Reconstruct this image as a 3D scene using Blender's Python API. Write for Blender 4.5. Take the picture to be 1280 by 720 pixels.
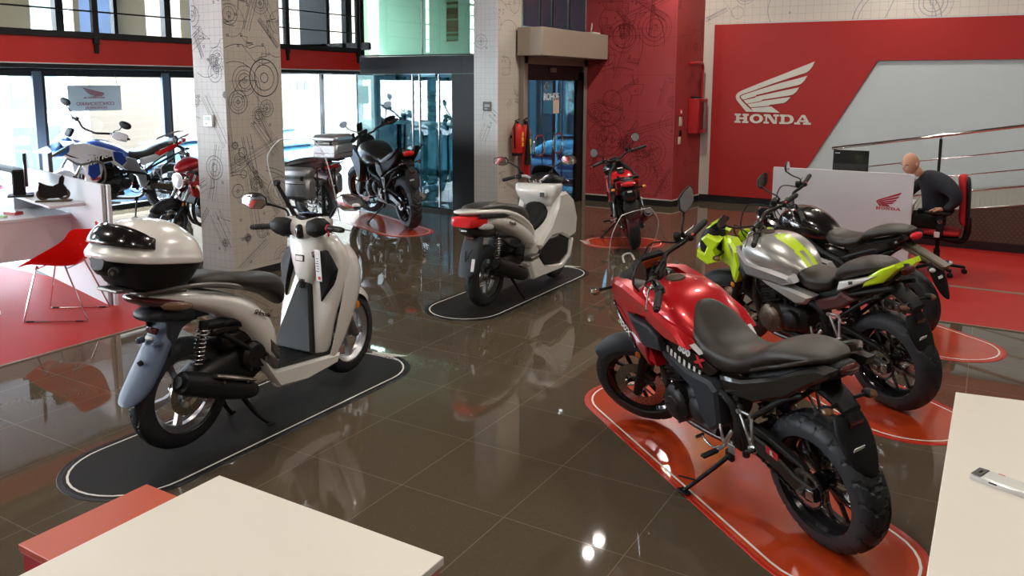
import bpy, bmesh, math, random
from mathutils import Vector, Matrix
from math import pi, sin, cos, tan, radians, sqrt, atan2

random.seed(7)
for o in list(bpy.data.objects): bpy.data.objects.remove(o, do_unlink=True)
SC = bpy.context.scene
COL = SC.collection

# ------------------------------------------------------------------ camera
cd = bpy.data.cameras.new('camera'); cam = bpy.data.objects.new('camera', cd); COL.objects.link(cam)
FPX, PCY, PITCH, ROLL, YAW = 1012.6, 253.6, .1451, .0046, .5337
cd.sensor_width = 36; cd.lens = FPX/1280*36; cd.clip_start = .05; cd.clip_end = 300
cd.shift_y = (PCY-360)/1280
F = Vector((-sin(YAW)*cos(PITCH), cos(YAW)*cos(PITCH), -sin(PITCH)))
r_ = Vector((cos(YAW), sin(YAW), 0)); u_ = r_.cross(F)
RR = r_*cos(ROLL)+u_*sin(ROLL); UU = -r_*sin(ROLL)+u_*cos(ROLL)
M = Matrix((RR, UU, -F)).transposed().to_4x4(); M.translation = Vector((2.4164, -3.0131, 1.9928))
cam.matrix_world = M
SC.camera = cam

# ------------------------------------------------------------------ light and exposure
SC.view_settings.view_transform = 'Standard'; SC.view_settings.look = 'None'
SC.view_settings.exposure = 0.0; SC.view_settings.gamma = 1
SC.view_settings.use_curve_mapping = False
W = bpy.data.worlds.new('sky'); SC.world = W; W.use_nodes = True
nt = W.node_tree; bg = nt.nodes['Background']
tc = nt.nodes.new('ShaderNodeTexCoord'); sp = nt.nodes.new('ShaderNodeSeparateXYZ'); cr = nt.nodes.new('ShaderNodeValToRGB')
nt.links.new(tc.outputs['Generated'], sp.inputs[0]); nt.links.new(sp.outputs[2], cr.inputs[0]); nt.links.new(cr.outputs[0], bg.inputs[0])
cr.color_ramp.elements[0].position = 0.0; cr.color_ramp.elements[0].color = (.93, .96, 1, 1)
cr.color_ramp.elements[1].position = .6; cr.color_ramp.elements[1].color = (.60, .78, 1, 1)
bg.inputs[1].default_value = 33
def sun(energy, direction, angle=.01, color=(1, .93, .82)):
    l = bpy.data.lights.new('sun', 'SUN'); l.energy = energy; l.angle = angle; l.color = color
    o = bpy.data.objects.new('sun', l); COL.objects.link(o)
    o.rotation_euler = Vector(direction).to_track_quat('-Z', 'Y').to_euler(); return o
sun(16.0, (.74, .46, -.75))
CEIL = 4.3
LAMPS_W = 1.0     # strength factor of all ceiling lamps

# ------------------------------------------------------------------ materials
def N(nt, t, **k):
    n = nt.nodes.new(t)
    for a, b in k.items(): setattr(n, a, b)
    return n
MATS = {}
def mat(name, col, rough=.5, metal=0, coat=0, bump=0, bscale=200, var=.04, vscale=6, trans=0, ior=1.5, emit=0, spec=.5, alpha=1, coatr=.03, flake=0):
    if name in MATS: return MATS[name]
    m = bpy.data.materials.new(name); m.use_nodes = True; nt = m.node_tree; b = nt.nodes['Principled BSDF']
    tc = N(nt, 'ShaderNodeTexCoord'); no = N(nt, 'ShaderNodeTexNoise'); no.inputs['Scale'].default_value = vscale; no.inputs['Detail'].default_value = 2
    nt.links.new(tc.outputs['Object'], no.inputs['Vector'])
    mx = N(nt, 'ShaderNodeMix', data_type='RGBA')
    c1 = [max(0, c*(1-var)) for c in col[:3]]+[1]; c2 = [min(1, c*(1+var)) for c in col[:3]]+[1]
    mx.inputs[6].default_value = c1; mx.inputs[7].default_value = c2
    nt.links.new(no.outputs['Fac'], mx.inputs[0]); nt.links.new(mx.outputs[2], b.inputs['Base Color'])
    b.inputs['Roughness'].default_value = rough; b.inputs['Metallic'].default_value = metal
    b.inputs['Coat Weight'].default_value = coat; b.inputs['Coat Roughness'].default_value = coatr
    b.inputs['Transmission Weight'].default_value = trans; b.inputs['IOR'].default_value = ior
    b.inputs['Specular IOR Level'].default_value = spec
    b.inputs['Alpha'].default_value = alpha
    if emit:
        b.inputs['Emission Color'].default_value = (*col[:3], 1); b.inputs['Emission Strength'].default_value = emit
    if bump or flake:
        n2 = N(nt, 'ShaderNodeTexNoise'); n2.inputs['Scale'].default_value = bscale; bp = N(nt, 'ShaderNodeBump')
        bp.inputs['Strength'].default_value = bump or flake; bp.inputs['Distance'].default_value = .002
        nt.links.new(tc.outputs['Object'], n2.inputs['Vector']); nt.links.new(n2.outputs['Fac'], bp.inputs['Height'])
        nt.links.new(bp.outputs[0], b.inputs['Normal'])
    MATS[name] = m
    return m
def glassmat(name, tint=(1, 1, 1), refl=1.0, ior=1.45, rough=0.0):
    if name in MATS: return MATS[name]
    m = bpy.data.materials.new(name); m.use_nodes = True; nt = m.node_tree; nt.nodes.clear()
    out = N(nt, 'ShaderNodeOutputMaterial'); mix = N(nt, 'ShaderNodeMixShader'); tr = N(nt, 'ShaderNodeBsdfTransparent'); gl = N(nt, 'ShaderNodeBsdfGlossy'); lw = N(nt, 'ShaderNodeLayerWeight'); pw = N(nt, 'ShaderNodeMath', operation='POWER'); ma = N(nt, 'ShaderNodeMath', operation='MULTIPLY_ADD'); mu = N(nt, 'ShaderNodeMath', operation='MULTIPLY'); mu.use_clamp = True
    tr.inputs[0].default_value = (*tint, 1); gl.inputs['Roughness'].default_value = rough; 
    lw.inputs[0].default_value = .5; pw.inputs[1].default_value = 5; f0 = ((ior-1)/(ior+1))**2; ma.inputs[1].default_value = 1-f0; ma.inputs[2].default_value = f0
    nt.links.new(lw.outputs['Facing'], pw.inputs[0]); nt.links.new(pw.outputs[0], ma.inputs[0])
    mu.inputs[1].default_value = refl
    nt.links.new(ma.outputs[0], mu.inputs[0]); nt.links.new(mu.outputs[0], mix.inputs[0]); nt.links.new(tr.outputs[0], mix.inputs[1]); nt.links.new(gl.outputs[0], mix.inputs[2]); nt.links.new(mix.outputs[0], out.inputs[0])
    MATS[name] = m; return m
def emat(name, col, s):
    if name in MATS: return MATS[name]
    m = bpy.data.materials.new(name); m.use_nodes = True; nt = m.node_tree; nt.nodes.clear()
    out = N(nt, 'ShaderNodeOutputMaterial'); e = N(nt, 'ShaderNodeEmission'); e.inputs[0].default_value = (*col, 1); e.inputs[1].default_value = s
    nt.links.new(e.outputs[0], out.inputs[0]); MATS[name] = m; return m

RED = mat('gloss_red_paint', (.60, .006, .012), .28, .25, 1.0)
DRED = mat('deep_red_paint', (.32, .004, .008), .3, .2, 1.0)
WHT = mat('pearl_white_paint', (.81, .795, .76), .25, .1, 1.0)
WHT2 = mat('cool_white_paint', (.78, .80, .83), .3, 0, .8)
SLV = mat('silver_paint', (.50, .49, .47), .3, .55, 1.0)
NEON = mat('fluorescent_yellow_paint', (.62, .86, .02), .35, 0, .8)
BLUE = mat('blue_paint', (.01, .05, .35), .3, .1, 1.0)
LBLUE = mat('sky_blue_paint', (.015, .15, .55), .3, .1, 1.0)
BLKG = mat('gloss_black_paint', (.006, .006, .007), .16, 0, 1.0)
BLKM = mat('matte_black_plastic', (.009, .0095, .0105), .5, 0, 0, bump=.15, bscale=900, spec=.25)
GRYP = mat('charcoal_plastic', (.026, .031, .040), .45, 0, 0, bump=.12, bscale=900, spec=.4)
BLUP = mat('blue_grey_mudguard_plastic', (.075, .105, .17), .38, 0, .2)
GOLDB = mat('satin_black_metal_paint', (.02, .018, .015), .33, .5, .3)
SEAT = mat('seat_vinyl', (.021, .017, .012), .38, 0, 0, bump=.35, bscale=500, spec=.45)
RUB = mat('tyre_rubber', (.020, .022, .026), .5, 0, 0, bump=.1, bscale=300, spec=.4)
GRIP = mat('grip_rubber', (.012, .011, .01), .6, 0, 0, bump=.5, bscale=400)
CHR = mat('chrome', (.85, .85, .86), .08, 1)
ALU = mat('brushed_aluminium', (.62, .62, .64), .32, 1)
ALUD = mat('cast_grey_metal', (.20, .19, .18), .42, .8)
STL = mat('steel', (.40, .39, .38), .25, 1)
DMET = mat('dark_engine_metal', (.025, .024, .024), .42, .6)
BRNZ = mat('bronze_engine_cover', (.16, .12, .09), .4, .8)
GOLD = mat('gold_metal', (.75, .48, .12), .25, 1)
EXH = mat('titanium_exhaust', (.33, .30, .28), .3, .9)
LRED = mat('red_lens', (.75, .01, .015), .15, 0, 1.0)
DLRED = mat('smoked_red_lens', (.07, .008, .008), .12, 0, 1.0)
LAMB = mat('amber_lens', (.8, .22, .01), .2, 0, 1.0)
SMOK = mat('smoked_clear_lens', (.16, .085, .04), .1, 0, 1.0)
CLEN = mat('clear_lens', (.72, .74, .78), .12, .2, 1.0)
MIR = mat('mirror_glass', (.9, .92, .95), .02, 1)
LCD = mat('orange_display', (.60, .17, .04), .35, 0, .5)
WLAB = mat('white_label', (.82, .82, .80), .5)
RLAB = mat('red_label', (.62, .02, .03), .5)
BLAB = mat('black_label', (.01, .01, .01), .45)
CLR = glassmat('clear_acrylic', (.92, .93, .94), 1.1)
REDAC = None

# ------------------------------------------------------------------ geometry kit
class G:
    def __init__(s): s.v = []; s.f = []; s.m = []
    def add(s, vs, fs, mi=0):
        b = len(s.v); s.v += [Vector(v) for v in vs]; s.f += [tuple(b+i for i in f) for f in fs]; s.m += [mi]*len(fs); return s
    def join(s, g, T=None, mi=None):
        b = len(s.v); s.v += [(T @ v if T else v.copy()) for v in g.v]; s.f += [tuple(b+i for i in f) for f in g.f]; s.m += (g.m if mi is None else [mi]*len(g.f)); return s
    def tf(s, T): s.v = [T @ v for v in s.v]; return s
    def mir(s):
        b = len(s.v); nf = len(s.f)
        s.v += [Vector((v.x, -v.y, v.z)) for v in s.v[:b]]; s.f += [tuple(b+i for i in reversed(f)) for f in s.f[:nf]]; s.m += s.m[:nf]; return s
    def box(s, c, d, rot=None, b=.004, mi=0):
        hx, hy, hz = [q/2 for q in d]; b = min(b, hx*.8, hy*.8, hz*.8); vs = []; ix = {}
        for sx in (-1, 1):
            for sy in (-1, 1):
                for sz in (-1, 1):
                    for a in range(3):
                        p = [sx*hx, sy*hy, sz*hz]
                        for k in range(3):
                            if k != a: p[k] -= (sx, sy, sz)[k]*b
                        ix[(sx, sy, sz, a)] = len(vs); vs.append(p)
        fs = []
        for a in range(3):
            o = [k for k in range(3) if k != a]
            for sg in (-1, 1):
                q = []
                for (u, v) in ((-1, -1), (1, -1), (1, 1), (-1, 1)):
                    k = [0, 0, 0]; k[a] = sg; k[o[0]] = u; k[o[1]] = v; q.append(ix[(*k, a)])
                if (sg > 0) == (a == 1): q.reverse()
                fs.append(q)
            # edges along axis a
            for u in (-1, 1):
                for v in (-1, 1):
                    q = []
                    for (w, ax) in ((-1, o[0]), (1, o[0]), (1, o[1]), (-1, o[1])):
                        k = [0, 0, 0]; k[a] = w; k[o[0]] = u; k[o[1]] = v; q.append(ix[(*k, ax)])
                    fs.append(q)
        for sx in (-1, 1):
            for sy in (-1, 1):
                for sz in (-1, 1): fs.append([ix[(sx, sy, sz, a)] for a in range(3)])
        R = Matrix.Identity(3)
        if rot is not None:
            if isinstance(rot, (tuple, list)):
                from mathutils import Euler
                R = Euler(rot).to_matrix()
            else: R = rot
        C = Vector(c); s.add([R @ Vector(p)+C for p in vs], fs, mi); return s
    def bar(s, p, q, w, h, b=.003, up=(0, 0, 1), mi=0):
        p = Vector(p); q = Vector(q); d = (q-p); L = d.length; x = d/L; upv = Vector(up)
        if abs(x.dot(upv)) > .98: upv = Vector((1, 0, 0))
        y = upv.cross(x).normalized(); z = x.cross(y)
        return s.box((p+q)/2, (L, w, h), Matrix((x, y, z)).transposed(), b, mi)
    def loft(s, rings, cap=True, closed=True, mi=0):
        n = len(rings[0]); vs = [p for r in rings for p in r]; fs = []
        for i in range(len(rings)-1):
            for j in range(n if closed else n-1):
                k = (j+1) % n; fs.append((i*n+j, i*n+k, (i+1)*n+k, (i+1)*n+j))
        if cap and closed:
            fs.append(tuple(reversed(range(n)))); fs.append(tuple((len(rings)-1)*n+j for j in range(n)))
        return s.add(vs, fs, mi)
    def lathe(s, prof, o=(0, 0, 0), ax=(0, 1, 0), n=32, mi=0, close=False):
        ax = Vector(ax).normalized(); t = Vector((0, 0, 1)) if abs(ax.z) < .9 else Vector((1, 0, 0)); e1 = ax.cross(t).normalized(); e2 = ax.cross(e1); O = Vector(o)
        vs = []; fs = []
        P = list(prof)
        if close: P = P+[P[0]]
        for a, r in P:
            for j in range(n):
                th = 2*pi*j/n; vs.append(O+ax*a+(e1*cos(th)+e2*sin(th))*r)
        for i in range(len(P)-1):
            for j in range(n):
                k = (j+1) % n; fs.append((i*n+j, i*n+k, (i+1)*n+k, (i+1)*n+j))
        if not close:
            if P[0][1] > 1e-6: fs.append(tuple(reversed(range(n))))
            if P[-1][1] > 1e-6: fs.append(tuple((len(P)-1)*n+j for j in range(n)))
        return s.add(vs, fs, mi)
    def cyl(s, p, q, r, r2=None, n=20, b=0, mi=0):
        p = Vector(p); q = Vector(q); L = (q-p).length; r2 = r if r2 is None else r2
        pr = [(0, r-b), (b, r), (L-b, r2), (L, r2-b)] if b else [(0, r), (L, r2)]
        return s.lathe(pr, p, q-p, n, mi)
    def tube(s, pts, r, n=10, res=6, mi=0, smooth=True, flat=1.0, cap=True):
        P = [Vector(p) for p in pts]; rs = list(r) if isinstance(r, (list, tuple)) else [r]*len(P)
        if smooth and len(P) > 2:
            Q = []; R2 = []
            for i in range(len(P)-1):
                p0 = P[max(i-1, 0)]; p1 = P[i]; p2 = P[i+1]; p3 = P[min(i+2, len(P)-1)]
                for k in range(res):
                    t = k/res; Q.append(.5*((2*p1)+(p2-p0)*t+(2*p0-5*p1+4*p2-p3)*t*t+(3*p1-p0-3*p2+p3)*t**3)); R2.append(rs[i]*(1-t)+rs[i+1]*t)
            Q.append(P[-1]); R2.append(rs[-1]); P = Q; rs = R2
        up = None; rings = []
        for i, p in enumerate(P):
            d = (P[min(i+1, len(P)-1)]-P[max(i-1, 0)]).normalized()
            if up is None:
                up = Vector((0, 0, 1)) if abs(d.z) < .9 else Vector((1, 0, 0))
            a = up-d*up.dot(d)
            if a.length < 1e-5: a = d.orthogonal()
            a.normalize(); up = a; bb = d.cross(a)
            rings.append([p+(a*cos(2*pi*j/n)*flat+bb*sin(2*pi*j/n))*rs[i] for j in range(n)])
        return s.loft(rings, cap=cap, mi=mi)
    def hull(s, secs, n=20, axis='x', mi=0, cap=True, yo=0):
        """secs: (pos, top, mid, bottom, halfwidth, e_top, e_bot). axis x: ring in (y,z); axis z: ring in (y,x) with top=front"""
        rings = []
        for q in secs:
            pos, zt, zm, zb, w = q[:5]; e1 = q[5] if len(q) > 5 else 2.5; e2 = q[6] if len(q) > 6 else e1
            ring = []
            for j in range(n):
                t = 2*pi*j/n; c, sn = cos(t), sin(t); e = e1 if sn >= 0 else e2
                y = w*(abs(c)**(2/e))*(1 if c >= 0 else -1); h = (zt-zm) if sn >= 0 else (zm-zb)
                z = zm+h*(abs(sn)**(2/e))*(1 if sn >= 0 else -1)
                yy = y+(q[7] if len(q) > 7 else yo)
                ring.append((pos, yy, z) if axis == 'x' else ((z, yy, pos) if axis == 'z' else (z, pos, yy)))
            rings.append(ring)
        return s.loft(rings, cap=cap, mi=mi)
    def ell(s, c, r, n=16, mi=0, rot=None):
        P = [(-cos(pi*i/(n//2)), sin(pi*i/(n//2))) for i in range(n//2+1)]
        g = G().lathe(P, (0, 0, 0), (0, 0, 1), n)
        T = Matrix.Translation(Vector(c)) @ ((rot.to_4x4() if rot is not None else Matrix.Identity(4))) @ Matrix.Diagonal((*r, 1))
        return s.join(g.tf(T), mi=mi)
    def plate(s, out, y0, y1, inset=.006, mi=0, warp=None, plane='xz', mir=False):
        """extruded outline with a chamfered outer face. out: [(a,b)]"""
        P = [Vector((a, b)) for a, b in out]; n = len(P)
        area = sum(P[i].x*P[(i+1) % n].y-P[(i+1) % n].x*P[i].y for i in range(n))
        if area < 0: P.reverse()
        Q = []
        for i in range(n):
            e1 = (P[i]-P[i-1]).normalized(); e2 = (P[(i+1) % n]-P[i]).normalized()
            n1 = Vector((-e1.y, e1.x)); n2 = Vector((-e2.y, e2.x)); m = (n1+n2)
            k = m.length
            m = m/k if k > 1e-4 else n1
            Q.append(P[i]+m*(inset/max(.45, m.dot(n1))))
        sg = 1 if y1 > y0 else -1; b = min(inset, abs(y1-y0)*.5)*sg
        def mk(p, y):
            v = Vector((p.x, y, p.y)) if plane == 'xz' else (Vector((p.x, p.y, y)) if plane == 'xy' else Vector((y, p.x, p.y)))
            return Vector(warp(v)) if warp else v
        rings = [[mk(p, y0) for p in P], [mk(p, y1-b) for p in P], [mk(q, y1) for q in Q]]
        s.loft(rings, True, True, mi)
        return s
    def sheet(s, rows, mi=0):
        n = len(rows[0]); vs = [p for r in rows for p in r]; fs = []
        for i in range(len(rows)-1):
            for j in range(n-1): fs.append((i*n+j, i*n+j+1, (i+1)*n+j+1, (i+1)*n+j))
        return s.add(vs, fs, mi)
    def tri(s): return s

def obj(name, g, m, parent=None, sub=0, solid=0, sharp=38, T=None, matfn=None, smooth=True):
    me = bpy.data.meshes.new(name)
    vs = [(T @ v) if T is not None else v for v in g.v]
    me.from_pydata([tuple(v) for v in vs], [], g.f)
    ms = m if isinstance(m, (list, tuple)) else [m]
    for q in ms: me.materials.append(q)
    for i, p in enumerate(me.polygons):
        p.material_index = min(g.m[i], len(ms)-1)
    bm = bmesh.new(); bm.from_mesh(me); bmesh.ops.remove_doubles(bm, verts=bm.verts, dist=1e-5)
    bmesh.ops.recalc_face_normals(bm, faces=bm.faces); bm.to_mesh(me); bm.free()
    if matfn:
        for p in me.polygons: p.material_index = matfn(p.center, p.normal)
    if smooth:
        me.polygons.foreach_set('use_smooth', [True]*len(me.polygons))
        if not sub: me.set_sharp_from_angle(angle=radians(sharp))
    me.update()
    o = bpy.data.objects.new(name, me); COL.objects.link(o)
    if parent is not None: o.parent = parent
    if solid:
        k = o.modifiers.new('thickness', 'SOLIDIFY'); k.thickness = solid; k.offset = 0
    if sub:
        k = o.modifiers.new('smooth', 'SUBSURF'); k.levels = sub; k.render_levels = sub
    return o
def tag(o, label, cat, group=None):
    o['label'] = label; o['category'] = cat
    if group: o['group'] = group
    return o
def thing(name, label, cat, loc=(0, 0, 0), rot=(0, 0, 0), group=None):
    o = bpy.data.objects.new(name, None); o.empty_display_size = .1; COL.objects.link(o); o.location = loc; o.rotation_euler = rot
    return tag(o, label, cat, group)
def struct(o): o['kind'] = 'structure'; return o
def stuff(o): o['kind'] = 'stuff'; return o
def textg(s, size, depth=.001, bold=0, shear=0, space=1.0, align='CENTER'):
    c = bpy.data.curves.new('t', 'FONT'); c.body = s; c.size = size; c.extrude = depth; c.offset = bold; c.shear = shear; c.space_character = space
    c.align_x = align; c.align_y = 'CENTER'; c.resolution_u = 3
    o = bpy.data.objects.new('t', c); COL.objects.link(o)
    dg = bpy.context.evaluated_depsgraph_get(); me = bpy.data.meshes.new_from_object(o.evaluated_get(dg))
    g = G().add([v.co.copy() for v in me.vertices], [tuple(p.vertices) for p in me.polygons])
    bpy.data.objects.remove(o); bpy.data.curves.remove(c); bpy.data.meshes.remove(me)
    return g
def frame(o, x, y):
    """matrix placing local x,y axes on world vectors, z = x cross y"""
    x = Vector(x).normalized(); y = Vector(y); y = (y-x*x.dot(y)).normalized(); z = x.cross(y)
    T = Matrix((x, y, z)).transposed().to_4x4(); T.translation = Vector(o); return T
def ribbon(g, pts, w, mi=0, closed=False):
    """flat line of width w in the xy plane"""
    P = [Vector((p[0], p[1], 0)) for p in pts]; n = len(P)
    L = []; R = []
    for i in range(n):
        a = P[(i-1) % n] if (closed or i > 0) else P[i]; b = P[(i+1) % n] if (closed or i < n-1) else P[i]
        d = (b-a); d = d.normalized() if d.length > 0 else Vector((1, 0, 0)); m = Vector((-d.y, d.x, 0))*w/2
        L.append(P[i]+m); R.append(P[i]-m)
    k = n if closed else n-1
    for i in range(k):
        j = (i+1) % n; g.add([L[i], R[i], R[j], L[j]], [(0, 1, 2, 3)], mi)
    return g
def circ(cx, cy, r, n=28, a0=0, a1=2*pi): return [(cx+r*cos(a0+(a1-a0)*i/n), cy+r*sin(a0+(a1-a0)*i/n)) for i in range(n+(0 if abs(a1-a0-2*pi) < 1e-6 else 1))]

# slab-serif maker's name and the wing mark, as flat shapes (x right, y up); name is 1.0 wide, about .13 high
def letters():
    g = G(); H = .125
    def R(x0, y0, x1, y1): g.add([(x0, y0, 0), (x1, y0, 0), (x1, y1, 0), (x0, y1, 0)], [(0, 1, 2, 3)])
    def Q(*p): g.add([(a, b, 0) for a, b in p], [tuple(range(len(p)))])
    t = .026; v = .042
    # H
    x = 0
    for k in (x+.02, x+.125): R(k, 0, k+v, H)
    R(x+.02, H/2-t/2, x+.16, H/2+t/2)
    for k in (x, x+.105):
        R(k, 0, k+.082, t); R(k, H-t, k+.082, H)
    # O
    def O(cx, rx, ry, tx, ty, a0=0, a1=2*pi, n=28):
        for i in range(n):
            a = a0+(a1-a0)*i/n; b = a0+(a1-a0)*(i+1)/n
            g.add([(cx+rx*cos(a), H/2+ry*sin(a), 0), (cx+rx*cos(b), H/2+ry*sin(b), 0), (cx+(rx-tx)*cos(b), H/2+(ry-ty)*sin(b), 0), (cx+(rx-tx)*cos(a), H/2+(ry-ty)*sin(a), 0)], [(0, 1, 2, 3)])
    O(.293, .088, H/2, .045, .026)
    # N
    x = .392
    R(x+.022, 0, x+.045, H); R(x+.15, 0, x+.173, H)
    R(x, 0, x+.068, t); R(x, H-t, x+.075, H); R(x+.125, H-t, x+.195, H)
    Q((x+.022, H), (x+.078, H), (x+.173, 0), (x+.125, 0))
    # D
    x = .60
    R(x+.02, 0, x+.062, H); R(x, 0, x+.11, t); R(x, H-t, x+.11, H)
    O(x+.10, .082, H/2, .045, .026, -pi/2, pi/2, 14)
    # A
    x = .79
    Q((x+.09, H), (x+.13, H), (x+.19, t), (x+.145, t)); Q((x+.09, H), (x+.105, H-.02), (x+.055, t), (x+.03, t))
    R(x+.05, .035, x+.15, .035+.02); R(x, 0, x+.075, t); R(x+.115, 0, x+.21, t)
    return g
def winglogo(mirror=False):
    """traced in a frame 1.0 wide; returns (wing, letters) joined"""
    def p(*q): return [((x-50)/755, (665-y)/755) for x, y in q]
    F = [p((808, 48), (790, 95), (765, 130), (735, 155), (600, 200), (400, 270), (200, 345), (120, 372), (95, 385), (90, 408), (125, 450), (235, 549), (165, 549), (100, 475), (62, 430), (52, 400), (58, 375), (75, 355), (110, 335), (300, 255), (550, 155)),
         p((748, 185), (720, 235), (690, 265), (660, 278), (450, 330), (260, 378), (255, 390), (130, 428), (105, 408), (105, 390), (130, 378), (300, 320), (500, 255), (650, 215)),
         p((675, 300), (650, 345), (615, 372), (560, 385), (320, 425), (315, 438), (168, 468), (135, 435), (250, 405), (260, 395), (450, 350)),
         p((600, 395), (565, 435), (535, 455), (400, 475), (390, 486), (210, 505), (175, 472), (315, 446), (325, 438), (500, 410)),
         p((415, 492), (500, 553), (238, 549), (212, 512), (385, 494))]
    g = G()
    for f in F: g.add([(x, y, 0) for x, y in f], [tuple(range(len(f)))])
    L = letters(); L.tf(Matrix.Diagonal((1, 1, 1, 1))); g.join(L)
    if mirror: g.tf(Matrix.Diagonal((-1, 1, 1, 1)) )
    return g
def thick(g, d):
    """give a flat xy shape a thickness towards +z"""
    n = len(g.v); off = [0]*n
    for i, f in enumerate(g.f):
        for q in f: off[q] = (i % 7)*d*.03
    h = G(); h.v = [v.copy() for v in g.v]+[v+Vector((0, 0, d+off[i])) for i, v in enumerate(g.v)]; h.m = []
    for f in g.f:
        h.f.append(tuple(n+i for i in f)); h.m.append(0)
        for i in range(len(f)): h.f.append((f[i], f[(i+1) % len(f)], n+f[(i+1) % len(f)], n+f[i])); h.m.append(0)
    return h
# ================================================================== THE ROOM
def plaster(name, col, rough=.7):
    return mat(name, col, rough, bump=.08, bscale=60, var=.03, vscale=2)
WALLW = plaster('white_wall_paint', (.62, .58, .52)); GREYW = plaster('pale_grey_wall_paint', (.50, .55, .57))
PANR = mat('red_wall_panel', (.36, .008, .006), .55, bump=.1, bscale=80, var=.03)
CEILM = plaster('ceiling_paint', (.16, .145, .12)); WALLD = plaster('contrast_dark_wall_paint', (.16, .15, .14)); BASE = mat('black_skirting', (.012, .012, .013), .35)  # ceiling and unseen walls darkened to deepen reflections and contrast
FRAME = mat('dark_window_frame', (.009, .0095, .010), .5, 0, spec=.3); FRAMEB = mat('grey_blue_window_frame', (.10, .14, .19), .45, .1)
WINDOWG = glassmat('window_glass', (.96, .98, .97), .9); GREENG = glassmat('green_tinted_glass', (.62, .80, .70), 1.3)
BLUEG = glassmat('door_glass', (.44, .60, .64), 1.3)  # blue-green of the vestibule lighting put into the glass tint
BANDR = mat('red_fascia', (.52, .010, .004), .5)

# floor: large polished brown-grey tiles 0.6 m
m = bpy.data.materials.new('polished_floor_tiles'); m.use_nodes = True; nt = m.node_tree; b = nt.nodes['Principled BSDF']
tc = N(nt, 'ShaderNodeTexCoord'); br = N(nt, 'ShaderNodeTexBrick'); br.offset = 0; br.squash = 1
br.inputs['Scale'].default_value = 1; br.inputs['Brick Width'].default_value = .6; br.inputs['Row Height'].default_value = .6; br.inputs['Mortar Size'].default_value = .0022
br.inputs['Mortar Smooth'].default_value = .2; br.inputs['Bias'].default_value = 0
br.inputs['Color1'].default_value = (.118, .092, .060, 1); br.inputs['Color2'].default_value = (.128, .101, .068, 1); br.inputs['Mortar'].default_value = (.24, .21, .16, 1)
no = N(nt, 'ShaderNodeTexNoise'); no.inputs['Scale'].default_value = 90; no.inputs['Detail'].default_value = 4
mx = N(nt, 'ShaderNodeMix', data_type='RGBA', blend_type='MULTIPLY'); mx.inputs[0].default_value = .35
nt.links.new(tc.outputs['Object'], br.inputs['Vector']); nt.links.new(tc.outputs['Object'], no.inputs['Vector'])
nt.links.new(br.outputs['Color'], mx.inputs[6]); nt.links.new(no.outputs['Color'], mx.inputs[7]); nt.links.new(mx.outputs[2], b.inputs['Base Color'])
b.inputs['Roughness'].default_value = .03; b.inputs['IOR'].default_value = 1.55
FLOORM = m
g = G().add([(-9.6, -8, 0), (6.5, -8, 0), (6.5, 12, 0), (-9.6, 12, 0)], [(0, 1, 2, 3)])
g.add([(-9.6, -8, -.1), (6.5, -8, -.1), (6.5, 12, -.1), (-9.6, 12, -.1)], [(3, 2, 1, 0)])
struct(obj('floor', g, FLOORM, smooth=False))

REDFL = mat('red_vinyl_floor', (.42, .018, .014), .5, 0, 0, var=.06, vscale=3, spec=.25)
EDGE = mat('floor_edge_strip', (.28, .24, .18), .35, .5)
g = G().box((-6.2, -2.2, .003), (5.4, 7.6, .006), b=.001)
struct(obj('floor_red_vinyl_left', g, REDFL)); g = G().box((-3.49, -2.2, .004), (.025, 7.6, .009), b=.001); struct(obj('trim_1', g, EDGE))
g = G().box((3.85, 6.49, .003), (5.3, 3.70, .006), b=.001)
struct(obj('floor_red_vinyl_right', g, REDFL)); g = G().box((3.85, 4.64, .004), (5.3, .025, .009), b=.001); struct(obj('trim_2', g, EDGE))
g = G().box((3.85, 6.08, .006), (5.3, .07, .008), b=.001); struct(obj('trim_3', g, EDGE))

g = G().box((-1.5, 2, CEIL+.05), (16.2, 20.2, .1), b=.001); struct(obj('ceiling', g, CEILM))
g = G().box((2.2, 10.82, 2.2), (8.6, .2, 4.4), b=.001); struct(obj('wall_back', g, WALLW))
g = G().box((-3.70, 10.75, 2.2), (.06, 2.0, 4.4), b=.001); struct(obj('wall_divider', g, WALLW))
g = G().box((6.55, 2, 2.2), (.1, 20, 4.4), b=.001); struct(obj('wall_right', g, WALLD))
g = G().box((-1.5, -8.05, 2.2), (16.2, .1, 4.4), b=.001); struct(obj('wall_front', g, WALLD))
g = G().box((-6.7, 11.85, 3.35), (5.9, .2, 2.1), b=.001); g.box((-8.9, 11.85, 1.1), (1.2, .2, 2.4), b=.001); struct(obj('wall_vestibule', g, mat('grey_blue_wall', (.18, .24, .28), .6)))
g = G().box((-6.0, 11.85, 1.15), (4.6, .01, 2.3), b=.001); struct(obj('window_12', g, glassmat('dimming_blue_glass', (.34, .44, .48), 1)))  # dark tint added to dim the bright view outside
g = G()
for x in (-8.25, -7.3, -6.2, -5.35, -4.6, -3.8): g.box((x, 11.85, 1.15), (.07, .10, 2.3), b=.003)
g.box((-6.0, 11.85, .04), (4.6, .1, .08), b=.003); struct(obj('trim_17', g, FRAMEB))
g = G().box((2.25, 10.71, .06), (8.3, .025, .12), b=.003); struct(obj('baseboard_back', g, BASE))


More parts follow.
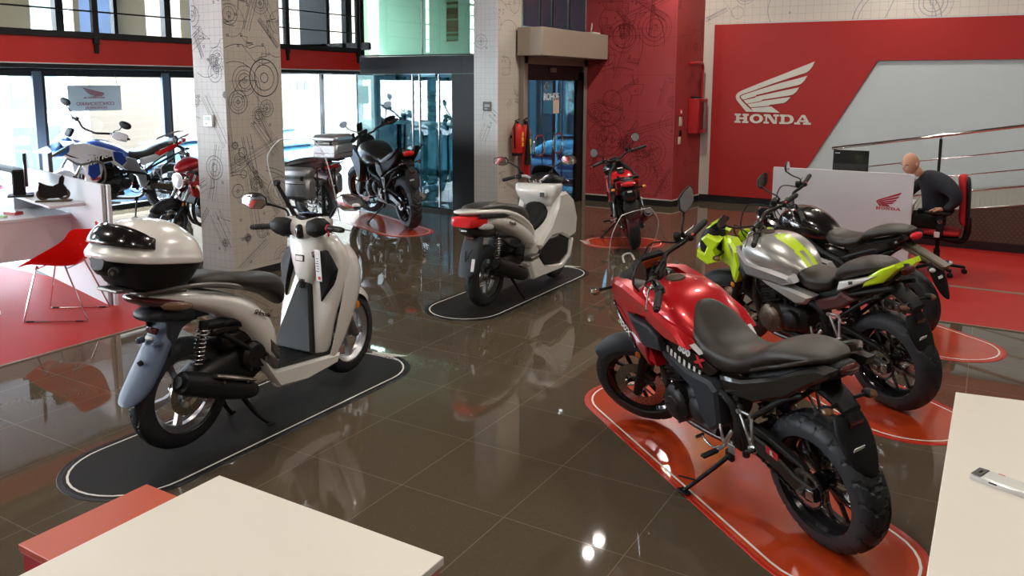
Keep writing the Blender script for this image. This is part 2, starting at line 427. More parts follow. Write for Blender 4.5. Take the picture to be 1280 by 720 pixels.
# ---- line drawings (engineering sketch wallpaper)
LINE = mat('drawing_ink', (.10, .10, .11), .7); LINER = mat('dark_red_drawing_ink', (.20, .016, .02), .7); LINEF = mat('faint_drawing_ink', (.30, .31, .33), .7)
def sketch(name, T, w, h, seed, parent, ink, faint, grid=.075, feats=14, gw=.0018, lw=.0045, extra=None):
    rd = random.Random(seed); g = G(); f = G()
    x = grid*.6
    while x < w: ribbon(f, [(x, 0), (x, h)], gw); x += grid
    y = grid*.4
    while y < h: ribbon(f, [(0, y), (w, y)], gw); y += grid
    obj('grid', f, faint, parent, T=T @ Matrix.Translation((0, 0, .0006)), smooth=False)
    def inb(x, y): return 0.005 <= x <= w-.005 and .01 <= y <= h-.01
    def seg(pts, ww=lw, closed=False):
        run = []
        if closed: pts = pts+[pts[0]]
        for p in pts:
            if inb(*p): run.append(p)
            else:
                if len(run) > 1: ribbon(g, run, ww)
                run = []
        if len(run) > 1: ribbon(g, run, ww)
    def line(a, b, ww=lw): seg([(a[0]+(b[0]-a[0])*i/30, a[1]+(b[1]-a[1])*i/30) for i in range(31)], ww)
    for i in range(feats):
        cx, cy = rd.uniform(0, w), rd.uniform(0, h); k = rd.random(); s = rd.uniform(.05, .22)*min(1.4, max(.6, w))
        if k < .34:
            for q in (1, .72, .5, .16): 
                if rd.random() < .8: seg(circ(cx, cy, s*q, 36), lw*rd.uniform(.6, 1.5), True)
            line((cx-s*1.3, cy), (cx+s*1.3, cy), lw*.5); line((cx, cy-s*1.3), (cx, cy+s*1.3), lw*.5)
        elif k < .62:
            a = rd.uniform(0, pi); L = s*rd.uniform(2.5, 6); o = rd.uniform(.015, .05)
            for q in (-1, 0, 1, 1.5): line((cx-cos(a)*L/2-sin(a)*o*q, cy-sin(a)*L/2+cos(a)*o*q), (cx+cos(a)*L/2-sin(a)*o*q, cy+sin(a)*L/2+cos(a)*o*q), lw*rd.uniform(.5, 1.2))
        elif k < .8:
            pts = [(cx, cy)]
            for q in range(rd.randint(4, 8)):
                a = rd.choice([0, .5, 1, 1.5])*pi+rd.uniform(-.3, .3); pts.append((pts[-1][0]+cos(a)*s*.7, pts[-1][1]+sin(a)*s*.7))
            for a, b in zip(pts, pts[1:]): line(a, b, lw)
            line(pts[-1], pts[0], lw*.8)
        else:
            a0 = rd.uniform(0, 6.28); seg(circ(cx, cy, s*2.6, 40, a0, a0+rd.uniform(.8, 2.4)), lw*1.2)
        if rd.random() < .5: seg(circ(cx+rd.uniform(-.1, .1), cy+rd.uniform(-.1, .1), .012, 10), lw*1.4, True)
    if extra:
        for e in extra: seg(e[0], e[1], len(e) > 2)
    obj('line_drawing', g, ink, parent, T=T @ Matrix.Translation((0, 0, .0012)), smooth=False)

COLLIT = mat('wallpaper_daylit', (.66, .66, .65), .55)  # column faces towards the daylight, brighter copy of the wallpaper
COLSHD = mat('wallpaper_shaded_warm', (.52, .475, .41), .55)  # same wallpaper, darker warm shade of the inner faces put into the colour
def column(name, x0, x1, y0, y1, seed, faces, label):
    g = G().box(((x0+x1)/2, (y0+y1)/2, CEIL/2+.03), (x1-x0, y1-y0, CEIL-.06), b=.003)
    o = struct(obj(name, g, [COLLIT, COLSHD], smooth=False, matfn=lambda c, n: 1 if n.x > .5 else 0)); o['label'] = label
    g = G().box(((x0+x1)/2, (y0+y1)/2, .04), (x1-x0+.012, y1-y0+.012, .08), b=.003); obj('skirting', g, BASE, o)
    ex = [(circ(.25, 1.05, .12, 30), .006, 1), (circ(.25, 1.05, .085, 30), .005, 1), (circ(.25, 1.05, .04, 30), .005, 1), (circ(.32, 2.0, .1, 30), .005, 1), (circ(.32, 2.0, .06, 30), .004, 1)]
    sketch('sketch', frame((x0, y0-.0005, 0.1), (1, 0, 0), (0, 0, 1)), x1-x0, CEIL-.15, seed, o, LINE, LINEF, feats=faces, extra=ex if seed == 3 else None)
    ex = [(circ(.5, 1.95, .19, 40), .012, 1), (circ(.5, 1.95, .13, 40), .008, 1), (circ(.5, 1.95, .05, 40), .008, 1), ([(0.02, 2.2), (.74, 2.7)], .006), (circ(.18, 1.2, .05, 24), .006, 1), (circ(.18, .98, .04, 24), .006, 1), (circ(.35, .3, .7, 60, .2, 1.4), .006), (circ(.35, .3, .74, 60, .2, 1.4), .006)]
    sketch('sketch', frame((x1+.0005, y0, 0.1), (0, 1, 0), (0, 0, 1)), y1-y0, CEIL-.15, seed+9, o, LINE, LINEF, feats=faces*2, extra=ex if seed == 3 else None)
    return o
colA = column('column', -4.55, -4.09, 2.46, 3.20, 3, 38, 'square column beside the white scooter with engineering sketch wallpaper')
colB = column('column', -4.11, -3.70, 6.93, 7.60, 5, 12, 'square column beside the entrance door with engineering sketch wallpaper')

# ---- red wall block and back wall
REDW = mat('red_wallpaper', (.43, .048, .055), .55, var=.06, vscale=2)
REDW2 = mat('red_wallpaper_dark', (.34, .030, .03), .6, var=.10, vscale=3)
PL = [(-3.66, 9.72), (-2.05, 9.72), (-1.92, 10.72), (-3.66, 10.72)]
g = G().plate(PL, .02, CEIL-.02, .002, plane='xy')
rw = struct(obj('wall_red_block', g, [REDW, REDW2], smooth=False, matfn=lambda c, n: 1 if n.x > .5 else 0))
g = G().plate([(-3.67, 9.705), (-2.04, 9.705), (-1.905, 10.70), (-3.67, 10.70)], 0, .10, .002, plane='xy'); obj('skirting', g, BASE, rw, sharp=20)
g = G().plate([(-3.67, 9.708), (-2.043, 9.708), (-1.908, 10.70), (-3.67, 10.70)], .10, .118, .002, plane='xy'); obj('skirting_cap', g, mat('pale_skirting', (.5, .47, .42), .5), rw, sharp=20)
sketch('s', frame((-3.65, 9.719, .12), (1, 0, 0), (0, 0, 1)), 1.59, CEIL-.15, 21, rw, LINER, LINER, grid=.6, feats=80, lw=.007, gw=.003)
sketch('s', frame((-2.049, 9.73, .12), (.13, 1, 0), (0, 0, 1)), .98, CEIL-.15, 23, rw, LINER, LINER, grid=.6, feats=20, lw=.009, gw=.003)
wb = bpy.data.objects['wall_back']
sketch('s', frame((-1.92, 10.719, 2.97), (1, 0, 0), (0, 0, 1)), 5.6, 1.2, 31, wb, LINEF, LINEF, grid=.12, feats=16, lw=.009, gw=.003,
       extra=[(circ(2.95, -.05, .62, 60, .1, 3.0), .014), (circ(2.95, -.05, .55, 60, .1, 3.0), .012), ([(2.8, .05), (3.0, .55)], .012), (circ(.55, .22, .1, 30), .008, 1), ([(.2, .6), (.5, .15)], .006)])
# grey lower part of the wall and the red panel with a slanted cut
g = G().box((2.3, 10.713, 1.56), (7.0, .012, 2.9), b=.001); struct(obj('wall_back_grey_panel', g, GREYW, smooth=False))
g = G().plate([(-1.73, .125), (-.43, .125), (.82, 2.38), (6.3, 2.38), (6.3, 2.985), (-1.73, 3.0)], 10.708, 10.665, .003)
pn = obj('wall_panel', g, PANR, sharp=20); tag(pn, 'large red wall panel with white winged logo and slanted grey cut', 'wall panel')
wl = thick(winglogo(), .012); T = frame((-1.325, 10.665, 1.375), (1, 0, 0), (0, 0, 1)) @ Matrix.Diagonal((1.225, 1.225, 1, 1))
lo = obj('logo_sign', wl, mat('logo_off_white', (.60, .60, .54), .5), T=T, smooth=False); tag(lo, 'white wing emblem and maker name mounted on the red wall panel', 'sign')

# ---- mezzanine
g = G().box((-7.92, -.48, 2.34), (3.0, 15.05, .28), b=.002)
mz = struct(obj('mezzanine_slab', g, mat('grey_soffit', (.26, .27, .28), .6)))
g = G().box((-6.39, -.48, 2.34), (.05, 15.05, .28), b=.002); struct(obj('trim_4', g, BANDR))
g = G().box((-6.385, -.48, 2.515), (.09, 15.05, .07), b=.002); g.box((-6.42, -.48, 2.17), (.1, 15.05, .05), b=.002); struct(obj('trim_5', g, FRAME))
g = G().box((-6.36, -.48, 2.197), (.03, 15.05, .012), b=.002); struct(obj('trim_6', g, mat('pale_trim', (.7, .68, .65), .5)))
ra = thing('mezzanine_railing', 'black metal railing with cables along the mezzanine edge', 'railing', (-6.36, 0, 2.5))
for y in (-6.2, -3.3, -.4, 2.6, 5.5, 7.0):
    g = G().box((0, y, .47), (.05, .07, 1.1), b=.004); g.box((.0, y, -.1), (.03, .05, .16), b=.004); obj('post', g, FRAME, ra)
for z in (.28, .54, .80, 1.0):
    g = G().cyl((0, -7.9, z), (0, 7.04, z), .009 if z < 1 else .02, n=8); obj('rail', g, FRAME, ra)

# ---- street facade x = -9.45
def wframe(name, boxes, m): 
    g = G()
    for c, d in boxes: g.box(c, d, b=.003)
    return struct(obj(name, g, m))
ys = [3.69-2.1*k for k in range(-1, 6)]
wframe('window_1', [((-9.45, y, 1.1), (.08, .08, 2.2)) for y in ys]+[((-9.45, -.5, .03), (.1, 15.8, .10)), ((-9.45, -.5, 2.13), (.1, 15.8, .1))], FRAME)
wframe('trim_7', [((-9.40, y-.09, 1.1), (.06, .13, 2.1)) for y in ys], FRAMEB)
g = G().box((-9.46, -.3, 1.1), (.008, 15.3, 2.1), b=.001); struct(obj('window_2', g, WINDOWG))
g = G().box((-9.46, 1.9, 3.4), (.008, 19.6, 1.75), b=.001); struct(obj('window_3', g, WINDOWG))
wframe('window_4', [((-9.42, y, 3.4), (.12, .12, 1.8)) for y in (-6, -3, 0, 1.9, 3.99, 4.9, 5.80, 7.3, 9.0, 10.2)]+[((-9.42, 1.9, 2.52), (.12, 19.6, .1)), ((-9.42, 1.9, 4.25), (.12, 19.6, .1))], FRAME)
wframe('wall_left', [((-9.45, -8, 2.2), (.1, .3, 4.4)), ((-9.45, 11.6, 2.2), (.1, .5, 4.4)), ((-9.47, 1.9, 2.33), (.06, 19.6, .3))], FRAME)
g = G().box((-9.46, 9.4, 1.1), (.008, 3.9, 2.1), b=.001); struct(obj('window_5', g, WINDOWG))
wframe('window_6', [((-9.45, y, 1.1), (.08, .06, 2.2)) for y in (7.5, 9.4, 11.3)], FRAME)
# vestibule inner glass wall y = 7.35
g = G().box((-5.65, 7.35, 1.08), (2.1, .012, 2.12), b=.001); struct(obj('window_7', g, BLUEG))
g = G().box((-8.07, 7.35, 1.08), (2.72, .012, 2.12), b=.001); struct(obj('window_11', g, WINDOWG))
wframe('trim_8', [((-7.0, 7.35, .025), (4.9, .07, .05)), ((-7.0, 7.35, 2.29), (4.9, .14, .27)), ((-5.4, 7.30, 2.44), (2.5, .04, .02)), ((-4.43, 7.35, 1.08), (.64, .12, 2.14)), ((-4.3, 7.35, 2.29), (.5, .14, .27))], FRAME)
g = G()
for x, w_ in ((-6.70, .022), (-5.54, .016), (-5.40, .016), (-5.03, .018)): g.box((x, 7.34, 1.1), (w_, .03, 2.1), b=.003)
struct(obj('trim_9', g, STL))
g = G().box((-5.33, 7.35, 3.4), (2.44, .012, 1.9), b=.001); struct(obj('window_8', g, GREENG))
g = G().box((-5.34, 7.34, 3.4), (.014, .02, 1.9), b=.002); struct(obj('trim_10', g, STL))
wframe('trim_11', [((-6.62, 7.36, 3.4), (.10, .10, 1.9)), ((-6.93, 7.36, 3.4), (.10, .08, 1.9)), ((-7.62, 7.36, 3.4), (.62, .08, 1.9)), ((-8.3, 7.36, 3.4), (.08, .08, 1.9)), ((-7.9, 7.36, 2.6), (3.0, .08, .12))], FRAME)
# rooms behind the glass
g = G().box((-5.97, 9.6, 3.4), (4.15, .1, 1.8), b=.001); struct(obj('wall_upper_room', g, mat('pale_green_wall', (.55, .62, .55), .6), smooth=False))
g = G().box((-6.75, 9.4, 2.36), (5.3, 4.0, .08), b=.001); struct(obj('floor_upper_room', g, CEILM))
po = thing('poster', 'red and white poster hanging behind the upper green glass', 'poster', (-4.88, 7.5, 2.9))
g = G().box((0, 0, .25), (.22, .006, 1.0), b=.001); obj('sheet', g, mat('poster_pink', (.75, .28, .26), .5), po)
g = G()
for z, h_ in ((-.2, .06), (-.12, .03), (.08, .025), (.28, .05), (.36, .03), (.45, .05), (.6, .08)): g.box((0, -.006, z), (.215, .006, h_), b=.001)
obj('stripe', g, WLAB, po)
g = G()
for k in range(7): g.bar((-.09+k*.027, -.01, .16), (-.075+k*.027, -.01, .25), .004, .008)
obj('lettering', g, BLAB, po)
# entrance door in the plane x = -3.95
g = G()
for c, d in (((-3.66, 7.58, 1.22), (.10, .12, 2.44)), ((-3.66, 9.64, 1.22), (.10, .12, 2.44)), ((-3.66, 8.62, 2.36), (.10, 2.16, .12))): g.box(c, d, b=.004)
struct(obj('door_1', g, mat('taupe_door_frame', (.24, .20, .165), .45)))
g = G().box((-3.68, 8.62, 2.18), (.08, 2.0, .24), b=.003); g.box((-3.68, 9.50, 1.1), (.08, .18, 2.2), b=.003); g.box((-3.63, 9.58, 1.1), (.03, .025, 2.2), b=.003); struct(obj('trim_12', g, FRAME))
g = G().box((-3.68, 8.52, 1.08), (.012, 1.80, 2.10), b=.001); struct(obj('door_2', g, BLUEG))
g = G().box((-3.68, 8.24, 1.08), (.016, .012, 2.1), b=.001); g.box((-3.68, 8.92, 1.08), (.016, .010, 2.1), b=.001); struct(obj('trim_13', g, STL))
g = G().box((-3.68, 8.66, 3.58), (.012, 2.1, 1.45), b=.001); struct(obj('window_9', g, mat('dark_blue_glass', (.02, .05, .08), .06, 0, .5)))
g = G()
for y in (8.12, 8.52, 9.1): g.box((-3.66, y, 3.6), (.03, .02, 1.4), b=.003)
struct(obj('trim_14', g, STL))
g = G().box((-3.45, 8.55, 2.615), (.42, 2.30, .405), b=.006); o = obj('air_curtain', g, mat('taupe_metal_casing', (.30, .25, .20), .5)); tag(o, 'long taupe air curtain casing above the entrance door', 'air curtain')
g = G().box((-3.36, 9.36, 2.832), (.14, .26, .03), b=.006); g.tube([(-3.36, 9.28, 2.84), (-3.4, 9.4, 2.97), (-3.48, 9.55, 3.0), (-3.55, 9.66, 2.84)], .006, 6); o = obj('router', g, mat('off_white_plastic', (.6, .58, .5), .4)); tag(o, 'small off-white box with cable on top of the air curtain', 'router')
for i, y in enumerate((7.93, 8.56)):
    t = obj('pull_handle', G().cyl((-.05, 0, .155), (.02, 0, .155), .008, n=8), CHR, bpy.data.objects['door_2'], T=Matrix.Translation((-3.62, y+.06, 1.06)))
    for sgn in (-1, 1):
        pts = [(0.02, .05*sgn+.12*sgn*cos(a), .155*sin(a)) for a in [(-.5+k/12)*pi for k in range(13)]]
        pts = [(0.02, 0, -.155)]+pts+[(0.02, 0, .155)]
        obj('grip', G().tube(pts, .014, 8, 2), CHR, t, T=Matrix.Translation((-3.62, y+.06, 1.06)))
g = textg('ROHDE', .155, .002, .003); o = obj('door_sign', g, mat('sign_white', (.75, .78, .8), .5), T=frame((-3.665, 8.50, 1.80), (0, 1, 0), (0, 0, 1)), smooth=False)
dg = G()
dg.join(G().plate([(0, .075), (.075, 0), (0, -.075), (-.075, 0)], 0, .004, .001, plane='xy'))
dg.join(G().plate([(0, .055), (.055, 0), (0, -.055), (-.055, 0)], .003, .006, .001, plane='xy'), mi=1)
dg.join(textg('R', .06, .001, .002), Matrix.Translation((0, 0, .008)), mi=0)
obj('emblem', dg, [MATS['sign_white'], BLAB], o, T=frame((-3.665, 8.33, 1.965), (0, 1, 0), (0, 0, 1)), smooth=False)
tag(o, 'white lettering and diamond emblem on the entrance door glass', 'sign')
g = G().box((-3.665, 8.66, 1.66), (.004, .21, .25), b=.001); o = obj('paper_notice', g, mat('paper', (.62, .50, .42), .7)); tag(o, 'plain paper notice taped to the entrance door glass', 'notice')
g = G().box((-3.62, 8.46, 2.22), (.03, .2, .07), b=.004); o = obj('exit_sign', g, mat('dim_sign', (.10, .10, .07), .4)); tag(o, 'small dark sign above the entrance door', 'sign')

# ---- outside
PAVE = mat('pale_paving', (.42, .41, .39), .8)
g = G().box((-24.2, 6, -.70), (29, 70, .1), b=.001); struct(obj('ground_street', g, PAVE, smooth=False))
g = G().box((-6.2, 22, -.70), (7.0, 20, .1), b=.001); struct(obj('ground_side_street', g, PAVE, smooth=False))
b3 = thing('teal_building', 'teal and pale building seen through the entrance door glass', 'building', (-7.2, 19.5, -.65))
obj('wall', G().box((0, 0, 3), (6, 1, 6), b=.01), mat('dark_teal_cladding', (.012, .020, .024), .5), b3, smooth=False)
for k in range(6): obj('pilaster', G().box((-2.6+k*1.05, -.55, 3), (.22, .12, 6), b=.01), mat('pale_teal_cladding', (.045, .075, .08), .5), b3)
for k in range(5): obj('window', G().box((-2.08+k*1.05, -.52, 2.2), (.6, .06, .9), b=.01), mat('green_pane', (.05, .075, .07), .35), b3)
BRICK = bpy.data.materials.new('beige_brick'); BRICK.use_nodes = True; nt = BRICK.node_tree; b = nt.nodes['Principled BSDF']; tc = N(nt, 'ShaderNodeTexCoord'); mp = N(nt, 'ShaderNodeMapping'); br = N(nt, 'ShaderNodeTexBrick')
mp.inputs['Rotation'].default_value = (pi/2, 0, pi/2); br.inputs['Scale'].default_value = 2.2; br.inputs['Color1'].default_value = (.062, .040, .022, 1); br.inputs['Color2'].default_value = (.054, .034, .018, 1); br.inputs['Mortar'].default_value = (.072, .052, .032, 1)
nt.links.new(tc.outputs['Object'], mp.inputs[0]); nt.links.new(mp.outputs[0], br.inputs[0]); nt.links.new(br.outputs[0], b.inputs['Base Color'])
bld = thing('brick_building', 'beige brick building with white framed windows across the street', 'building', (-20.5, 22, -.65))
g = G().box((0, 0, 3.4), (1, 22, 6.8), b=.01); obj('wall', g, BRICK, bld, smooth=False)
for i, (y, w_) in enumerate([(-4.6, .8), (-2.75, 1.15), (-.5, 1.3), (3, 1.3), (6, 1.3)]):
    for z in (2.57, 5.6):
        g = G().box((.5, y, z), (.06, w_, .42), b=.01); wq = obj('window', g, mat('grey_frame', (.11, .11, .11), .5), bld)  # frames in one even grey, panes nearly black
        for k in (-1, 0, 1): g = G().box((.54, y+k*w_*.31, z), (.02, w_*.25, .32), b=.004); obj('pane', g, mat('dark_pane', (.012, .015, .019), .5), wq)
b2 = thing('glass_office_building', 'pale office building with greenish windows across the street', 'building', (-19.5, 1.5, -.65))
g = G().box((0, 0, 3.2), (1, 17, 6.4), b=.01); obj('wall', g, mat('pale_cladding', (.58, .59, .60), .6), b2, smooth=False)
for i in range(9):
    for z in (.9, 2.55, 4.8):
        if z == 4.8 and i % 2: continue
        g = G().box((.5, -7.4+i*1.85, z), (.05, 1.35, 1.35 if z < 5 else 2), b=.01); wq = obj('window', g, mat('white_frame', (.3, .31, .32), .4), b2)
        for k in (-1, 1): g = G().box((.54, -7.4+i*1.85+k*.33, z), (.02, .58, 1.2 if z < 5 else 1.8), b=.004); obj('pane', g, mat('green_pane', (.05, .075, .07), .35), wq)
g = G().box((.6, 1.4, 2.8), (.05, .9, .45), b=.01); obj('shop_sign', g, mat('green_sign', (.05, .45, .18), .4), b2, )
tw = G().cyl((-7.35, 8.85, 0), (-7.35, 8.85, 2.3), .20, n=28); struct(obj('column_round', tw, plaster('concrete', (.34, .38, .36)))) 
g = G()
for z in (1.86, 1.72, 1.58, 1.42): g.box((-8.6+1.0, 9.9, z), (.004, 4.2, .05), b=.001)
# frosted stripes on the glass of the vestibule
g = G()
for z in (1.85, 1.69, 1.53, 1.38): g.box((-5.46, 7.37, z), (1.42, .004, .055), b=.001)
FF = mat('frosted_film', (.5, .55, .53), .5); nt = FF.node_tree; tl_ = N(nt, 'ShaderNodeBsdfTranslucent'); tl_.inputs[0].default_value = (.5, .56, .54, 1); ads = N(nt, 'ShaderNodeAddShader'); pb = nt.nodes['Principled BSDF']; nt.links.new(pb.outputs[0], ads.inputs[0]); nt.links.new(tl_.outputs[0], ads.inputs[1]); nt.links.new(ads.outputs[0], nt.nodes['Material Output'].inputs[0])
struct(obj('trim_15', g, FF))
g = G().box((-7.01, 9.85, 1.08), (.008, 3.3, 2.1), b=.001); struct(obj('window_10', g, glassmat('dimming_teal_glass', (.22, .34, .35), 1)))  # partition tinted dark to hold back the bright street behind it
def blind(name, col, t_):
    m = mat(name, col, .8); nt = m.node_tree; tl_ = N(nt, 'ShaderNodeBsdfTranslucent'); tl_.inputs[0].default_value = (*t_, 1); ads = N(nt, 'ShaderNodeAddShader'); nt.links.new(nt.nodes['Principled BSDF'].outputs[0], ads.inputs[0]); nt.links.new(tl_.outputs[0], ads.inputs[1]); nt.links.new(ads.outputs[0], nt.nodes['Material Output'].inputs[0]); return m
BEI = blind('beige_blind', (.42, .38, .30), (.095, .083, .062))
g = G()
for a, b_ in ((-7.5, -5.2), (-4.6, -3.2), (-2.4, -.6), (0.2, 1.7), (2.1, 3.56), (4.19, 4.28), (4.90, 5.38), (6.03, 6.22)): g.box((-9.36, (a+b_)/2, 3.38), (.02, b_-a, 1.68), b=.002)
struct(obj('window_13', g, BEI))
g = G()
for a, b_ in ((4.28, 4.78), (6.22, 6.5)): g.box((-9.37, (a+b_)/2, 3.38), (.02, b_-a, 1.68), b=.002)
struct(obj('window_14', g, blind('pale_blue_blind', (.42, .48, .58), (.11, .135, .17))))
g = G()
for y in (8.2, 9.0, 10.4): g.box((-7.0, y, 1.08), (.05, .04, 2.1), b=.003)
struct(obj('trim_16', g, FRAMEB))
g = G().cyl((-7.4, 9.5, .006), (-7.4, 9.5, .014), .9, n=48); o = obj('door_mat', g, mat('grey_mat', (.25, .27, .28), .8)); tag(o, 'round grey mat on the vestibule floor behind the glass', 'mat')

def car(name, label, loc, rot, paint, cat='car'):
    t = thing(name, label, cat, loc, (0, 0, rot))
    sec = [(-2.0, .62, .5, .25, .62), (-1.9, .85, .55, .2, .78), (-1.2, .92, .55, .18, .84), (0, .92, .55, .18, .86), (1.1, .9, .55, .18, .84), (1.8, .78, .5, .2, .78), (2.05, .6, .45, .25, .6)]
    obj('body', G().hull(sec, 24), paint, t, sub=1)
    c = [(-1.55, .9, .88, .85, .6), (-1.1, 1.32, 1, .85, .62), (-.2, 1.46, 1, .85, .64), (.5, 1.38, 1, .85, .62), (1.15, .92, .9, .85, .66)]
    obj('cabin_glass', G().hull(c, 20), mat('car_glass', (.08, .16, .22), .08, 0, .6), t, sub=1)
    r = [(-1.05, 1.35, 1.32, 1.30, .5), (-.2, 1.48, 1.42, 1.38, .54), (.45, 1.40, 1.36, 1.32, .5)]
    obj('roof', G().hull(r, 16), paint, t, sub=1)
    for x in (-1.3, 1.3):
        for y in (-.8, .8):
            obj('wheel', G().lathe([(-.1, .2), (-.1, .3), (-.07, .33), (.07, .33), (.1, .3), (.1, .2)], (x, y, .33), (0, 1, 0), 24), RUB, t)
    for y in (-.6, .6):
        obj('headlight', G().ell((1.93, y, .62), (.08, .16, .07)), CLEN, t); obj('tail_light', G().ell((-1.96, y, .7), (.06, .14, .08)), LRED, t)
    return t
car('car', 'pale blue car parked outside behind the metal luggage cases', (-15.0, 13.5, -.65), radians(100), mat('pale_blue_car_paint', (.03, .12, .22), .25, .2, 1))
car('car', 'red car parked outside, seen behind the left desk', (-12.9, 3.6, -.65), radians(92), mat('faded_red_car_paint', (.22, .02, .035), .3, .1, 1))
car('car', 'light blue car parked outside, behind the white and blue motorcycle', (-13.2, 8.9, -.65), radians(95), mat('blue_car_paint', (.015, .06, .16), .3, .1, 1))
car('car', 'grey car at the far kerb outside, leftmost of the parked cars', (-16.5, .5, -.65), radians(90), mat('grey_car_paint', (.08, .085, .09), .3, .3, 1))

BF = mat('banner_fabric', (.40, .44, .44), .8); nt = BF.node_tree; tl_ = N(nt, 'ShaderNodeBsdfTranslucent'); tl_.inputs[0].default_value = (.085, .098, .098, 1); ads = N(nt, 'ShaderNodeAddShader'); pb = nt.nodes['Principled BSDF']; nt.links.new(pb.outputs[0], ads.inputs[0]); nt.links.new(tl_.outputs[0], ads.inputs[1]); nt.links.new(ads.outputs[0], nt.nodes['Material Output'].inputs[0])
car('car', 'dark blue car parked in the side street, seen through the entrance door glass', (-6.3, 15.6, -.65), radians(8), mat('dark_blue_car_paint', (.01, .03, .07), .3, .2, 1))
# hanging banner, read from the street
t = thing('banner', 'pale banner hanging in the window with mirrored red logo and lettering', 'banner', (-9.32, 4.42, 1.76))
obj('hanging_cord', G().cyl((0, -.38, .18), (-.05, -.38, .36), .004, n=6), STL, t); obj('hanging_cord', G().cyl((0, .38, .18), (-.05, .38, .36), .004, n=6), STL, t)
obj('sheet', G().box((0, 0, 0), (.006, .85, .38), b=.001), mat('banner_fabric', (.55, .60, .60), .8), t)
RB = mat('banner_red_print', (.36, .10, .12), .7)
wl = winglogo(mirror=True); obj('logo', thick(wl, .002), RB, t, T=frame((.006, .30-.15, -.005), (0, 1, 0), (0, 0, 1)) @ Matrix.Diagonal((.34, .20, 1, 1)), smooth=False)
for s_, z, sz in (('CONCESIONARIO', -.085, .075), ('HONDAREAL', -.145, .06)):
    obj('lettering', textg(s_, sz, .001, .001), RB, t, T=frame((.006, .0, z), (0, 1, 0), (0, 0, 1)) @ Matrix.Diagonal((-1, 1, 1, 1)), smooth=False)

# ---- recessed ceiling lamps
def downlight(x, y, p, r=.06, label=''):
    t = thing('ceiling_light', label, 'ceiling light', (x, y, CEIL), group='recessed ceiling lights')
    g = G().lathe([(0, r+.03), (-.012, r+.028), (-.012, r), (0, r)], (0, 0, 0), (0, 0, 1), 24, close=True); obj('trim_ring', g, WHT2, t)
    g = G().lathe([(-.002, .0), (-.002, r), (-.006, r), (-.006, 0)], (0, 0, 0), (0, 0, 1), 24); obj('lamp_face', g, emat('lamp_glow', (1, .90, .76), 22), t)
    l = bpy.data.lights.new('lamp', 'AREA'); l.shape = 'DISK'; l.size = r*2; l.energy = p*LAMPS_W; l.color = (1, .915, .81)
    o = bpy.data.objects.new('lamp', l); COL.objects.link(o); o.location = (0, 0, -.02); o.parent = t
LP = [(-1.85, 6.28), (-1.85, 6.62), (1.0, 6.4), (3.6, 6.4), (-1.85, 9.4), (1.2, 9.6), (4.2, 9.6), (-1.9, 2.6), (1.2, 2.8), (4.0, 2.8), (-1.9, -.8), (1.2, -.8), (4.0, -.8), (-1.9, -4.2), (1.2, -4.2), (4.0, -4.2), (-5.2, -2.6), (-5.0, .8)]
for i, (x, y) in enumerate(LP):
    downlight(x, y, 34, label='round recessed ceiling light above the showroom floor')
# ================================================================== MOTORCYCLE KIT  (local x forward, y to the rider's left, z up, origin under the rear axle)
def place(name, label, cat, x, y, head, lean, z=0, group=None, sc=1):
    t = thing(name, label, cat, (x, y, max(z, .008)), (radians(-lean), 0, radians(head)), group); t.scale = (sc, sc, sc); return t
def steerM(ax, rake, deg):
    o = Vector((ax, 0, 0)); d = Vector((-sin(rake), 0, cos(rake)))
    return Matrix.Translation(o) @ Matrix.Rotation(radians(deg), 4, d) @ Matrix.Translation(-o)

def tyre_g(R, w, rr, tread='road', nt=180):
    """tyre about y axis at origin; grooves cut into the tread"""
    prof = []
    K = 22; H = R-rr
    for i in range(K+1):
        a = -pi*.5+pi*i/K   # -90..90
        u = sin(a)
        yy = w/2*(1 if u > 0 else -1)*abs(u)**.92; rad = rr+H*(1-.0)*(cos(a)**.62 if cos(a) > 0 else 0)
        if abs(u) > .995: rad = rr
        prof.append((yy, max(rr, rad)))
    prof = [(-w*.30, rr)]+prof+[(w*.30, rr)]
    vs = []; fs = []; n = nt; m_ = len(prof)
    for i, (yy, rad) in enumerate(prof):
        for j in range(n):
            th = 2*pi*j/n; r = rad; u = yy/(w/2)
            if rad > R-H*.48 and 1 < i < m_-2:
                if tread == 'road':
                    k = (j*14/n+abs(u)*1.15+(.5 if u > 0 else 0)) % 1
                    if k < .13 and .16 < abs(u) < .93: r -= .007
                elif tread == 'block':
                    k = (j*20/n+abs(u)*1.0+(.5 if u > 0 else 0)) % 1; k2 = (j*20/n-abs(u)*.45) % 1
                    if k < .15 and .10 < abs(u) < .98: r -= .010
                    if k2 < .12 and abs(u) < .5: r -= .008
                    if abs(abs(u)-.42) < .03: r -= .005
                elif tread == 'knob':
                    k = (j*26/n+(.5 if u > 0 else 0)+abs(u)*.5) % 1
                    if k < .3: r -= .008
                    if abs(abs(u)-.38) < .06: r -= .008
            vs.append((cos(th)*r, yy, sin(th)*r))
    for i in range(m_-1):
        for j in range(n):
            k = (j+1) % n; fs.append((i*n+j, i*n+k, (i+1)*n+k, (i+1)*n+j))
    return G().add(vs, fs)
def rim_g(rr, w, n=48):
    hw = w*.36
    p = [(-hw, rr+.006), (-hw, rr-.006), (-hw*.8, rr-.014), (-hw*.35, rr-.034), (hw*.35, rr-.034), (hw*.8, rr-.014), (hw, rr-.006), (hw, rr+.006), (hw*.5, rr+.002), (-hw*.5, rr+.002)]
    return G().lathe(p, (0, 0, 0), (0, 1, 0), n, close=True)
def rotY(a): return Matrix.Rotation(a, 4, 'Y')
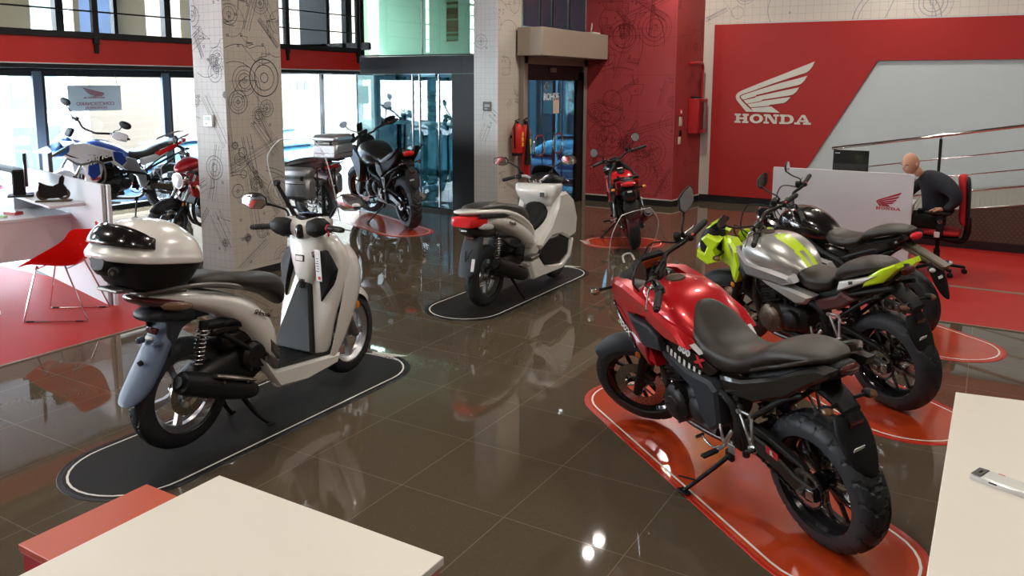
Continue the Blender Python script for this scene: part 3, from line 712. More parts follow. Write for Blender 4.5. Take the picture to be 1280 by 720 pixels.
def wheel(parent, name, cx, cz, R, w, rr, style, rimm, T=None, tread='road', nsp=5, disc=None, discR=.14, hubm=None, hd=False, spin=.3, discs=None):
    T0 = (T or Matrix.Identity(4)) @ Matrix.Translation((cx, 0, cz)) @ rotY(spin)
    g = rim_g(rr, w, 56 if hd else 40)
    hw = w*.26
    if style == 'Y':      # split spokes
        for k in range(nsp):
            A = rotY(2*pi*k/nsp); s = G()
            for q in (-1, 1):
                s.bar((.03, 0, 0), (rr*.52, 0, q*.012), .026, .022, .005); s.bar((rr*.45, 0, q*.008), (rr-.022, 0, q*.062), .022, .019, .005)
            g.join(s, A)
    elif style == 'S':    # single solid spokes
        for k in range(nsp):
            A = rotY(2*pi*k/nsp); s = G().plate([(.02, -.030), (rr*.5, -.017), (rr-.02, -.026), (rr-.02, .020), (rr*.5, .012), (.02, .03)], -.016, .016, .005); g.join(s, A)
    elif style == 'D':    # double straight spokes
        for k in range(nsp):
            A = rotY(2*pi*k/nsp); s = G()
            for q in (-1, 1): s.bar((.02, 0, q*.020), (rr-.015, 0, q*.042), .026, .015, .004)
            g.join(s, A)
    elif style == 'W':    # wire
        for k in range(nsp):
            a = 2*pi*k/nsp; q = 1 if k % 2 else -1; b = a+q*.35
            g.bar((cos(a)*.04, q*.03, sin(a)*.04), (cos(b)*(rr-.02), -q*.004, sin(b)*(rr-.02)), .0035, .0035, .0005)
    g.lathe([(-hw-.02, .022), (-hw-.02, .034), (-hw*.6, .045), (hw*.6, .045), (hw+.02, .034), (hw+.02, .022)], (0, 0, 0), (0, 1, 0), 24)
    g.cyl((0, -hw-.06, 0), (0, hw+.06, 0), .011, n=10)
    rim = obj(name, g, rimm, parent, T=T0)
    obj('tyre', tyre_g(R, w, rr, tread, 220 if hd else 120), RUB, rim, T=T0, sharp=25)
    for sd in (discs if discs is not None else ([disc] if disc else [])):
        y = sd*(hw+.028); d = G()
        d.lathe([(y-.0022, discR*.62), (y-.0022, discR), (y+.0022, discR), (y+.0022, discR*.62)], (0, 0, 0), (0, 1, 0), 44, close=True)
        h = G()
        for k in range(24 if hd else 14):
            for q, a0 in ((.72, 0), (.82, .13), (.92, .06)):
                a = 2*pi*k/(24 if hd else 14)+a0; h.cyl((cos(a)*discR*q, y-.0028, sin(a)*discR*q), (cos(a)*discR*q, y+.0028, sin(a)*discR*q), .0034, n=6)
        for k in range(6): a = 2*pi*k/6; d.bar((cos(a)*.03, y, sin(a)*.03), (cos(a)*discR*.66, y, sin(a)*discR*.66), .014, .004, .001)
        d.lathe([(y-.003, .025), (y-.003, .04), (y+.003, .04), (y+.003, .025)], (0, 0, 0), (0, 1, 0), 24, close=True)
        d.join(h, mi=1); obj('brake_disc', d, [STL, BLKM], rim, T=T0)
    return rim
def chain_loop(parent, x0, z0, r0, x1, z1, r1, y):
    """sprocket at the rear axle and chain to the engine"""
    sp = G(); n = 42; pr = []
    for k in range(n*2): a = 2*pi*k/(n*2); rr = r0+(.004 if k % 2 else -.003); pr.append((x0+cos(a)*rr, z0+sin(a)*rr))
    inn = [(x0+cos(2*pi*k/(n*2))*r0*.72, z0+sin(2*pi*k/(n*2))*r0*.72) for k in range(n*2)]
    vs = []; 
    for yy in (y-.003, y+.003): vs += [(a, yy, b) for a, b in pr]+[(a, yy, b) for a, b in inn]
    N2 = n*2; fs = []
    for j in range(N2):
        k = (j+1) % N2
        fs += [(j, k, N2+k, N2+j), (2*N2+j, 2*N2+N2+j, 2*N2+N2+k, 2*N2+k), (j, 2*N2+j, 2*N2+k, k), (N2+j, N2+k, 3*N2+k, 3*N2+j)]
    sp.add(vs, fs)
    for k in range(5): a = 2*pi*k/5+.3; sp.bar((x0+cos(a)*.02, y, z0+sin(a)*.02), (x0+cos(a)*r0*.75, y, z0+sin(a)*r0*.75), .006, .02, .002)
    s = obj('sprocket', sp, STL, parent)
    c = G(); P = []
    d = sqrt((x1-x0)**2+(z1-z0)**2); th = atan2(z1-z0, x1-x0); al = math.acos((r0-r1)/d)
    L1 = 26
    A = [(x0+r0*cos(th+al), z0+r0*sin(th+al)), (x1+r1*cos(th+al), z1+r1*sin(th+al))]
    B = [(x1+r1*cos(th-al), z1+r1*sin(th-al)), (x0+r0*cos(th-al), z0+r0*sin(th-al))]
    for k in range(L1): P.append((A[0][0]+(A[1][0]-A[0][0])*k/L1, A[0][1]+(A[1][1]-A[0][1])*k/L1))
    for k in range(5): a = th+al-2*al*k/5; P.append((x1+r1*cos(a), z1+r1*sin(a)))
    for k in range(L1): P.append((B[0][0]+(B[1][0]-B[0][0])*k/L1, B[0][1]+(B[1][1]-B[0][1])*k/L1))
    a0 = th-al; 
    for k in range(16): a = a0-(2*pi-2*al)*k/16; P.append((x0+r0*cos(a), z0+r0*sin(a)))
    for i, p in enumerate(P):
        q = P[(i+1) % len(P)]
        c.bar((p[0], y, p[1]), (q[0], y, q[1]), .011 if i % 2 else .017, .0095, .002)
    obj('chain', c, DMET, parent)
    return s
def fork(parent, ax, az, rake, yoff, topz, T, m_low=BLKM, m_up=CHR, r=.021, usd=False, lowlen=.36, offset=.0, tri=True):
    """fork legs through the axle point, leaning back by the rake"""
    d = Vector((-sin(rake), 0, cos(rake))); A = Vector((ax, 0, az)); L = (topz-az)/cos(rake)
    g = G()
    for s in (-1, 1):
        y = Vector((0, s*yoff, 0))
        g.cyl(A+y-d*.03, A+y+d*lowlen, r*1.28 if not usd else r, n=18, b=.004, mi=0); g.cyl(A+y+d*lowlen, A+y+d*L, r if not usd else r*1.3, n=18, mi=1)
        g.cyl(A+y*1.3, A+y*.5, r*.9, n=14, b=.003, mi=0)
    if tri:
        for q in (L-.02, L-.19):
            p = A+d*q; g.box(p, (.075, yoff*2+.075, .032), (0, rake*-1, 0), .01, mi=2)
            for s in (-1, 1): g.cyl(p+Vector((0, s*yoff, 0))-d*.02, p+Vector((0, s*yoff, 0))+d*.02, r*1.75, n=16, mi=2)
    f = obj('front_fork', g, [m_low, m_up, DMET], parent, T=T)
    return f, A, d, L
def caliper(parent, p, T=None, m=GOLDB, y=.05):
    g = G().box(p, (.055, .05, .11), (0, .35, 0), .012); g.cyl((p[0]-.005, p[1]-.032, p[2]+.02), (p[0]-.005, p[1]+.032, p[2]+.02), .018, n=14); g.cyl((p[0]+.01, p[1]-.032, p[2]-.025), (p[0]+.01, p[1]+.032, p[2]-.025), .018, n=14)
    return obj('brake_caliper', g, m, parent, T=T)
def bars(parent, T, cx, cz, half, gx, gz, rise=.0, gripL=.13, m=GOLDB, r=.0135, lev='alu', switch=True, mirx=None, mirror='oval', mz=.2, my=.0, mirz=None, tagred=True, guards=None, mback=.0, msz=(.085, .055), tilt=0):
    """cx,cz clamp point; half = half width; gx,gz grip end point"""
    g = G()
    for s in (1, -1):
        pts = [(cx, s*.0, cz), (cx+.002, s*.07, cz), (cx-.005, s*.13, cz+(gz-cz)*.55), (gx+.09*(cx-gx)+.035, s*(half-gripL-.06), gz+.004), (gx, s*half, gz)]
        g.tube(pts, r, 10, 6)
    hb = obj('handlebar', g, m, parent, T=T)
    for s in (1, -1):
        d = Vector((gx-(gx+.09*(cx-gx)+.035), s*(gripL+.06), gz-(gz+.004))).normalized(); e = Vector((gx, s*half, gz))
        a = e-d*gripL; q = G().cyl(a, e, .0185, n=18, b=.003)
        for k in range(5): q.lathe([(0, .0175), (.003, .0195), (.006, .0175)], a+d*(.012+k*.02), d, 16)
        q.cyl(e, e+d*.014, .014, n=14, b=.003); obj('grip', q, GRIP, hb, T=T)
        if switch:
            p = a-d*.03; q = G().box(p, (.046, .05, .042), None, .01, 0); q.box(p+Vector((-.02, 0, .012)), (.016, .022, .012), None, .003, 1); q.box(p+Vector((-.024, 0, -.01)), (.01, .018, .01), None, .002, 2)
            obj('switch_unit', q, [BLKM, RLAB if (s < 0 and tagred) else BLKM, GRYP], hb, T=T)
        # lever
        f0 = a-d*.05+Vector((.035, 0, .004)); q = G().tube([f0, f0+Vector((.02, s*.02, -.004)), f0+d*.09+Vector((.028, 0, -.012)), f0+d*.16+Vector((.03, 0, -.02)), f0+d*.175+Vector((.027, 0, -.016))], [.008, .0065, .0055, .0055, .007], 8, 5, flat=.7)
        q.box(f0+Vector((0, -s*.005, 0)), (.04, .035, .022), None, .006)
        obj('clutch_lever' if s > 0 else 'brake_lever', q, STL if lev == 'alu' else BLKM, hb, T=T)
        if s < 0:
            q = G().cyl(f0+Vector((.01, .03, .0)), f0+Vector((.004, .03, .045)), .021, n=16, b=.004); q.cyl(f0+Vector((.004, .03, .045)), f0+Vector((.003, .03, .05)), .018, n=16); obj('brake_reservoir', q, [BLKM], hb, T=T)
        if guards:
            gm, lab = guards; q = G(); b0 = a+Vector((.07, 0, .01))
            rows = []
            for k in range(6):
                t = k/5; c = b0+d*(-.03+.17*t); hgt = .045+.02*sin(pi*t)
                rows.append([c+Vector((.0-.03*t*t+ (-.02), 0, hgt)), c+Vector((.012-.03*t*t, 0, hgt*.4)), c+Vector((.012-.03*t*t, 0, -hgt*.4)), c+Vector((-.02-.03*t*t, 0, -hgt*.9))])
            q.sheet(rows); obj('hand_guard', q, gm, hb, T=T, solid=.004, sub=1)
        if mirx is not None:
            mx, myy, mzz = mirx, my, mirz
            base = a-d*.05+Vector((.02, 0, .02)); mp = Vector((mx, s*myy, mzz))
            q = G().tube([base, base+Vector((.0, s*.012, .04)), base*.45+mp*.55+Vector((.012, 0, -.01)), mp+Vector((.022, -s*.03, -.02))], [.0065, .006, .006, .008], 8, 5); q.cyl(base-Vector((0, 0, .01)), base+Vector((0, 0, .022)), .011, n=6)
            head = G()
            R3 = Matrix.Rotation(s*radians(6), 3, 'Z') @ Matrix.Rotation(radians(tilt), 3, 'Y')
            if mirror == 'round':
                hh = G().lathe([(-.018, 0), (-.016, msz[0]*.6), (-.006, msz[0]*.95), (0, msz[0])], (0, 0, 0), (-1, 0, 0), 24); gl = G().lathe([(0, 0), (0, msz[0]*.93), (.002, msz[0]*.9), (.002, 0)], (0, 0, 0), (-1, 0, 0), 24)
            else:
                a_, b_ = msz
                if mirror == 'poly': ol = [(-a_, -.2*b_), (-.75*a_, .8*b_), (-.1*a_, b_), (.75*a_, .85*b_), (a_, .3*b_), (.72*a_, -.7*b_), (.1*a_, -b_), (-.65*a_, -.85*b_)]
                else: ol = [(a_*cos(2*pi*k/20)*(1+.12*sin(2*pi*k/20)), b_*sin(2*pi*k/20)) for k in range(20)]
                ol = [(s*p_[0], p_[1]) for p_ in ol]
                n_ = len(ol)
                rings = [[(0, y*q_, z*q_) for y, z in ol] for q_ in (1,)]+[[(x_, y*q_, z*q_) for y, z in ol] for x_, q_ in ((.006, 1.0), (.016, .86), (.024, .55), (.027, .2))]
                hh = G().loft(rings); gl = G().loft([[(-.0005, y*.94, z*.94) for y, z in ol], [(-.002, y*.92, z*.92) for y, z in ol]])
            TT = Matrix.Translation(mp) @ R3.to_4x4()
            q.join(hh, TT); mo = obj('mirror', q, [BLKM], parent if False else hb, T=T)
            mo.parent = parent; mo.name = 'mirror'
            obj('mirror_glass', gl, MIR, mo, T=(T @ TT if T is not None else TT))
    return hb
def indicator(parent, p, d, lens, L=.06, T=None, stalk=True, sz=1.0):
    p = Vector(p); d = Vector(d).normalized(); g = G()
    if stalk: g.tube([p, p+d*L*.5, p+d*L], .008*sz, 8, 3)
    e = p+d*(L+.02*sz); g.ell(e, (.030*sz, .024*sz, .019*sz), 12); o = obj('indicator', g, BLKM, parent, T=T)
    obj('indicator_lens', G().ell(e+Vector((-.012*sz, d.y*.006, 0)), (.026*sz, .022*sz, .017*sz), 12), lens, o, T=T)
    return o
def engine(parent, cx, cz, s=1.0, m=DMET, cover=BRNZ, tilt=radians(18), cyl=2, w=.34, hd=True):
    """crankcase, cylinder block with fins, head, round covers"""
    g = G(); hw = w/2*s
    g.hull([(cx-.22*s, cz+.06*s, cz, cz-.06*s, hw*.6), (cx-.18*s, cz+.11*s, cz, cz-.1*s, hw*.82), (cx-.02*s, cz+.12*s, cz, cz-.13*s, hw*.9), (cx+.12*s, cz+.09*s, cz-.01, cz-.13*s, hw*.85), (cx+.20*s, cz+.03*s, cz-.02, cz-.08*s, hw*.6)], 20, mi=0)
    g.hull([(cx-.14*s, cz-.10*s, cz-.14*s, cz-.17*s, hw*.5), (cx+.1*s, cz-.10*s, cz-.14*s, cz-.18*s, hw*.5)], 12)
    A = Vector((cx+.07*s, 0, cz+.07*s)); d = Vector((sin(tilt), 0, cos(tilt)))
    R = Matrix.Rotation(tilt, 3, 'Y')
    for k in range(9):
        g.box(A+d*(.03+.021*k)*s, (.19*s, w*.80*s, .007*s), R, .002)
    g.box(A+d*.11*s, (.165*s, w*.70*s, .2*s), R, .01)
    g.box(A+d*.245*s, (.2*s, w*.86*s, .075*s), R, .02); g.box(A+d*.30*s, (.17*s, w*.78*s, .05*s), R, .022)
    e = obj('engine', g, m, parent)
    for sd in (1, -1):
        c = G(); y0 = sd*hw*.8
        c.lathe([(0, .105*s), (.035*s, .100*s), (.052*s, .082*s), (.056*s, .05*s), (.066*s, .045*s), (.070*s, 0)], (cx+.055*s, y0, cz-.015*s), (0, sd, 0), 32)
        if sd > 0: c.box((cx+.08*s, y0+sd*.066*s, cz-.01), (.07*s, .01, .016*s), (0, .5, 0), .003)
        for k in range(7): a = 2*pi*k/7; c.cyl((cx+.055*s+cos(a)*.098*s, y0, cz-.015*s+sin(a)*.098*s), (cx+.055*s+cos(a)*.098*s, y0+sd*.045*s, cz-.015*s+sin(a)*.098*s), .008*s, n=8)
        obj('engine_cover', c, cover, e)
        c = G(); c.lathe([(0, .07*s), (.03*s, .066*s), (.042*s, .05*s), (.045*s, 0)], (cx-.12*s, y0, cz+.01*s), (0, sd, 0), 28)
        obj('sprocket_cover', c, m, e)
    q = G()
    for sd in (1, -1):
        q.tube([(cx-.1*s, sd*hw*.5, cz+.13*s), (cx-.02*s, sd*hw*.95, cz+.19*s), (cx+.03*s, sd*hw*.85, cz+.26*s), (cx-.03*s, sd*.05, cz+.33*s)], .011*s, 8, 5)
        q.tube([(cx+.15*s, sd*hw*.7, cz+.30*s), (cx+.17*s, sd*hw*1.0, cz+.22*s), (cx+.13*s, sd*hw*.9, cz+.1*s)], .006*s, 6, 5)
        for k in range(4): q.box((cx-.16*s+.05*k, sd*hw*.72, cz+.13*s+.02*(k % 2)), (.03, .03, .045), (0, .2*k, 0), .006)
        q.cyl((cx+.02, sd*hw*.6, cz+.16*s), (cx+.02, sd*hw*.95, cz+.16*s), .026*s, n=16, b=.004)
    obj('hoses', q, BLKM, e)
    return e
def pegs(parent, x, z, y, m=ALU, x2=None, z2=None, rub=BLKM):
    for s in (1, -1):
        g = G().tube([(x, s*y*.7, z+.02), (x, s*y*.85, z), (x-.01, s*(y+.02), z)], .009, 8, 3); g.box((x-.01, s*(y+.055), z), (.03, .09, .018), None, .005, 1)
        g.bar((x+.01, s*y*.82, z+.005), (x-.06, s*y*.80, z+.10), .012, .02, .004); g.bar((x+.01, s*y*.82, z+.005), (x+.03, s*y*.80, z+.10), .012, .018, .004)
        g.bar((x-.05, s*y*.83, z+.03), (x-.05, s*y*.83, z-.02), .006, .05, .003)
        obj('footrest', g, [m, rub], parent)
        if x2 is not None:   # pillion hanger, open triangle
            g = G(); yy = s*y*.86
            a = Vector((x2+.055, yy*.92, z2+.15)); b_ = Vector((x2-.03, yy*.92, z2+.155)); c = Vector((x2-.035, yy, z2))
            g.bar(a, c, .012, .017, .004); g.bar(b_, c, .012, .017, .004); g.bar(a, b_, .012, .014, .004); g.box(c, (.05, .02, .035), (0, .4, 0), .006); g.box(c+Vector((-.02, s*.03, .012)), (.075, .025, .018), (0, .5, 0), .006, 1)
            g.cyl(a, a+Vector((0, s*.012, 0)), .011, n=10); g.cyl(b_, b_+Vector((0, s*.012, 0)), .011, n=10)
            obj('pillion_footrest', g, [m, rub], parent)
def sidestand(parent, x, z, lean, m=BLKM, L=None, fy=.27, fx=-.12):
    # foot must reach the ground: ground plane z' = -y*sin(lean)... (bike leans to +y)
    t = tan(radians(lean)); yf = fy; zf = yf*t+.012
    g = G().tube([(x, .13, z), (x+fx*.4, .13+(yf-.13)*.4, z+(zf-z)*.42), (x+fx, yf, zf)], [.013, .011, .010], 10, 5)
    g.box((x+fx, yf, zf-.002), (.07, .045, .010), (radians(lean), 0, 0), .004); g.tube([(x+fx*.7, .13+(yf-.13)*.7, z+(zf-z)*.7), (x+fx*.7+.07, yf, z+(zf-z)*.62)], .005, 6, 3)
    g.box((x, .125, z), (.05, .03, .06), None, .008)
    return obj('side_stand', g, m, parent)
def stand_z(y, lean): return y*tan(radians(lean))
# ================================================================== WHITE SCOOTER WITH TOP BOX
def arcfender(R, w, a0, a1, n=14, cx=0, cz=0, k=7, drop=.05, taper=.25):
    rows = []
    for i in range(n+1):
        t = i/n; a = radians(a0+(a1-a0)*t); tw = 1-taper*abs(2*t-1)**3; row = []
        for j in range(k):
            u = -1+2*j/(k-1); rr = R-drop*abs(u)**2.6; row.append((cx+cos(a)*rr, w*u*tw, cz+sin(a)*rr))
        rows.append(row)
    return G().sheet(rows)
def spring(g, a, b, r, turns=9, w=.006, mi=0):
    a = Vector(a); b = Vector(b); d = (b-a); L = d.length; d.normalize(); e = d.orthogonal().normalized(); f = d.cross(e); n = turns*10
    g.tube([a+d*L*i/n+(e*cos(2*pi*i*turns/n)+f*sin(2*pi*i*turns/n))*r for i in range(n+1)], w, 6, 1, mi=mi, smooth=False)

def sh():
    t = place('scooter', 'white scooter with large white and black top box and tall clear windscreen, nearest scooter', 'scooter', -1.26, -.31, 91.5, 0, .035, None)
    rake = radians(27); S = steerM(1.45, rake, 6)
    rw_ = wheel(t, 'rear_wheel', .0, .30, .302, .125, .212, 'S', ALU, nsp=5, hd=True, discs=[-1], discR=.115, spin=.5)
    fw_ = wheel(t, 'front_wheel', 1.345, .285, .290, .10, .212, 'S', ALU, T=S, nsp=5, hd=True, discs=[1], discR=.12, spin=.2)
    f, A, d, L = fork(t, 1.345, .285, rake, .075, .70, S, m_low=ALUD, m_up=ALUD, lowlen=.34, tri=False)
    caliper(f, (1.38, .075, .42), S)
    for s in (-1, 1): obj('reflector', G().ell((1.375-.02, s*.108, .47), (.022, .008, .028), 12), LAMB, f, T=S)
    obj('front_mudguard', arcfender(.325, .075, 35, 150, cx=1.345, cz=.285, drop=.07), WHT, t, sub=2, solid=.006, T=S)
    # rear body
    g = G().hull([(-.25, .905, .885, .87, .05), (-.20, .905, .88, .845, .10), (-.05, .89, .855, .79, .155), (.12, .865, .80, .725, .180), (.30, .80, .72, .60, .195, 3, 2.5), (.42, .74, .60, .42, .20, 3, 2.5), (.50, .66, .47, .28, .20, 3, 2.5), (.56, .60, .38, .23, .185, 3, 2.5)], 28)
    obj('rear_body', g, WHT, t, sub=1)
    g = G().plate([(.50, .30), (1.06, .245), (1.03, .185), (.75, .16), (.52, .19), (.44, .31), (.40, .40)], -.15, -.208, .014); g.mir(); obj('floor_side_panel', g, WHT, t, sub=0)
    g = G().box((.80, 0, .265), (.56, .36, .05), (0, radians(5), 0), .015); obj('footboard', g, BLKM, t)
    g = G()
    for k in range(5): g.box((.62+k*.08, -.11, .293-k*.007), (.03, .12, .006), (0, radians(5), 0), .002); g.box((.62+k*.08, .11, .293-k*.007), (.03, .12, .006), (0, radians(5), 0), .002)
    obj('foot_mat', g, GRYP, t)
    # decal lettering on the tail
    g = textg('SHmode', .036, .001, .001, .2); o = obj('badge', g, BLKG, t, T=frame((.41, -.203, .665), (cos(.45)*-1 if False else 1, 0, -.45), (.45, 0, 1)), smooth=False)
    o.data.transform(Matrix.Identity(4))
    # seat
    g = G().hull([(.02, .93, .90, .875, .10), (.10, .945, .90, .865, .145), (.25, .935, .88, .83, .155), (.38, .885, .84, .79, .150), (.50, .865, .81, .75, .145), (.62, .85, .78, .70, .13), (.69, .82, .74, .64, .105), (.73, .75, .69, .60, .06)], 24)
    obj('seat', g, SEAT, t, sub=2)
    g = G()
    for s in (1, -1): g.tube([(-.24, s*.03, .925), (-.23, s*.11, .925), (-.10, s*.165, .925), (.08, s*.185, .905), (.24, s*.182, .862), (.30, s*.168, .832)], [.013, .013, .013, .014, .015, .012], 10, 6, flat=.8)
    g.box((-.12, 0, .925), (.22, .24, .018), (0, .05, 0), .006); obj('grab_rail', g, mat('grey_rail_paint', (.20, .19, .18), .35, .6), t)
    # leg shield and tunnel
    g = G().hull([(.19, 1.0, .95, .86, .14), (.30, 1.03, .97, .86, .185, 3.4), (.45, 1.03, .98, .90, .205, 3.4), (.60, 1.09, 1.03, .955, .222, 3.2), (.74, 1.20, 1.09, .985, .232, 3), (.86, 1.23, 1.10, 1.0, .218, 3), (.95, 1.19, 1.08, 1.0, .185, 3), (1.01, 1.13, 1.06, 1.0, .13, 3)], 32, axis='z')
    obj('leg_shield', g, WHT, t, sub=1)
    for s in (-1, 1):    # forward wings
        rows = []
        for z, xi, xo, yo in ((.21, .95, 1.03, .175), (.32, .98, 1.11, .205), (.46, 1.0, 1.19, .222), (.6, 1.04, 1.25, .232), (.73, 1.09, 1.285, .222), (.84, 1.12, 1.29, .19), (.93, 1.14, 1.24, .14)):
            rows.append([(xi, s*(yo+.004), z), ((xi*2+xo)/3, s*(yo+.022), z), ((xi+xo*2)/3, s*(yo+.014), z), (xo, s*(yo-.02), z), (xo+.012, s*(yo-.05), z)])
        obj('side_wing', G().sheet(rows), WHT, t, sub=2, solid=.008)
        g = G().plate([(s*.075, .925), (s*.155, .915), (s*.222, .80), (s*.205, .70), (s*.15, .60), (s*.135, .72)], .99, .935, .008, plane='yz', warp=lambda v: (v.x+.04*(v.y/.22)**2+(v.z-.75)*.08, v.y, v.z)); obj('knee_pad', g, BLKM, t)
    g = G().plate([(-.035, .735), (.035, .735), (.06, .68), (.168, .295), (-.168, .295), (-.06, .68)], .99, .955, .012, plane='yz', warp=lambda v: (v.x-.13*(.74-v.z)/.45, v.y, v.z)); obj('tunnel_cover', g, BLKM, t)
    g = G().box((.945, 0, .70), (.02, .05, .065), None, .01, 0); g.tube([(.93, -.012, .72), (.918, -.012, .70), (.93, -.01, .675)], .006, 6, 4); obj('bag_hook', g, BLKG, t)
    # front pipe area of the inner shield: lower panel and key cylinder
    g = G().hull([(.66, 1.05, .995, .95, .05), (.75, 1.05, .99, .935, .08), (.85, 1.06, .99, .935, .115), (.94, 1.08, 1.0, .945, .15), (1.0, 1.08, 1.01, .96, .15), (1.03, 1.06, 1.02, .98, .12)], 20, axis='z'); obj('inner_fairing', g, WHT, t, sub=1)
    g = G().box((.945, .01, .865), (.02, .085, .05), (0, .06, 0), .008); g.box((.933, .01, .865), (.004, .06, .03), (0, .06, 0), .002, 1); obj('warning_label', g, [BLAB, WLAB], t)
    g = G().box((.962, -.105, .895), (.03, .085, .055), (0, 0, -.1), .016); g.cyl((.955, -.12, .90), (.935, -.12, .90), .017, n=16, b=.003); obj('ignition_lock', g, BLKG, t)
    # handlebar cover (turns with the bars)
    g = G().hull([(-.175, 1.075, 1.0, .945, .035, 2.5, 2.5, 1.085), (-.13, 1.10, 1.01, .94, .050, 2.5, 2.5, 1.075), (-.06, 1.12, 1.02, .935, .070, 2.5, 2.5, 1.05), (0, 1.125, 1.02, .93, .078, 2.5, 2.5, 1.035), (.06, 1.12, 1.02, .935, .070, 2.5, 2.5, 1.05), (.13, 1.10, 1.01, .94, .050, 2.5, 2.5, 1.075), (.175, 1.075, 1.0, .945, .035, 2.5, 2.5, 1.085)], 24, axis='y')
    hc = obj('handlebar_cover', g, WHT, t, sub=1, T=S)
    for s in (-1, 1):
        g = G().hull([(s*.07, .99, .955, .91, .048, 2.6, 2.6, 1.06), (s*.12, .99, .95, .895, .062, 2.6, 2.6, 1.062), (s*.175, .985, .945, .90, .054, 2.6, 2.6, 1.07), (s*.215, .97, .94, .915, .030, 2.6, 2.6, 1.07)], 18, axis='y')
        g.box((.905, s*.15, 1.085), (.012, .03, .016), None, .004); g.box((.903, s*.16, 1.055), (.012, .022, .014), None, .004); o = obj('switch_unit', g, BLKM, hc, sub=0, T=S)
        a = Vector((.935, s*.215, 1.065)); b = Vector((.905, s*.345, 1.06)); q = G().cyl(a, b, .0175, n=18, b=.003); dd = (b-a).normalized()
        for k in range(6): q.lathe([(0, .0175), (.003, .0198), (.006, .0175)], a+dd*(.012+k*.019), dd, 16)
        q.cyl(b, b+dd*.014, .0155, n=14, b=.003); obj('grip', q, GRIP, hc, T=S)
        if s < 0: obj('throttle_tag', G().cyl(a-dd*.002, a+dd*.016, .0215, n=16, b=.003).box(a+Vector((-.005, -.01, -.035)), (.012, .014, .035), None, .004), RLAB, hc, T=S)
        q = G().tube([(1.0, s*.17, 1.06), (1.005, s*.22, 1.055), (.985, s*.30, 1.05), (.97, s*.36, 1.048)], [.008, .0055, .005, .006], 8, 5, flat=.7); obj('brake_lever', q, STL, hc, T=S)
        q = G().tube([(1.04, s*.16, 1.105), (1.045, s*.185, 1.155), (1.0, s*.25, 1.19), (.985, s*.285, 1.20)], [.008, .007, .007, .012], 8, 6)
        ol = [(a_*1.0, b_) for a_, b_ in [(-.108, -.014), (-.088, .034), (-.022, .056), (.058, .052), (.10, .024), (.102, -.020), (.052, -.052), (-.034, -.051)]]
        ol = [(-s*a_, b_) for a_, b_ in ol]
        q2 = G().loft([[(x_, y*k, z*k) for y, z in ol] for x_, k in ((0, 1), (.012, 1), (.028, .8), (.04, .45))]); TT = Matrix.Translation((.965, s*.375, 1.22)) @ Matrix.Rotation(radians(-7), 4, 'Y'); q.join(q2, TT); mo = obj('mirror', q, BLKM, t, T=S)
        obj('mirror_glass', G().loft([[(-.0005, y*.93, z*.92) for y, z in ol], [(-.002, y*.9, z*.9) for y, z in ol]]), MIR, mo, T=S @ TT)
    g = G().hull([(.955, 1.10, 1.085, 1.06, .045), (1.0, 1.135, 1.11, 1.07, .095), (1.06, 1.15, 1.12, 1.07, .11), (1.12, 1.13, 1.10, 1.06, .09)], 20); obj('instrument_pod', g, BLKG, hc, sub=1, T=S)
    g = G().box((1.03, 0, 1.137), (.07, .13, .006), (0, .25, 0), .004, 0); g.box((1.045, 0, 1.141), (.03, .09, .004), (0, .25, 0), .003, 1); obj('display', g, [MIR, LBLUE], hc, T=S)
    g = G().hull([(.915, 1.075, 1.04, .99, .024), (.94, 1.085, 1.045, .985, .036), (.97, 1.09, 1.05, .98, .04)], 16); obj('centre_cap', g, BLKG, hc, sub=1, T=S)
    # windscreen
    rows = []; n = 12
    for i in range(11):
        z = 1.085+.53*i/10; w_ = .205+.028*sin(pi*min(1, i/10*.9)); 
        if i > 7: w_ *= (1-((i-7)/3.0)**2.4*.42)
        rows.append([(1.145-(z-1.08)*.30-1.35*(w_*(-1+2*j/n))**2, w_*(-1+2*j/n), z) for j in range(n+1)])
    sc_ = obj('windscreen', G().sheet(rows), CLR, t, sub=1, solid=.003, T=S)
    edge = [r[0] for r in rows]+rows[-1][1:-1]+[r[-1] for r in reversed(rows)]
    obj('screen_edge_glint', G().tube(edge, .0035, 6, 2), mat('edge_glint', (.75, .78, .78), .2, 0, .5), sc_, T=S)  # pale tube drawn as the highlight along the screen rim
    for s in (-1, 1):
        a_, b_, c_, e_ = (1.07, .125, 1.01, .215) if s > 0 else (1.10, -.075, 1.05, -.115)
        g = G().tube([(a_, b_, 1.10), ((a_+c_)/2, (b_+e_)/2, 1.215), (c_, e_, 1.335)], [.016, .014, .012], 10, 5); g.cyl((c_+.02, e_, 1.335), (c_-.015, e_, 1.335), .019, n=14, b=.003); obj('screen_bracket', g, BLKM, sc_, T=S)
    # headlight and front
    obj('headlight', G().hull([(1.16, 1.0, .93, .86, .10), (1.22, .985, .925, .875, .08), (1.26, .96, .92, .89, .05)], 18), CLEN, t, sub=1)
    # rear lamp cluster, mudguard
    g = G().hull([(-.275, .895, .88, .868, .05), (-.25, .90, .875, .85, .10), (-.17, .885, .855, .81, .135), (-.06, .86, .83, .785, .155), (.0, .84, .82, .79, .15)], 22); tl = obj('tail_light', g, DLRED, t, sub=1)
    for s in (-1, 1): obj('rear_indicator', G().hull([(-.19, .865, .845, .815, .02, 2.5, 2.5, s*.115), (-.08, .845, .82, .79, .035, 2.5, 2.5, s*.135), (-.01, .825, .81, .79, .02, 2.5, 2.5, s*.15)], 12), SMOK, tl, sub=1)
    g = G().hull([(-.23, .795, .775, .755, .06), (-.18, .82, .78, .74, .10), (-.05, .82, .76, .70, .12), (.10, .79, .73, .67, .12)], 18); obj('tail_underside', g, GRYP, t, sub=1)
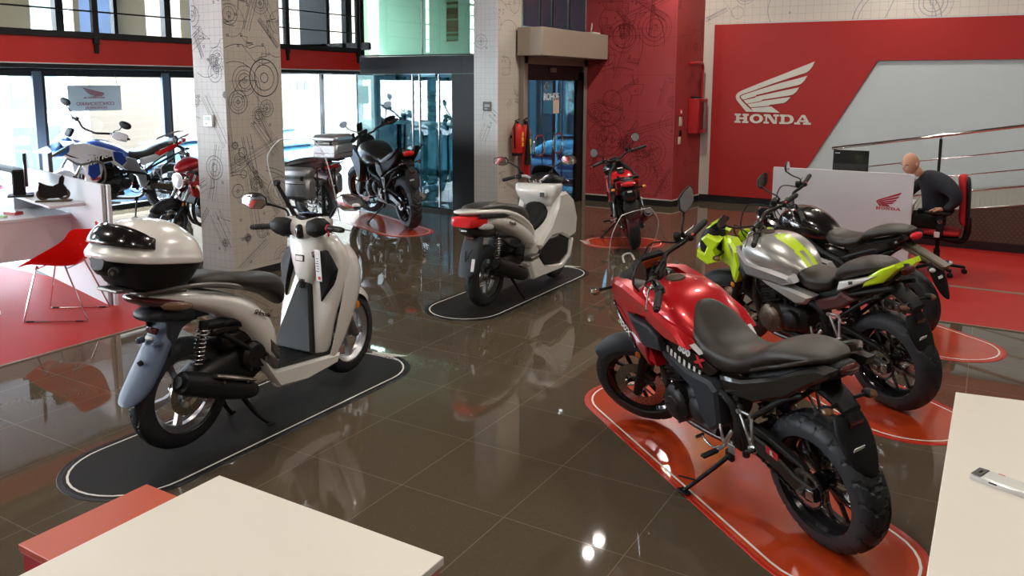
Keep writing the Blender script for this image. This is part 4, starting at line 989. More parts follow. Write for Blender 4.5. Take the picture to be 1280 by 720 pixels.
    for s in (-1, 1):
        g = G().plate([(-.13, .76), (.02, .775), (.25, .74), (.24, .70), (.05, .715), (-.04, .68), (-.12, .55)], s*.075, s*.095, .01); obj('mudguard_stay', g, GRYP, t)
    rows = []
    for x, z, w_ in ((-.06, .77, .085), (-.10, .70, .085), (-.155, .62, .090), (-.215, .52, .098), (-.275, .43, .100), (-.325, .365, .092), (-.345, .34, .070)):
        rows.append([(x+.065, -w_, z+.03), (x+.02, -w_, z+.008), (x, -w_*.62, z), (x-.008, 0, z-.004), (x, w_*.62, z), (x+.02, w_, z+.008), (x+.065, w_, z+.03)])
    mg = obj('rear_mudguard', G().sheet(rows), BLUP, t, sub=2, solid=.006)
    g = G().box((-.155, 0, .685), (.02, .085, .034), (0, .55, 0), .005, 0); g.box((-.175, 0, .652), (.012, .05, .016), (0, .55, 0), .002, 1); obj('rear_reflector', g, [DLRED, WLAB], mg)
    for y in (-.065, .065):
        g = G().cyl((-.16, y, .635), (-.20, y, .625), .016, n=14, b=.004); g.box((-.175, y, .63), (.03, .045, .026), (0, .5, 0), .008); obj('plate_mount', g, BLUP, mg)
    obj('bolt', G().cyl((-.225, 0, .535), (-.242, 0, .53), .014, n=12), BLKM, mg)
    # engine, exhaust, suspension, stands
    g = G().hull([(-.03, .36, .31, .27, .06), (.10, .43, .35, .26, .10), (.28, .50, .38, .24, .13), (.42, .50, .37, .23, .13), (.50, .42, .34, .26, .10)], 20); g.box((.30, -.03, .54), (.22, .22, .12), None, .03); g.cyl((.38, -.10, .42), (.38, -.18, .42), .085, n=24, b=.02); g.box((.20, -.10, .62), (.20, .10, .06), (0, .1, 0), .02)
    en = obj('engine', g, DMET, t)
    g = G().tube([(.18, -.14, .60), (.28, -.16, .52), (.35, -.17, .46)], .014, 8, 5); g.tube([(.10, -.12, .64), (.24, -.15, .66), (.34, -.13, .60)], .02, 8, 5); g.tube([(.42, -.14, .52), (.46, -.15, .42), (.44, -.14, .32)], .010, 8, 5); g.box((.16, -.13, .665), (.24, .06, .05), (0, .1, 0), .02)
    for k in range(5): g.cyl((.33+.03*k, -.16, .36+.05*(k % 3)), (.33+.03*k, -.185, .36+.05*(k % 3)), .012, n=8)
    obj('hoses', g, BLKM, en)
    g = G().plate([(.44, .42), (.52, .36), (.50, .31), (.46, .34)], -.19, -.215, .008); g.plate([(.47, .50), (.54, .42), (.535, .36), (.48, .42)], -.175, -.205, .008); obj('foot_peg_cover', g, ALUD, en)
    g = G().tube([(.36, -.16, .22), (.28, -.19, .26), (.16, -.20, .31), (.0, -.20, .375), (-.12, -.20, .425), (-.155, -.20, .44)], [.035, .055, .065, .066, .064, .056], 20, 5); g.cyl((-.15, -.20, .437), (-.172, -.20, .447), .03, n=18)
    ex = obj('exhaust', g, BLKM, t)
    g = G().tube([(.30, -.235, .315), (.16, -.25, .375), (.02, -.25, .43)], [.018, .030, .02], 12, 5, flat=.5); obj('heat_shield', g, EXH, ex)
    g = G()
    for x, z in ((.22, .34), (.06, .385)): g.cyl((x, -.262, z), (x, -.275, z), .008, n=8)
    obj('bolt', g, STL, ex)
    for s in (-1, 1):
        g = G(); spring(g, (.0, s*.135, .47), (.055, s*.135, .66), .027, 9, .0055, 0); g.cyl((-.012, s*.135, .42), (.065, s*.135, .70), .010, n=10, mi=1); g.cyl((.052, s*.135, .65), (.066, s*.135, .70), .026, n=16, b=.004, mi=1); obj('shock_absorber', g, [STL, BLKM], t)
    g = G()
    for s in (-1, 1): g.tube([(.32, s*.08, .21), (.40, s*.13, .06), (.47, s*.16, -.022)], [.016, .014, .013], 10, 4); g.box((.475, s*.165, -.024), (.05, .03, .018), None, .005)
    g.cyl((.32, -.09, .21), (.32, .09, .21), .018, n=12); obj('centre_stand', g, BLKM, t)
    # swing tag
    g = G().box((.915, -.165, .84), (.003, .052, .20), (0, -.06, -.12), .001, 0); tg = obj('price_tag', g, WLAB, t)
    g = G().box((.912, -.165, .925), (.003, .040, .014), (0, -.06, -.12), .0005); g.box((.918, -.170, .76), (.003, .022, .020), (0, -.06, -.12), .0005)
    obj('print', g, RLAB, tg)
    g = G(); 
    for k in range(7): g.box((.912, -.160-(k % 3)*.002, .90-k*.016), (.003, .026-(k % 3)*.006, .004), (0, -.06, -.12), .0005)
    obj('small_print', g, BLAB, tg)
    return t
sh()
# top box: it lifts off the rack
tb = place('top_box', 'large white and black top box mounted behind the seat of the nearest scooter', 'top box', -1.26, -.31, 91.5, 0, .035)
TB = Matrix.Translation((-.155, 0, 1.12)) @ Matrix.Rotation(radians(9), 4, 'Y')
def bx(secs, n=32, **k): return G().hull(secs, n, axis='z', **k)
lo_ = bx([(-.205, .13, .0, -.10, .12, 4), (-.185, .175, .0, -.15, .17, 4), (-.10, .205, 0, -.205, .215, 3.6, 3), (-.06, .222, 0, -.245, .243, 3.4, 2.6), (-.04, .225, 0, -.262, .25, 3.4, 2.5)])
obj('lower_case', lo_, BLKM, tb, T=TB, sub=1)
lid = bx([(-.058, .222, 0, -.258, .247, 3.4, 2.5), (-.050, .228, 0, -.272, .255, 3.4, 2.5), (-.022, .229, 0, -.278, .256, 3.4, 2.5), (-.012, .224, 0, -.270, .249, 3.3, 2.5), (.02, .216, 0, -.250, .240, 3.2, 2.5), (.06, .200, 0, -.222, .222, 3, 2.4), (.10, .168, -.005, -.180, .188, 2.6, 2.3), (.135, .12, -.01, -.13, .135, 2.4, 2.2), (.152, .07, -.015, -.08, .08, 2.2, 2.1), (.158, .02, -.015, -.03, .025, 2, 2)])
ld = obj('lid', lid, WHT, tb, T=TB, sub=2)
# smoked glossy insert on the back of the lid, follows the lid surface
def lidpt(a, u):   # u 0 bottom .. 1 top, a angle around the back
    z = .012+u*.11; tt = (z+.01)/.17; sc = max(.05, sqrt(max(0, 1-(tt)**2.2*.72)))
    b = -.264*sc-.004; w = .249*sc+.004
    return Vector((b*abs(cos(a))**(2/2.5), w*(1 if sin(a) > 0 else -1)*abs(sin(a))**(2/2.5), z+.002))
rows = [[lidpt(-1.15+2.3*j/20, max(0.02, (.10+.9*u/6)*(1-.5*(abs(-1.15+2.3*j/20)/1.15)**2.5))) for j in range(21)] for u in range(7)]
obj('smoked_insert', G().sheet(rows), BLKG, tb, T=TB, solid=.004)
g = G().hull([(-.27, .03, .0, -.04, .05, 3), (-.235, .035, 0, -.07, .085, 3), (-.19, .03, 0, -.08, .09, 3)], 16).tf(Matrix.Translation((0, 0, -.06))); g.cyl((-.225, -.10, -.10), (-.262, -.115, -.105), .03, n=18, b=.006); obj('lock', g, BLKM, tb, T=TB)
obj('key_barrel', G().cyl((-.262, -.115, -.103), (-.268, -.117, -.104), .010, n=12), CHR, tb, T=TB)
g = G().box((.03, 0, -.212), (.30, .22, .014), None, .005); g.box((-.16, 0, -.20), (.1, .16, .02), None, .006); g.cyl((-.05, -.07, -.235), (-.05, -.07, -.20), .02, n=12); g.cyl((.1, -.07, -.235), (.1, -.07, -.20), .02, n=12); obj('mounting_plate', g, ALUD, tb, T=TB)

# ================================================================== SECOND WHITE SCOOTER (low, sporty)
def pcx():
    t = place('scooter', 'pearl white sporty scooter with bright red tail lamp, on black mat by the entrance door', 'scooter', -1.37, 2.94, 90, 2, .03)
    rake = radians(27); S = steerM(1.42, rake, 3)
    wheel(t, 'rear_wheel', 0, .275, .280, .12, .185, 'S', ALUD, nsp=5, discs=[])
    wheel(t, 'front_wheel', 1.315, .265, .270, .10, .185, 'S', ALUD, T=S, nsp=5, discs=[1], discR=.11)
    f, A, d, L = fork(t, 1.315, .265, rake, .07, .65, S, m_low=BLKM, m_up=ALUD, lowlen=.3, tri=False)
    obj('front_mudguard', arcfender(.305, .07, 30, 150, cx=1.315, cz=.265, drop=.06), WHT, t, sub=2, solid=.006, T=S)
    # rear body: upper rim + side
    g = G().hull([(-.36, .90, .89, .875, .05), (-.30, .905, .885, .86, .13), (-.1, .905, .87, .83, .175), (.15, .88, .84, .79, .20), (.38, .80, .76, .70, .21), (.55, .70, .64, .57, .205), (.64, .60, .54, .47, .19)], 24); obj('upper_rim', g, WHT, t, sub=1)
    g = G().hull([(-.30, .83, .80, .775, .08), (-.22, .845, .80, .75, .125), (-.05, .85, .79, .72, .165), (.15, .82, .74, .66, .195), (.35, .74, .66, .55, .21), (.52, .65, .55, .42, .215), (.62, .56, .47, .40, .205)], 24); obj('rear_body', g, WHT, t, sub=1)
    g = G().plate([(-.25, .865), (.05, .845), (.20, .805), (.12, .80), (-.15, .825), (-.27, .835)], -.15, -.188, .006, warp=lambda v: (v.x, v.y*(1 if v.x > -.1 else 1+(v.x+.1)*1.4), v.z)); g.mir(); obj('side_groove', g, BLKM, t)
    obj('badge', textg('Honda', .045, .001, .001, .3), BLKG, t, T=frame((.16, -.207, .735), (1, 0, -.2), (.2, 0, 1)), smooth=False)
    g = G().hull([(-.22, .915, .895, .87, .10), (-.1, .935, .90, .87, .145), (.12, .935, .89, .85, .16), (.28, .89, .85, .80, .155), (.42, .875, .82, .75, .15), (.55, .85, .77, .68, .135), (.66, .77, .69, .60, .11), (.72, .66, .60, .54, .07)], 24); obj('seat', g, SEAT, t, sub=2)
    # tunnel spine
    g = G().hull([(.55, .50, .46, .35, .19, 2.6, 4), (.68, .56, .48, .28, .205, 2.6, 4), (.85, .66, .54, .25, .21, 2.4, 4), (1.0, .80, .60, .28, .21, 2.4, 4), (1.10, .90, .66, .36, .20, 2.4, 4), (1.15, .93, .70, .45, .16, 2.4, 4)], 24); obj('tunnel', g, WHT, t, sub=1)
    g = G().hull([(.66, .615, .56, .50, .10), (.78, .69, .60, .52, .14), (.92, .80, .66, .56, .155), (1.0, .87, .70, .6, .14)], 20); obj('tunnel_cover', g, BLKM, t, sub=1)
    for s in (-1, 1):
        W_ = lambda v: (v.x, v.y*(1-.10*max(0, v.x-1.1)-(.55*max(0, v.z-.85))), v.z)
        g = G().plate([(.86, .62), (1.0, .78), (1.05, .90), (1.22, .905), (1.36, .82), (1.44, .62), (1.40, .45), (1.24, .43), (1.06, .50), (.86, .50), (.66, .41), (.62, .46)], s*.16, s*.232, .022, warp=W_); obj('front_fairing', g, WHT, t)
        g = G().plate([(1.34, .86), (1.455, .74), (1.50, .60), (1.47, .48), (1.40, .45), (1.40, .62)], s*.06, s*.18, .03); obj('nose_fairing', g, WHT, t)
        g = G().plate([(1.26, .425), (1.05, .49), (.84, .50), (.72, .475), (.62, .37), (.72, .255), (1.06, .215), (1.22, .28)], s*.15, s*.215, .018); obj('side_panel', g, BLKM, t)
        g = G().plate([(.44, .335), (.62, .345), (.72, .245), (1.06, .205), (1.22, .27), (1.30, .40), (1.345, .42), (1.27, .24), (1.08, .15), (.52, .155), (.47, .25)], s*.14, s*.225, .014); obj('floor_side_panel', g, WHT, t)
        g = G().plate([(.44, .375), (.60, .385), (.58, .345), (.45, .34)], s*.15, s*.235, .008); obj('footrest', g, ALUD, t)
        g = G().plate([(.42, .32), (.50, .16), (.62, .15), (.56, .33)], s*.12, s*.205, .012); obj('lower_cover', g, WHT, t)
    g = G().hull([(.72, 1.12, 1.08, 1.035, .11, 4), (.80, 1.12, 1.04, .98, .165, 4), (.88, 1.12, 1.0, .94, .215, 4), (.94, 1.13, 1.02, .93, .24, 4), (.985, 1.12, 1.04, .95, .245, 4), (1.0, 1.10, 1.05, .975, .23, 4)], 40, axis='z'); obj('inner_fairing', g, WHT, t, sharp=60)
    g = G().box((.925, -.10, .90), (.02, .07, .065), (0, .08, 0), .008, 0); g.box((.912, -.10, .90), (.004, .05, .045), (0, .08, 0), .004, 1); obj('warning_label', g, [WLAB, BLAB], t)
    # bars (bare) and cockpit
    g = G(); 
    for s in (-1, 1): g.tube([(1.02, 0, 1.0), (1.02, s*.05, 1.03), (1.0, s*.12, 1.075), (.96, s*.2, 1.07), (.925, s*.33, 1.04)], .012, 10, 6)
    hb = obj('handlebar', g, ALU, t, T=S)
    for s in (-1, 1):
        a = Vector((.96, s*.21, 1.07)); b = Vector((.925, s*.34, 1.04)); obj('grip', G().cyl(a, b, .018, n=16, b=.003), GRIP, hb, T=S)
        q = G().box((.97, s*.18, 1.07), (.06, .06, .05), None, .014); q.cyl((1.0, s*.16, 1.08), (.99, s*.16, 1.12), .018, n=12, b=.003); obj('switch_unit', q, BLKM, hb, T=S)
        obj('brake_lever', G().tube([(1.0, s*.19, 1.07), (1.01, s*.25, 1.06), (.97, s*.36, 1.03)], .006, 8, 4), STL, hb, T=S)
        q = G().tube([(.985, s*.18, 1.09), (.99, s*.19, 1.15), (.985, s*.27, 1.20), (.975, s*.31, 1.215)], .007, 8, 5)
        ol = [(-s*a_, b_) for a_, b_ in [(-.085, -.02), (-.07, .035), (0, .045), (.06, .042), (.085, .01), (.07, -.035), (.02, -.045), (-.05, -.04)]]
        TT = Matrix.Translation((.955, s*.37, 1.225)) @ Matrix.Rotation(radians(-8), 4, 'Y'); q.join(G().loft([[(x_, y*k, z*k) for y, z in ol] for x_, k in ((0, 1), (.012, 1), (.028, .8), (.04, .4))]), TT); mo = obj('mirror', q, BLKM, t, T=S)
        obj('mirror_glass', G().loft([[(-.0005, y*.93, z*.92) for y, z in ol], [(-.002, y*.9, z*.9) for y, z in ol]]), MIR, mo, T=S @ TT)
    g = G().cyl((.975, -.035, 1.02), (.96, -.035, 1.05), .028, n=16, b=.004); g.cyl((.975, .035, 1.02), (.96, .035, 1.05), .028, n=16, b=.004); g.box((1.0, 0, 1.02), (.06, .12, .03), None, .01); obj('bar_clamp', g, CHR, t, T=S)
    g = G().hull([(1.04, 1.04, 1.0, .96, .14), (1.12, 1.10, 1.03, .95, .18), (1.22, 1.10, 1.0, .92, .17), (1.34, 1.0, .93, .85, .11)], 22); obj('cockpit_cover', g, BLKM, t, sub=1)
    rows = [[(1.16+.10*i/6-1.6*(w_*u)**2+(.0), w_*u, 1.03+.125*sin(i/6*pi/2)) for u in [k/5 for k in range(-5, 6)]] for i, w_ in enumerate((.10, .15, .17, .165, .15, .12, .08))]
    rows = [[(1.32-.17*i/6-2.0*(w_*u)**2, w_*u, .97+.20*i/6-.8*(w_*u)**2) for u in [k/5 for k in range(-5, 6)]] for i, w_ in enumerate((.13, .155, .165, .165, .155, .135, .10))]
    obj('windscreen', G().sheet(rows), BLKG, t, sub=1, solid=.004)
    # lamps
    g = G().hull([(-.345, .835, .80, .765, .09, 4), (-.325, .852, .80, .75, .115, 4), (-.24, .855, .79, .745, .14, 4), (-.16, .84, .79, .75, .15, 4)], 24); tl = obj('tail_light', g, LRED, t)
    for s in (-1, 1): obj('rear_indicator', G().hull([(-.26, .775, .755, .735, .02, 2.5, 2.5, s*.115), (-.18, .79, .75, .72, .035, 2.5, 2.5, s*.135), (-.08, .76, .735, .715, .015, 2.5, 2.5, s*.165)], 12), CLEN, tl, sub=1)
    g = G().hull([(-.30, .745, .73, .71, .07), (-.24, .76, .71, .66, .10), (-.1, .75, .69, .63, .12), (.1, .72, .66, .60, .12)], 18); obj('tail_underside', g, GOLDB, t, sub=1)
    g = G().box((-.31, 0, .725), (.006, .06, .014), None, .002); obj('lamp_lens', g, WLAB, t)
    rows = []
    for x, z, w_ in ((-.19, .66, .08), (-.23, .58, .095), (-.27, .48, .10), (-.31, .38, .095), (-.335, .325, .08)):
        rows.append([(x+.08, -w_, z+.03), (x+.02, -w_, z+.008), (x, -w_*.6, z), (x-.006, 0, z-.004), (x, w_*.6, z), (x+.02, w_, z+.008), (x+.08, w_, z+.03)])
    mg = obj('rear_mudguard', G().sheet(rows), GRYP, t, sub=2, solid=.006)
    obj('rear_reflector', G().box((-.215, 0, .655), (.012, .085, .045), (0, .4, 0), .004), DLRED, mg)
    obj('label', G().box((-.30, -.075, .43), (.006, .03, .11), (0, .38, .2), .002), WLAB, mg)
    obj('plate_loop', G().tube([(-.26, .02, .54), (-.30, 0, .46), (-.27, -.05, .56)], .005, 6, 5), BLKM, mg)
    g = G().hull([(-.03, .34, .29, .25, .06), (.10, .40, .33, .24, .10), (.28, .48, .37, .22, .12), (.42, .50, .36, .22, .13), (.52, .42, .32, .22, .12)], 20); g.box((.30, -.03, .52), (.26, .24, .16), None, .03); en = obj('engine', g, DMET, t)
    obj('hoses', G().tube([(.10, -.12, .60), (.22, -.16, .52), (.36, -.17, .50)], .016, 8, 5).box((.36, -.15, .46), (.14, .06, .12), (0, .3, 0), .02), BLKM, en)
    g = G().tube([(.44, -.15, .20), (.34, -.18, .24), (.18, -.19, .30), (.02, -.19, .365), (-.10, -.19, .41)], [.04, .062, .070, .068, .058], 20, 5); g.cyl((-.10, -.19, .41), (-.13, -.19, .42), .038, n=18); ex = obj('exhaust', g, BLKM, t)
    g = G().tube([(.42, -.22, .30), (.30, -.24, .33), (.18, -.245, .36)], [.01, .016, .01], 8, 4, flat=.5); obj('heat_shield', g, EXH, ex)
    for s in (-1, 1):
        g = G(); spring(g, (-.0, s*.13, .44), (.03, s*.13, .62), .025, 9, .005, 0); g.cyl((-.01, s*.13, .38), (.035, s*.13, .66), .009, n=10, mi=1); obj('shock_absorber', g, [STL, BLKM], t)
    g = G().tube([(.36, .10, .20), (.40, .10, .12), (.46, .14, .008)], .013, 10, 4); g.tube([(.33, -.08, .19), (.38, -.12, .08), (.44, -.15, -.022)], .013, 10, 4); g.box((.45, -.155, -.022), (.05, .03, .014), None, .004); g.cyl((.345, -.09, .195), (.36, .10, .20), .013, n=10); obj('centre_stand', g, BLKM, t)
    return t
pcx()
# ================================================================== MOTORCYCLES
def dense(secs, k=6):
    S_ = [list(q)+[2.5]*(7-len(q))+([0] if len(q) < 8 else []) for q in secs]
    for q in S_:
        while len(q) < 8: q.append(0)
    out = []
    for i in range(len(S_)-1):
        p0, p1, p2, p3 = S_[max(i-1, 0)], S_[i], S_[i+1], S_[min(i+2, len(S_)-1)]
        for j in range(k):
            t = j/k; out.append([.5*((2*b)+(c-a)*t+(2*a-5*b+4*c-d)*t*t+(3*b-a-3*c+d)*t**3) for a, b, c, d in zip(p0, p1, p2, p3)])
    out.append(S_[-1]); return out

def chassis(t, lean, steer, wb=1.42, R=.315, Rf=.30, rw=.16, fw=.12, wheelm=BLKG, fstyle='Y', rstyle='Y', nsp=6, tread='road', ftop=.98, rake=25.5, yoff=.10, usd=False, forklow=BLKM, hd=True, eng=(.80, .42, 1.0), cover=BRNZ, covers=True, fender=BLKM, rr=.222, rrf=.218, fdr=.022, sw=True, frame_m=BLKM, discL=True, mono=True, forkup=CHR, ph=True, foot=(.33, .36, .24), foot2=(.35, .44), stand=True, fenderR=None, exh=None, pads=None):
    """rolling chassis shared by the naked machines; returns (steer matrix, parts)"""
    rk = radians(rake); S = steerM(wb+.11*Rf/.3, rk, steer)
    rwh = wheel(t, 'rear_wheel', 0, R, R, rw, rr, rstyle, wheelm, nsp=nsp, tread=tread, hd=hd, discs=[-1], discR=.12, spin=.4)
    fwh = wheel(t, 'front_wheel', wb, Rf, Rf, fw, rrf, fstyle, wheelm, T=S, nsp=nsp, tread=tread, hd=hd, discs=[1] if discL else [-1], discR=.155, spin=.1)
    f, A, d, L = fork(t, wb, Rf, rk, yoff, ftop, S, m_low=forklow, m_up=forkup, usd=usd, lowlen=.34)
    caliper(f, (wb-.085, .082, Rf+.105), S)
    obj('reflector', G().ell((wb-.10, yoff+.03, Rf+.28), (.016, .007, .024), 10), LAMB, f, T=S)
    obj('front_mudguard', arcfender(Rf+fdr+.012, .075, 40, 162, cx=wb, cz=Rf, drop=.075), fender, t, sub=2, solid=.005, T=S)
    # frame, swingarm
    hx, hz = wb-.33, .88
    g = G()
    for s in (1, -1):
        g.tube([(hx, s*.03, hz), (hx-.16, s*.13, hz-.10), (hx-.40, s*.16, .66), (.42, s*.15, .58), (.36, s*.13, .42), (.38, s*.12, .30)], [.02, .022, .022, .022, .022, .018], 10, 5)
        g.tube([(hx+.02, s*.03, hz-.08), (hx-.06, s*.10, .70), (hx-.03, s*.10, .52)], .018, 10, 4)
        g.tube([(.44, s*.14, .62), (.15, s*.12, .74), (-.10, s*.09, .83)], .015, 8, 4); g.tube([(.38, s*.14, .46), (.12, s*.12, .68), (-.02, s*.10, .76)], .013, 8, 4)
        g.box((.40, s*.13, .45), (.07, .03, .26), (0, -.15, 0), .012)
    g.cyl((hx+.025, 0, hz-.10), (hx-.03, 0, hz+.04), .034, n=16); g.box((.40, 0, .60), (.05, .28, .04), None, .01)
    obj('frame', g, frame_m, t)
    if sw:
        g = G()
        for s in (1, -1):
            y = s*(rw/2+.035)
            g.plate([(.40, .46), (.20, .43), (.04, R+.045), (-.06, R+.03), (-.07, R-.03), (.02, R-.04), (.20, .345), (.40, .37)], y-s*.016, y+s*.016, .008)
            g.box((-.045, y+s*.018, R), (.045, .008, .05), None, .003, 1); g.cyl((0, y, R), (0, y+s*.04, R), .014, n=10, mi=1)
        g.box((.33, 0, .41), (.1, rw+.08, .08), None, .02)
        sa = obj('swingarm', g, [GOLDB, STL], t)
        g = G().plate([(.44, .52), (.20, .50), (-.02, R+.13), (-.04, R+.11), (.18, .465), (.42, .47)], rw/2+.03, rw/2+.062, .005); obj('chain_guard', g, BLKM, sa)
        chain_loop(t, 0, R, .088, .46, .42, .035, rw/2+.010 + .012)
    g = G(); spring(g, (.30, 0, .42), (.42, 0, .66), .032, 7, .008, 0); g.cyl((.28, 0, .38), (.43, 0, .70), .014, n=10, mi=1); obj('shock_absorber', g, [RLAB if mono == 'red' else STL, BLKM], t)
    ex, ez, es = eng
    e = engine(t, ex, ez, es, DMET, cover)
    g = G()
    for s in (1, -1): g.tube([(ex+.19*es, s*.06, ez+.28*es), (ex+.29*es, s*.07, ez+.20*es), (ex+.30*es, s*.06, ez), (ex+.20*es, s*.05, ez-.17*es), (ex-.1, s*.03-.02, ez-.21*es), (.40, -.09, .20), (.28, -.13, .24)], [.021]*6+[.026], 12, 5)
    g.tube([(.30, -.13, .24), (.18, -.17, .31), (.10, -.18, .34), (.02, -.19, .37), (-.03, -.19, .39)] if exh is None else exh, [.03, .048, .054, .053, .046], 20, 4); g.cyl((-.03, -.19, .39), (-.05, -.19, .40), .026, n=14)
    obj('exhaust', g, mat('dark_steel_exhaust', (.11, .10, .095), .35, .9), t)
    # radiator
    g = G().box((ex+.31*es, 0, ez+.24*es), (.03, .30, .24), (0, -.25, 0), .008)
    for k in range(9): g.box((ex+.325*es+.006, 0, ez+(.14+.025*k)*es), (.012, .26, .008), (0, -.25, 0), .001)
    obj('radiator', g, DMET, t)
    pegs(t, foot[0]+.10, foot[1], foot[2], x2=foot2[0]-.10, z2=foot2[1])
    if stand: sidestand(t, foot[0]+.17, .25, lean, fy=.33, fx=.13)
    g = G().tube([(foot[0]+.28, .20, foot[1]-.02), (foot[0]+.2, .20, foot[1]-.05), (foot[0]+.12, .19, foot[1]-.01)], .006, 8, 4); g.cyl((foot[0]+.28, .19, foot[1]-.02), (foot[0]+.28, .235, foot[1]-.02), .009, n=10); obj('gear_lever', g, STL, t)
    return S, rk
def plate_hanger(t, pts=((.02, .74), (-.12, .72), (-.22, .62), (-.30, .46)), w=.075, m=BLKM, lab=True, ind=True, lens=SMOK):
    g = G(); (x0, z0), (x1, z1), (x2, z2), (x3, z3) = pts
    g.hull([(x0, z0+.02, z0, z0-.03, .07), ((x0+x1)/2, (z0+z1)/2+.025, (z0+z1)/2, (z0+z1)/2-.03, .06), (x1, z1+.02, z1, z1-.03, .055), (x1-.04, z1-.02, z1-.03, z1-.05, .05)], 14)
    d = Vector((x3-x2, 0, z3-z2)).normalized(); n = Vector((-d.z, 0, d.x)); 
    if n.x < 0: n = -n
    rows = []
    for k, ww in ((-.06, .065), (.0, .09), (.09, .086), (.16, .068), (.215, .026)):
        p = Vector((x2, 0, z2))+d*k; rows.append([p+n*.03+Vector((0, -ww, 0)), p+Vector((0, -ww*.85, 0)), p-n*.004, p+Vector((0, ww*.85, 0)), p+n*.03+Vector((0, ww, 0))])
    g.bar((x1, 0, z1), (x2, 0, z2), .07, .03, .008)
    h = obj('plate_hanger', g, m, t); obj('flap', G().sheet(rows), m, h, sub=1, solid=.006)
    p = Vector((x2, 0, z2))-n*.01; obj('rear_reflector', G().box(p, (.012, .07, .03), (0, atan2(n.z, n.x), 0), .003), DLRED, h)
    if lab: obj('label', G().box(p+d*.09+Vector((0, .03, 0)), (.004, .055, .022), (0, atan2(n.z, n.x), 0), .001), WLAB, h)
    if ind:
        for s in (1, -1): indicator(h, (x1-.01, s*.045, z1), (-.15, s, .02), lens, .05)
    return h

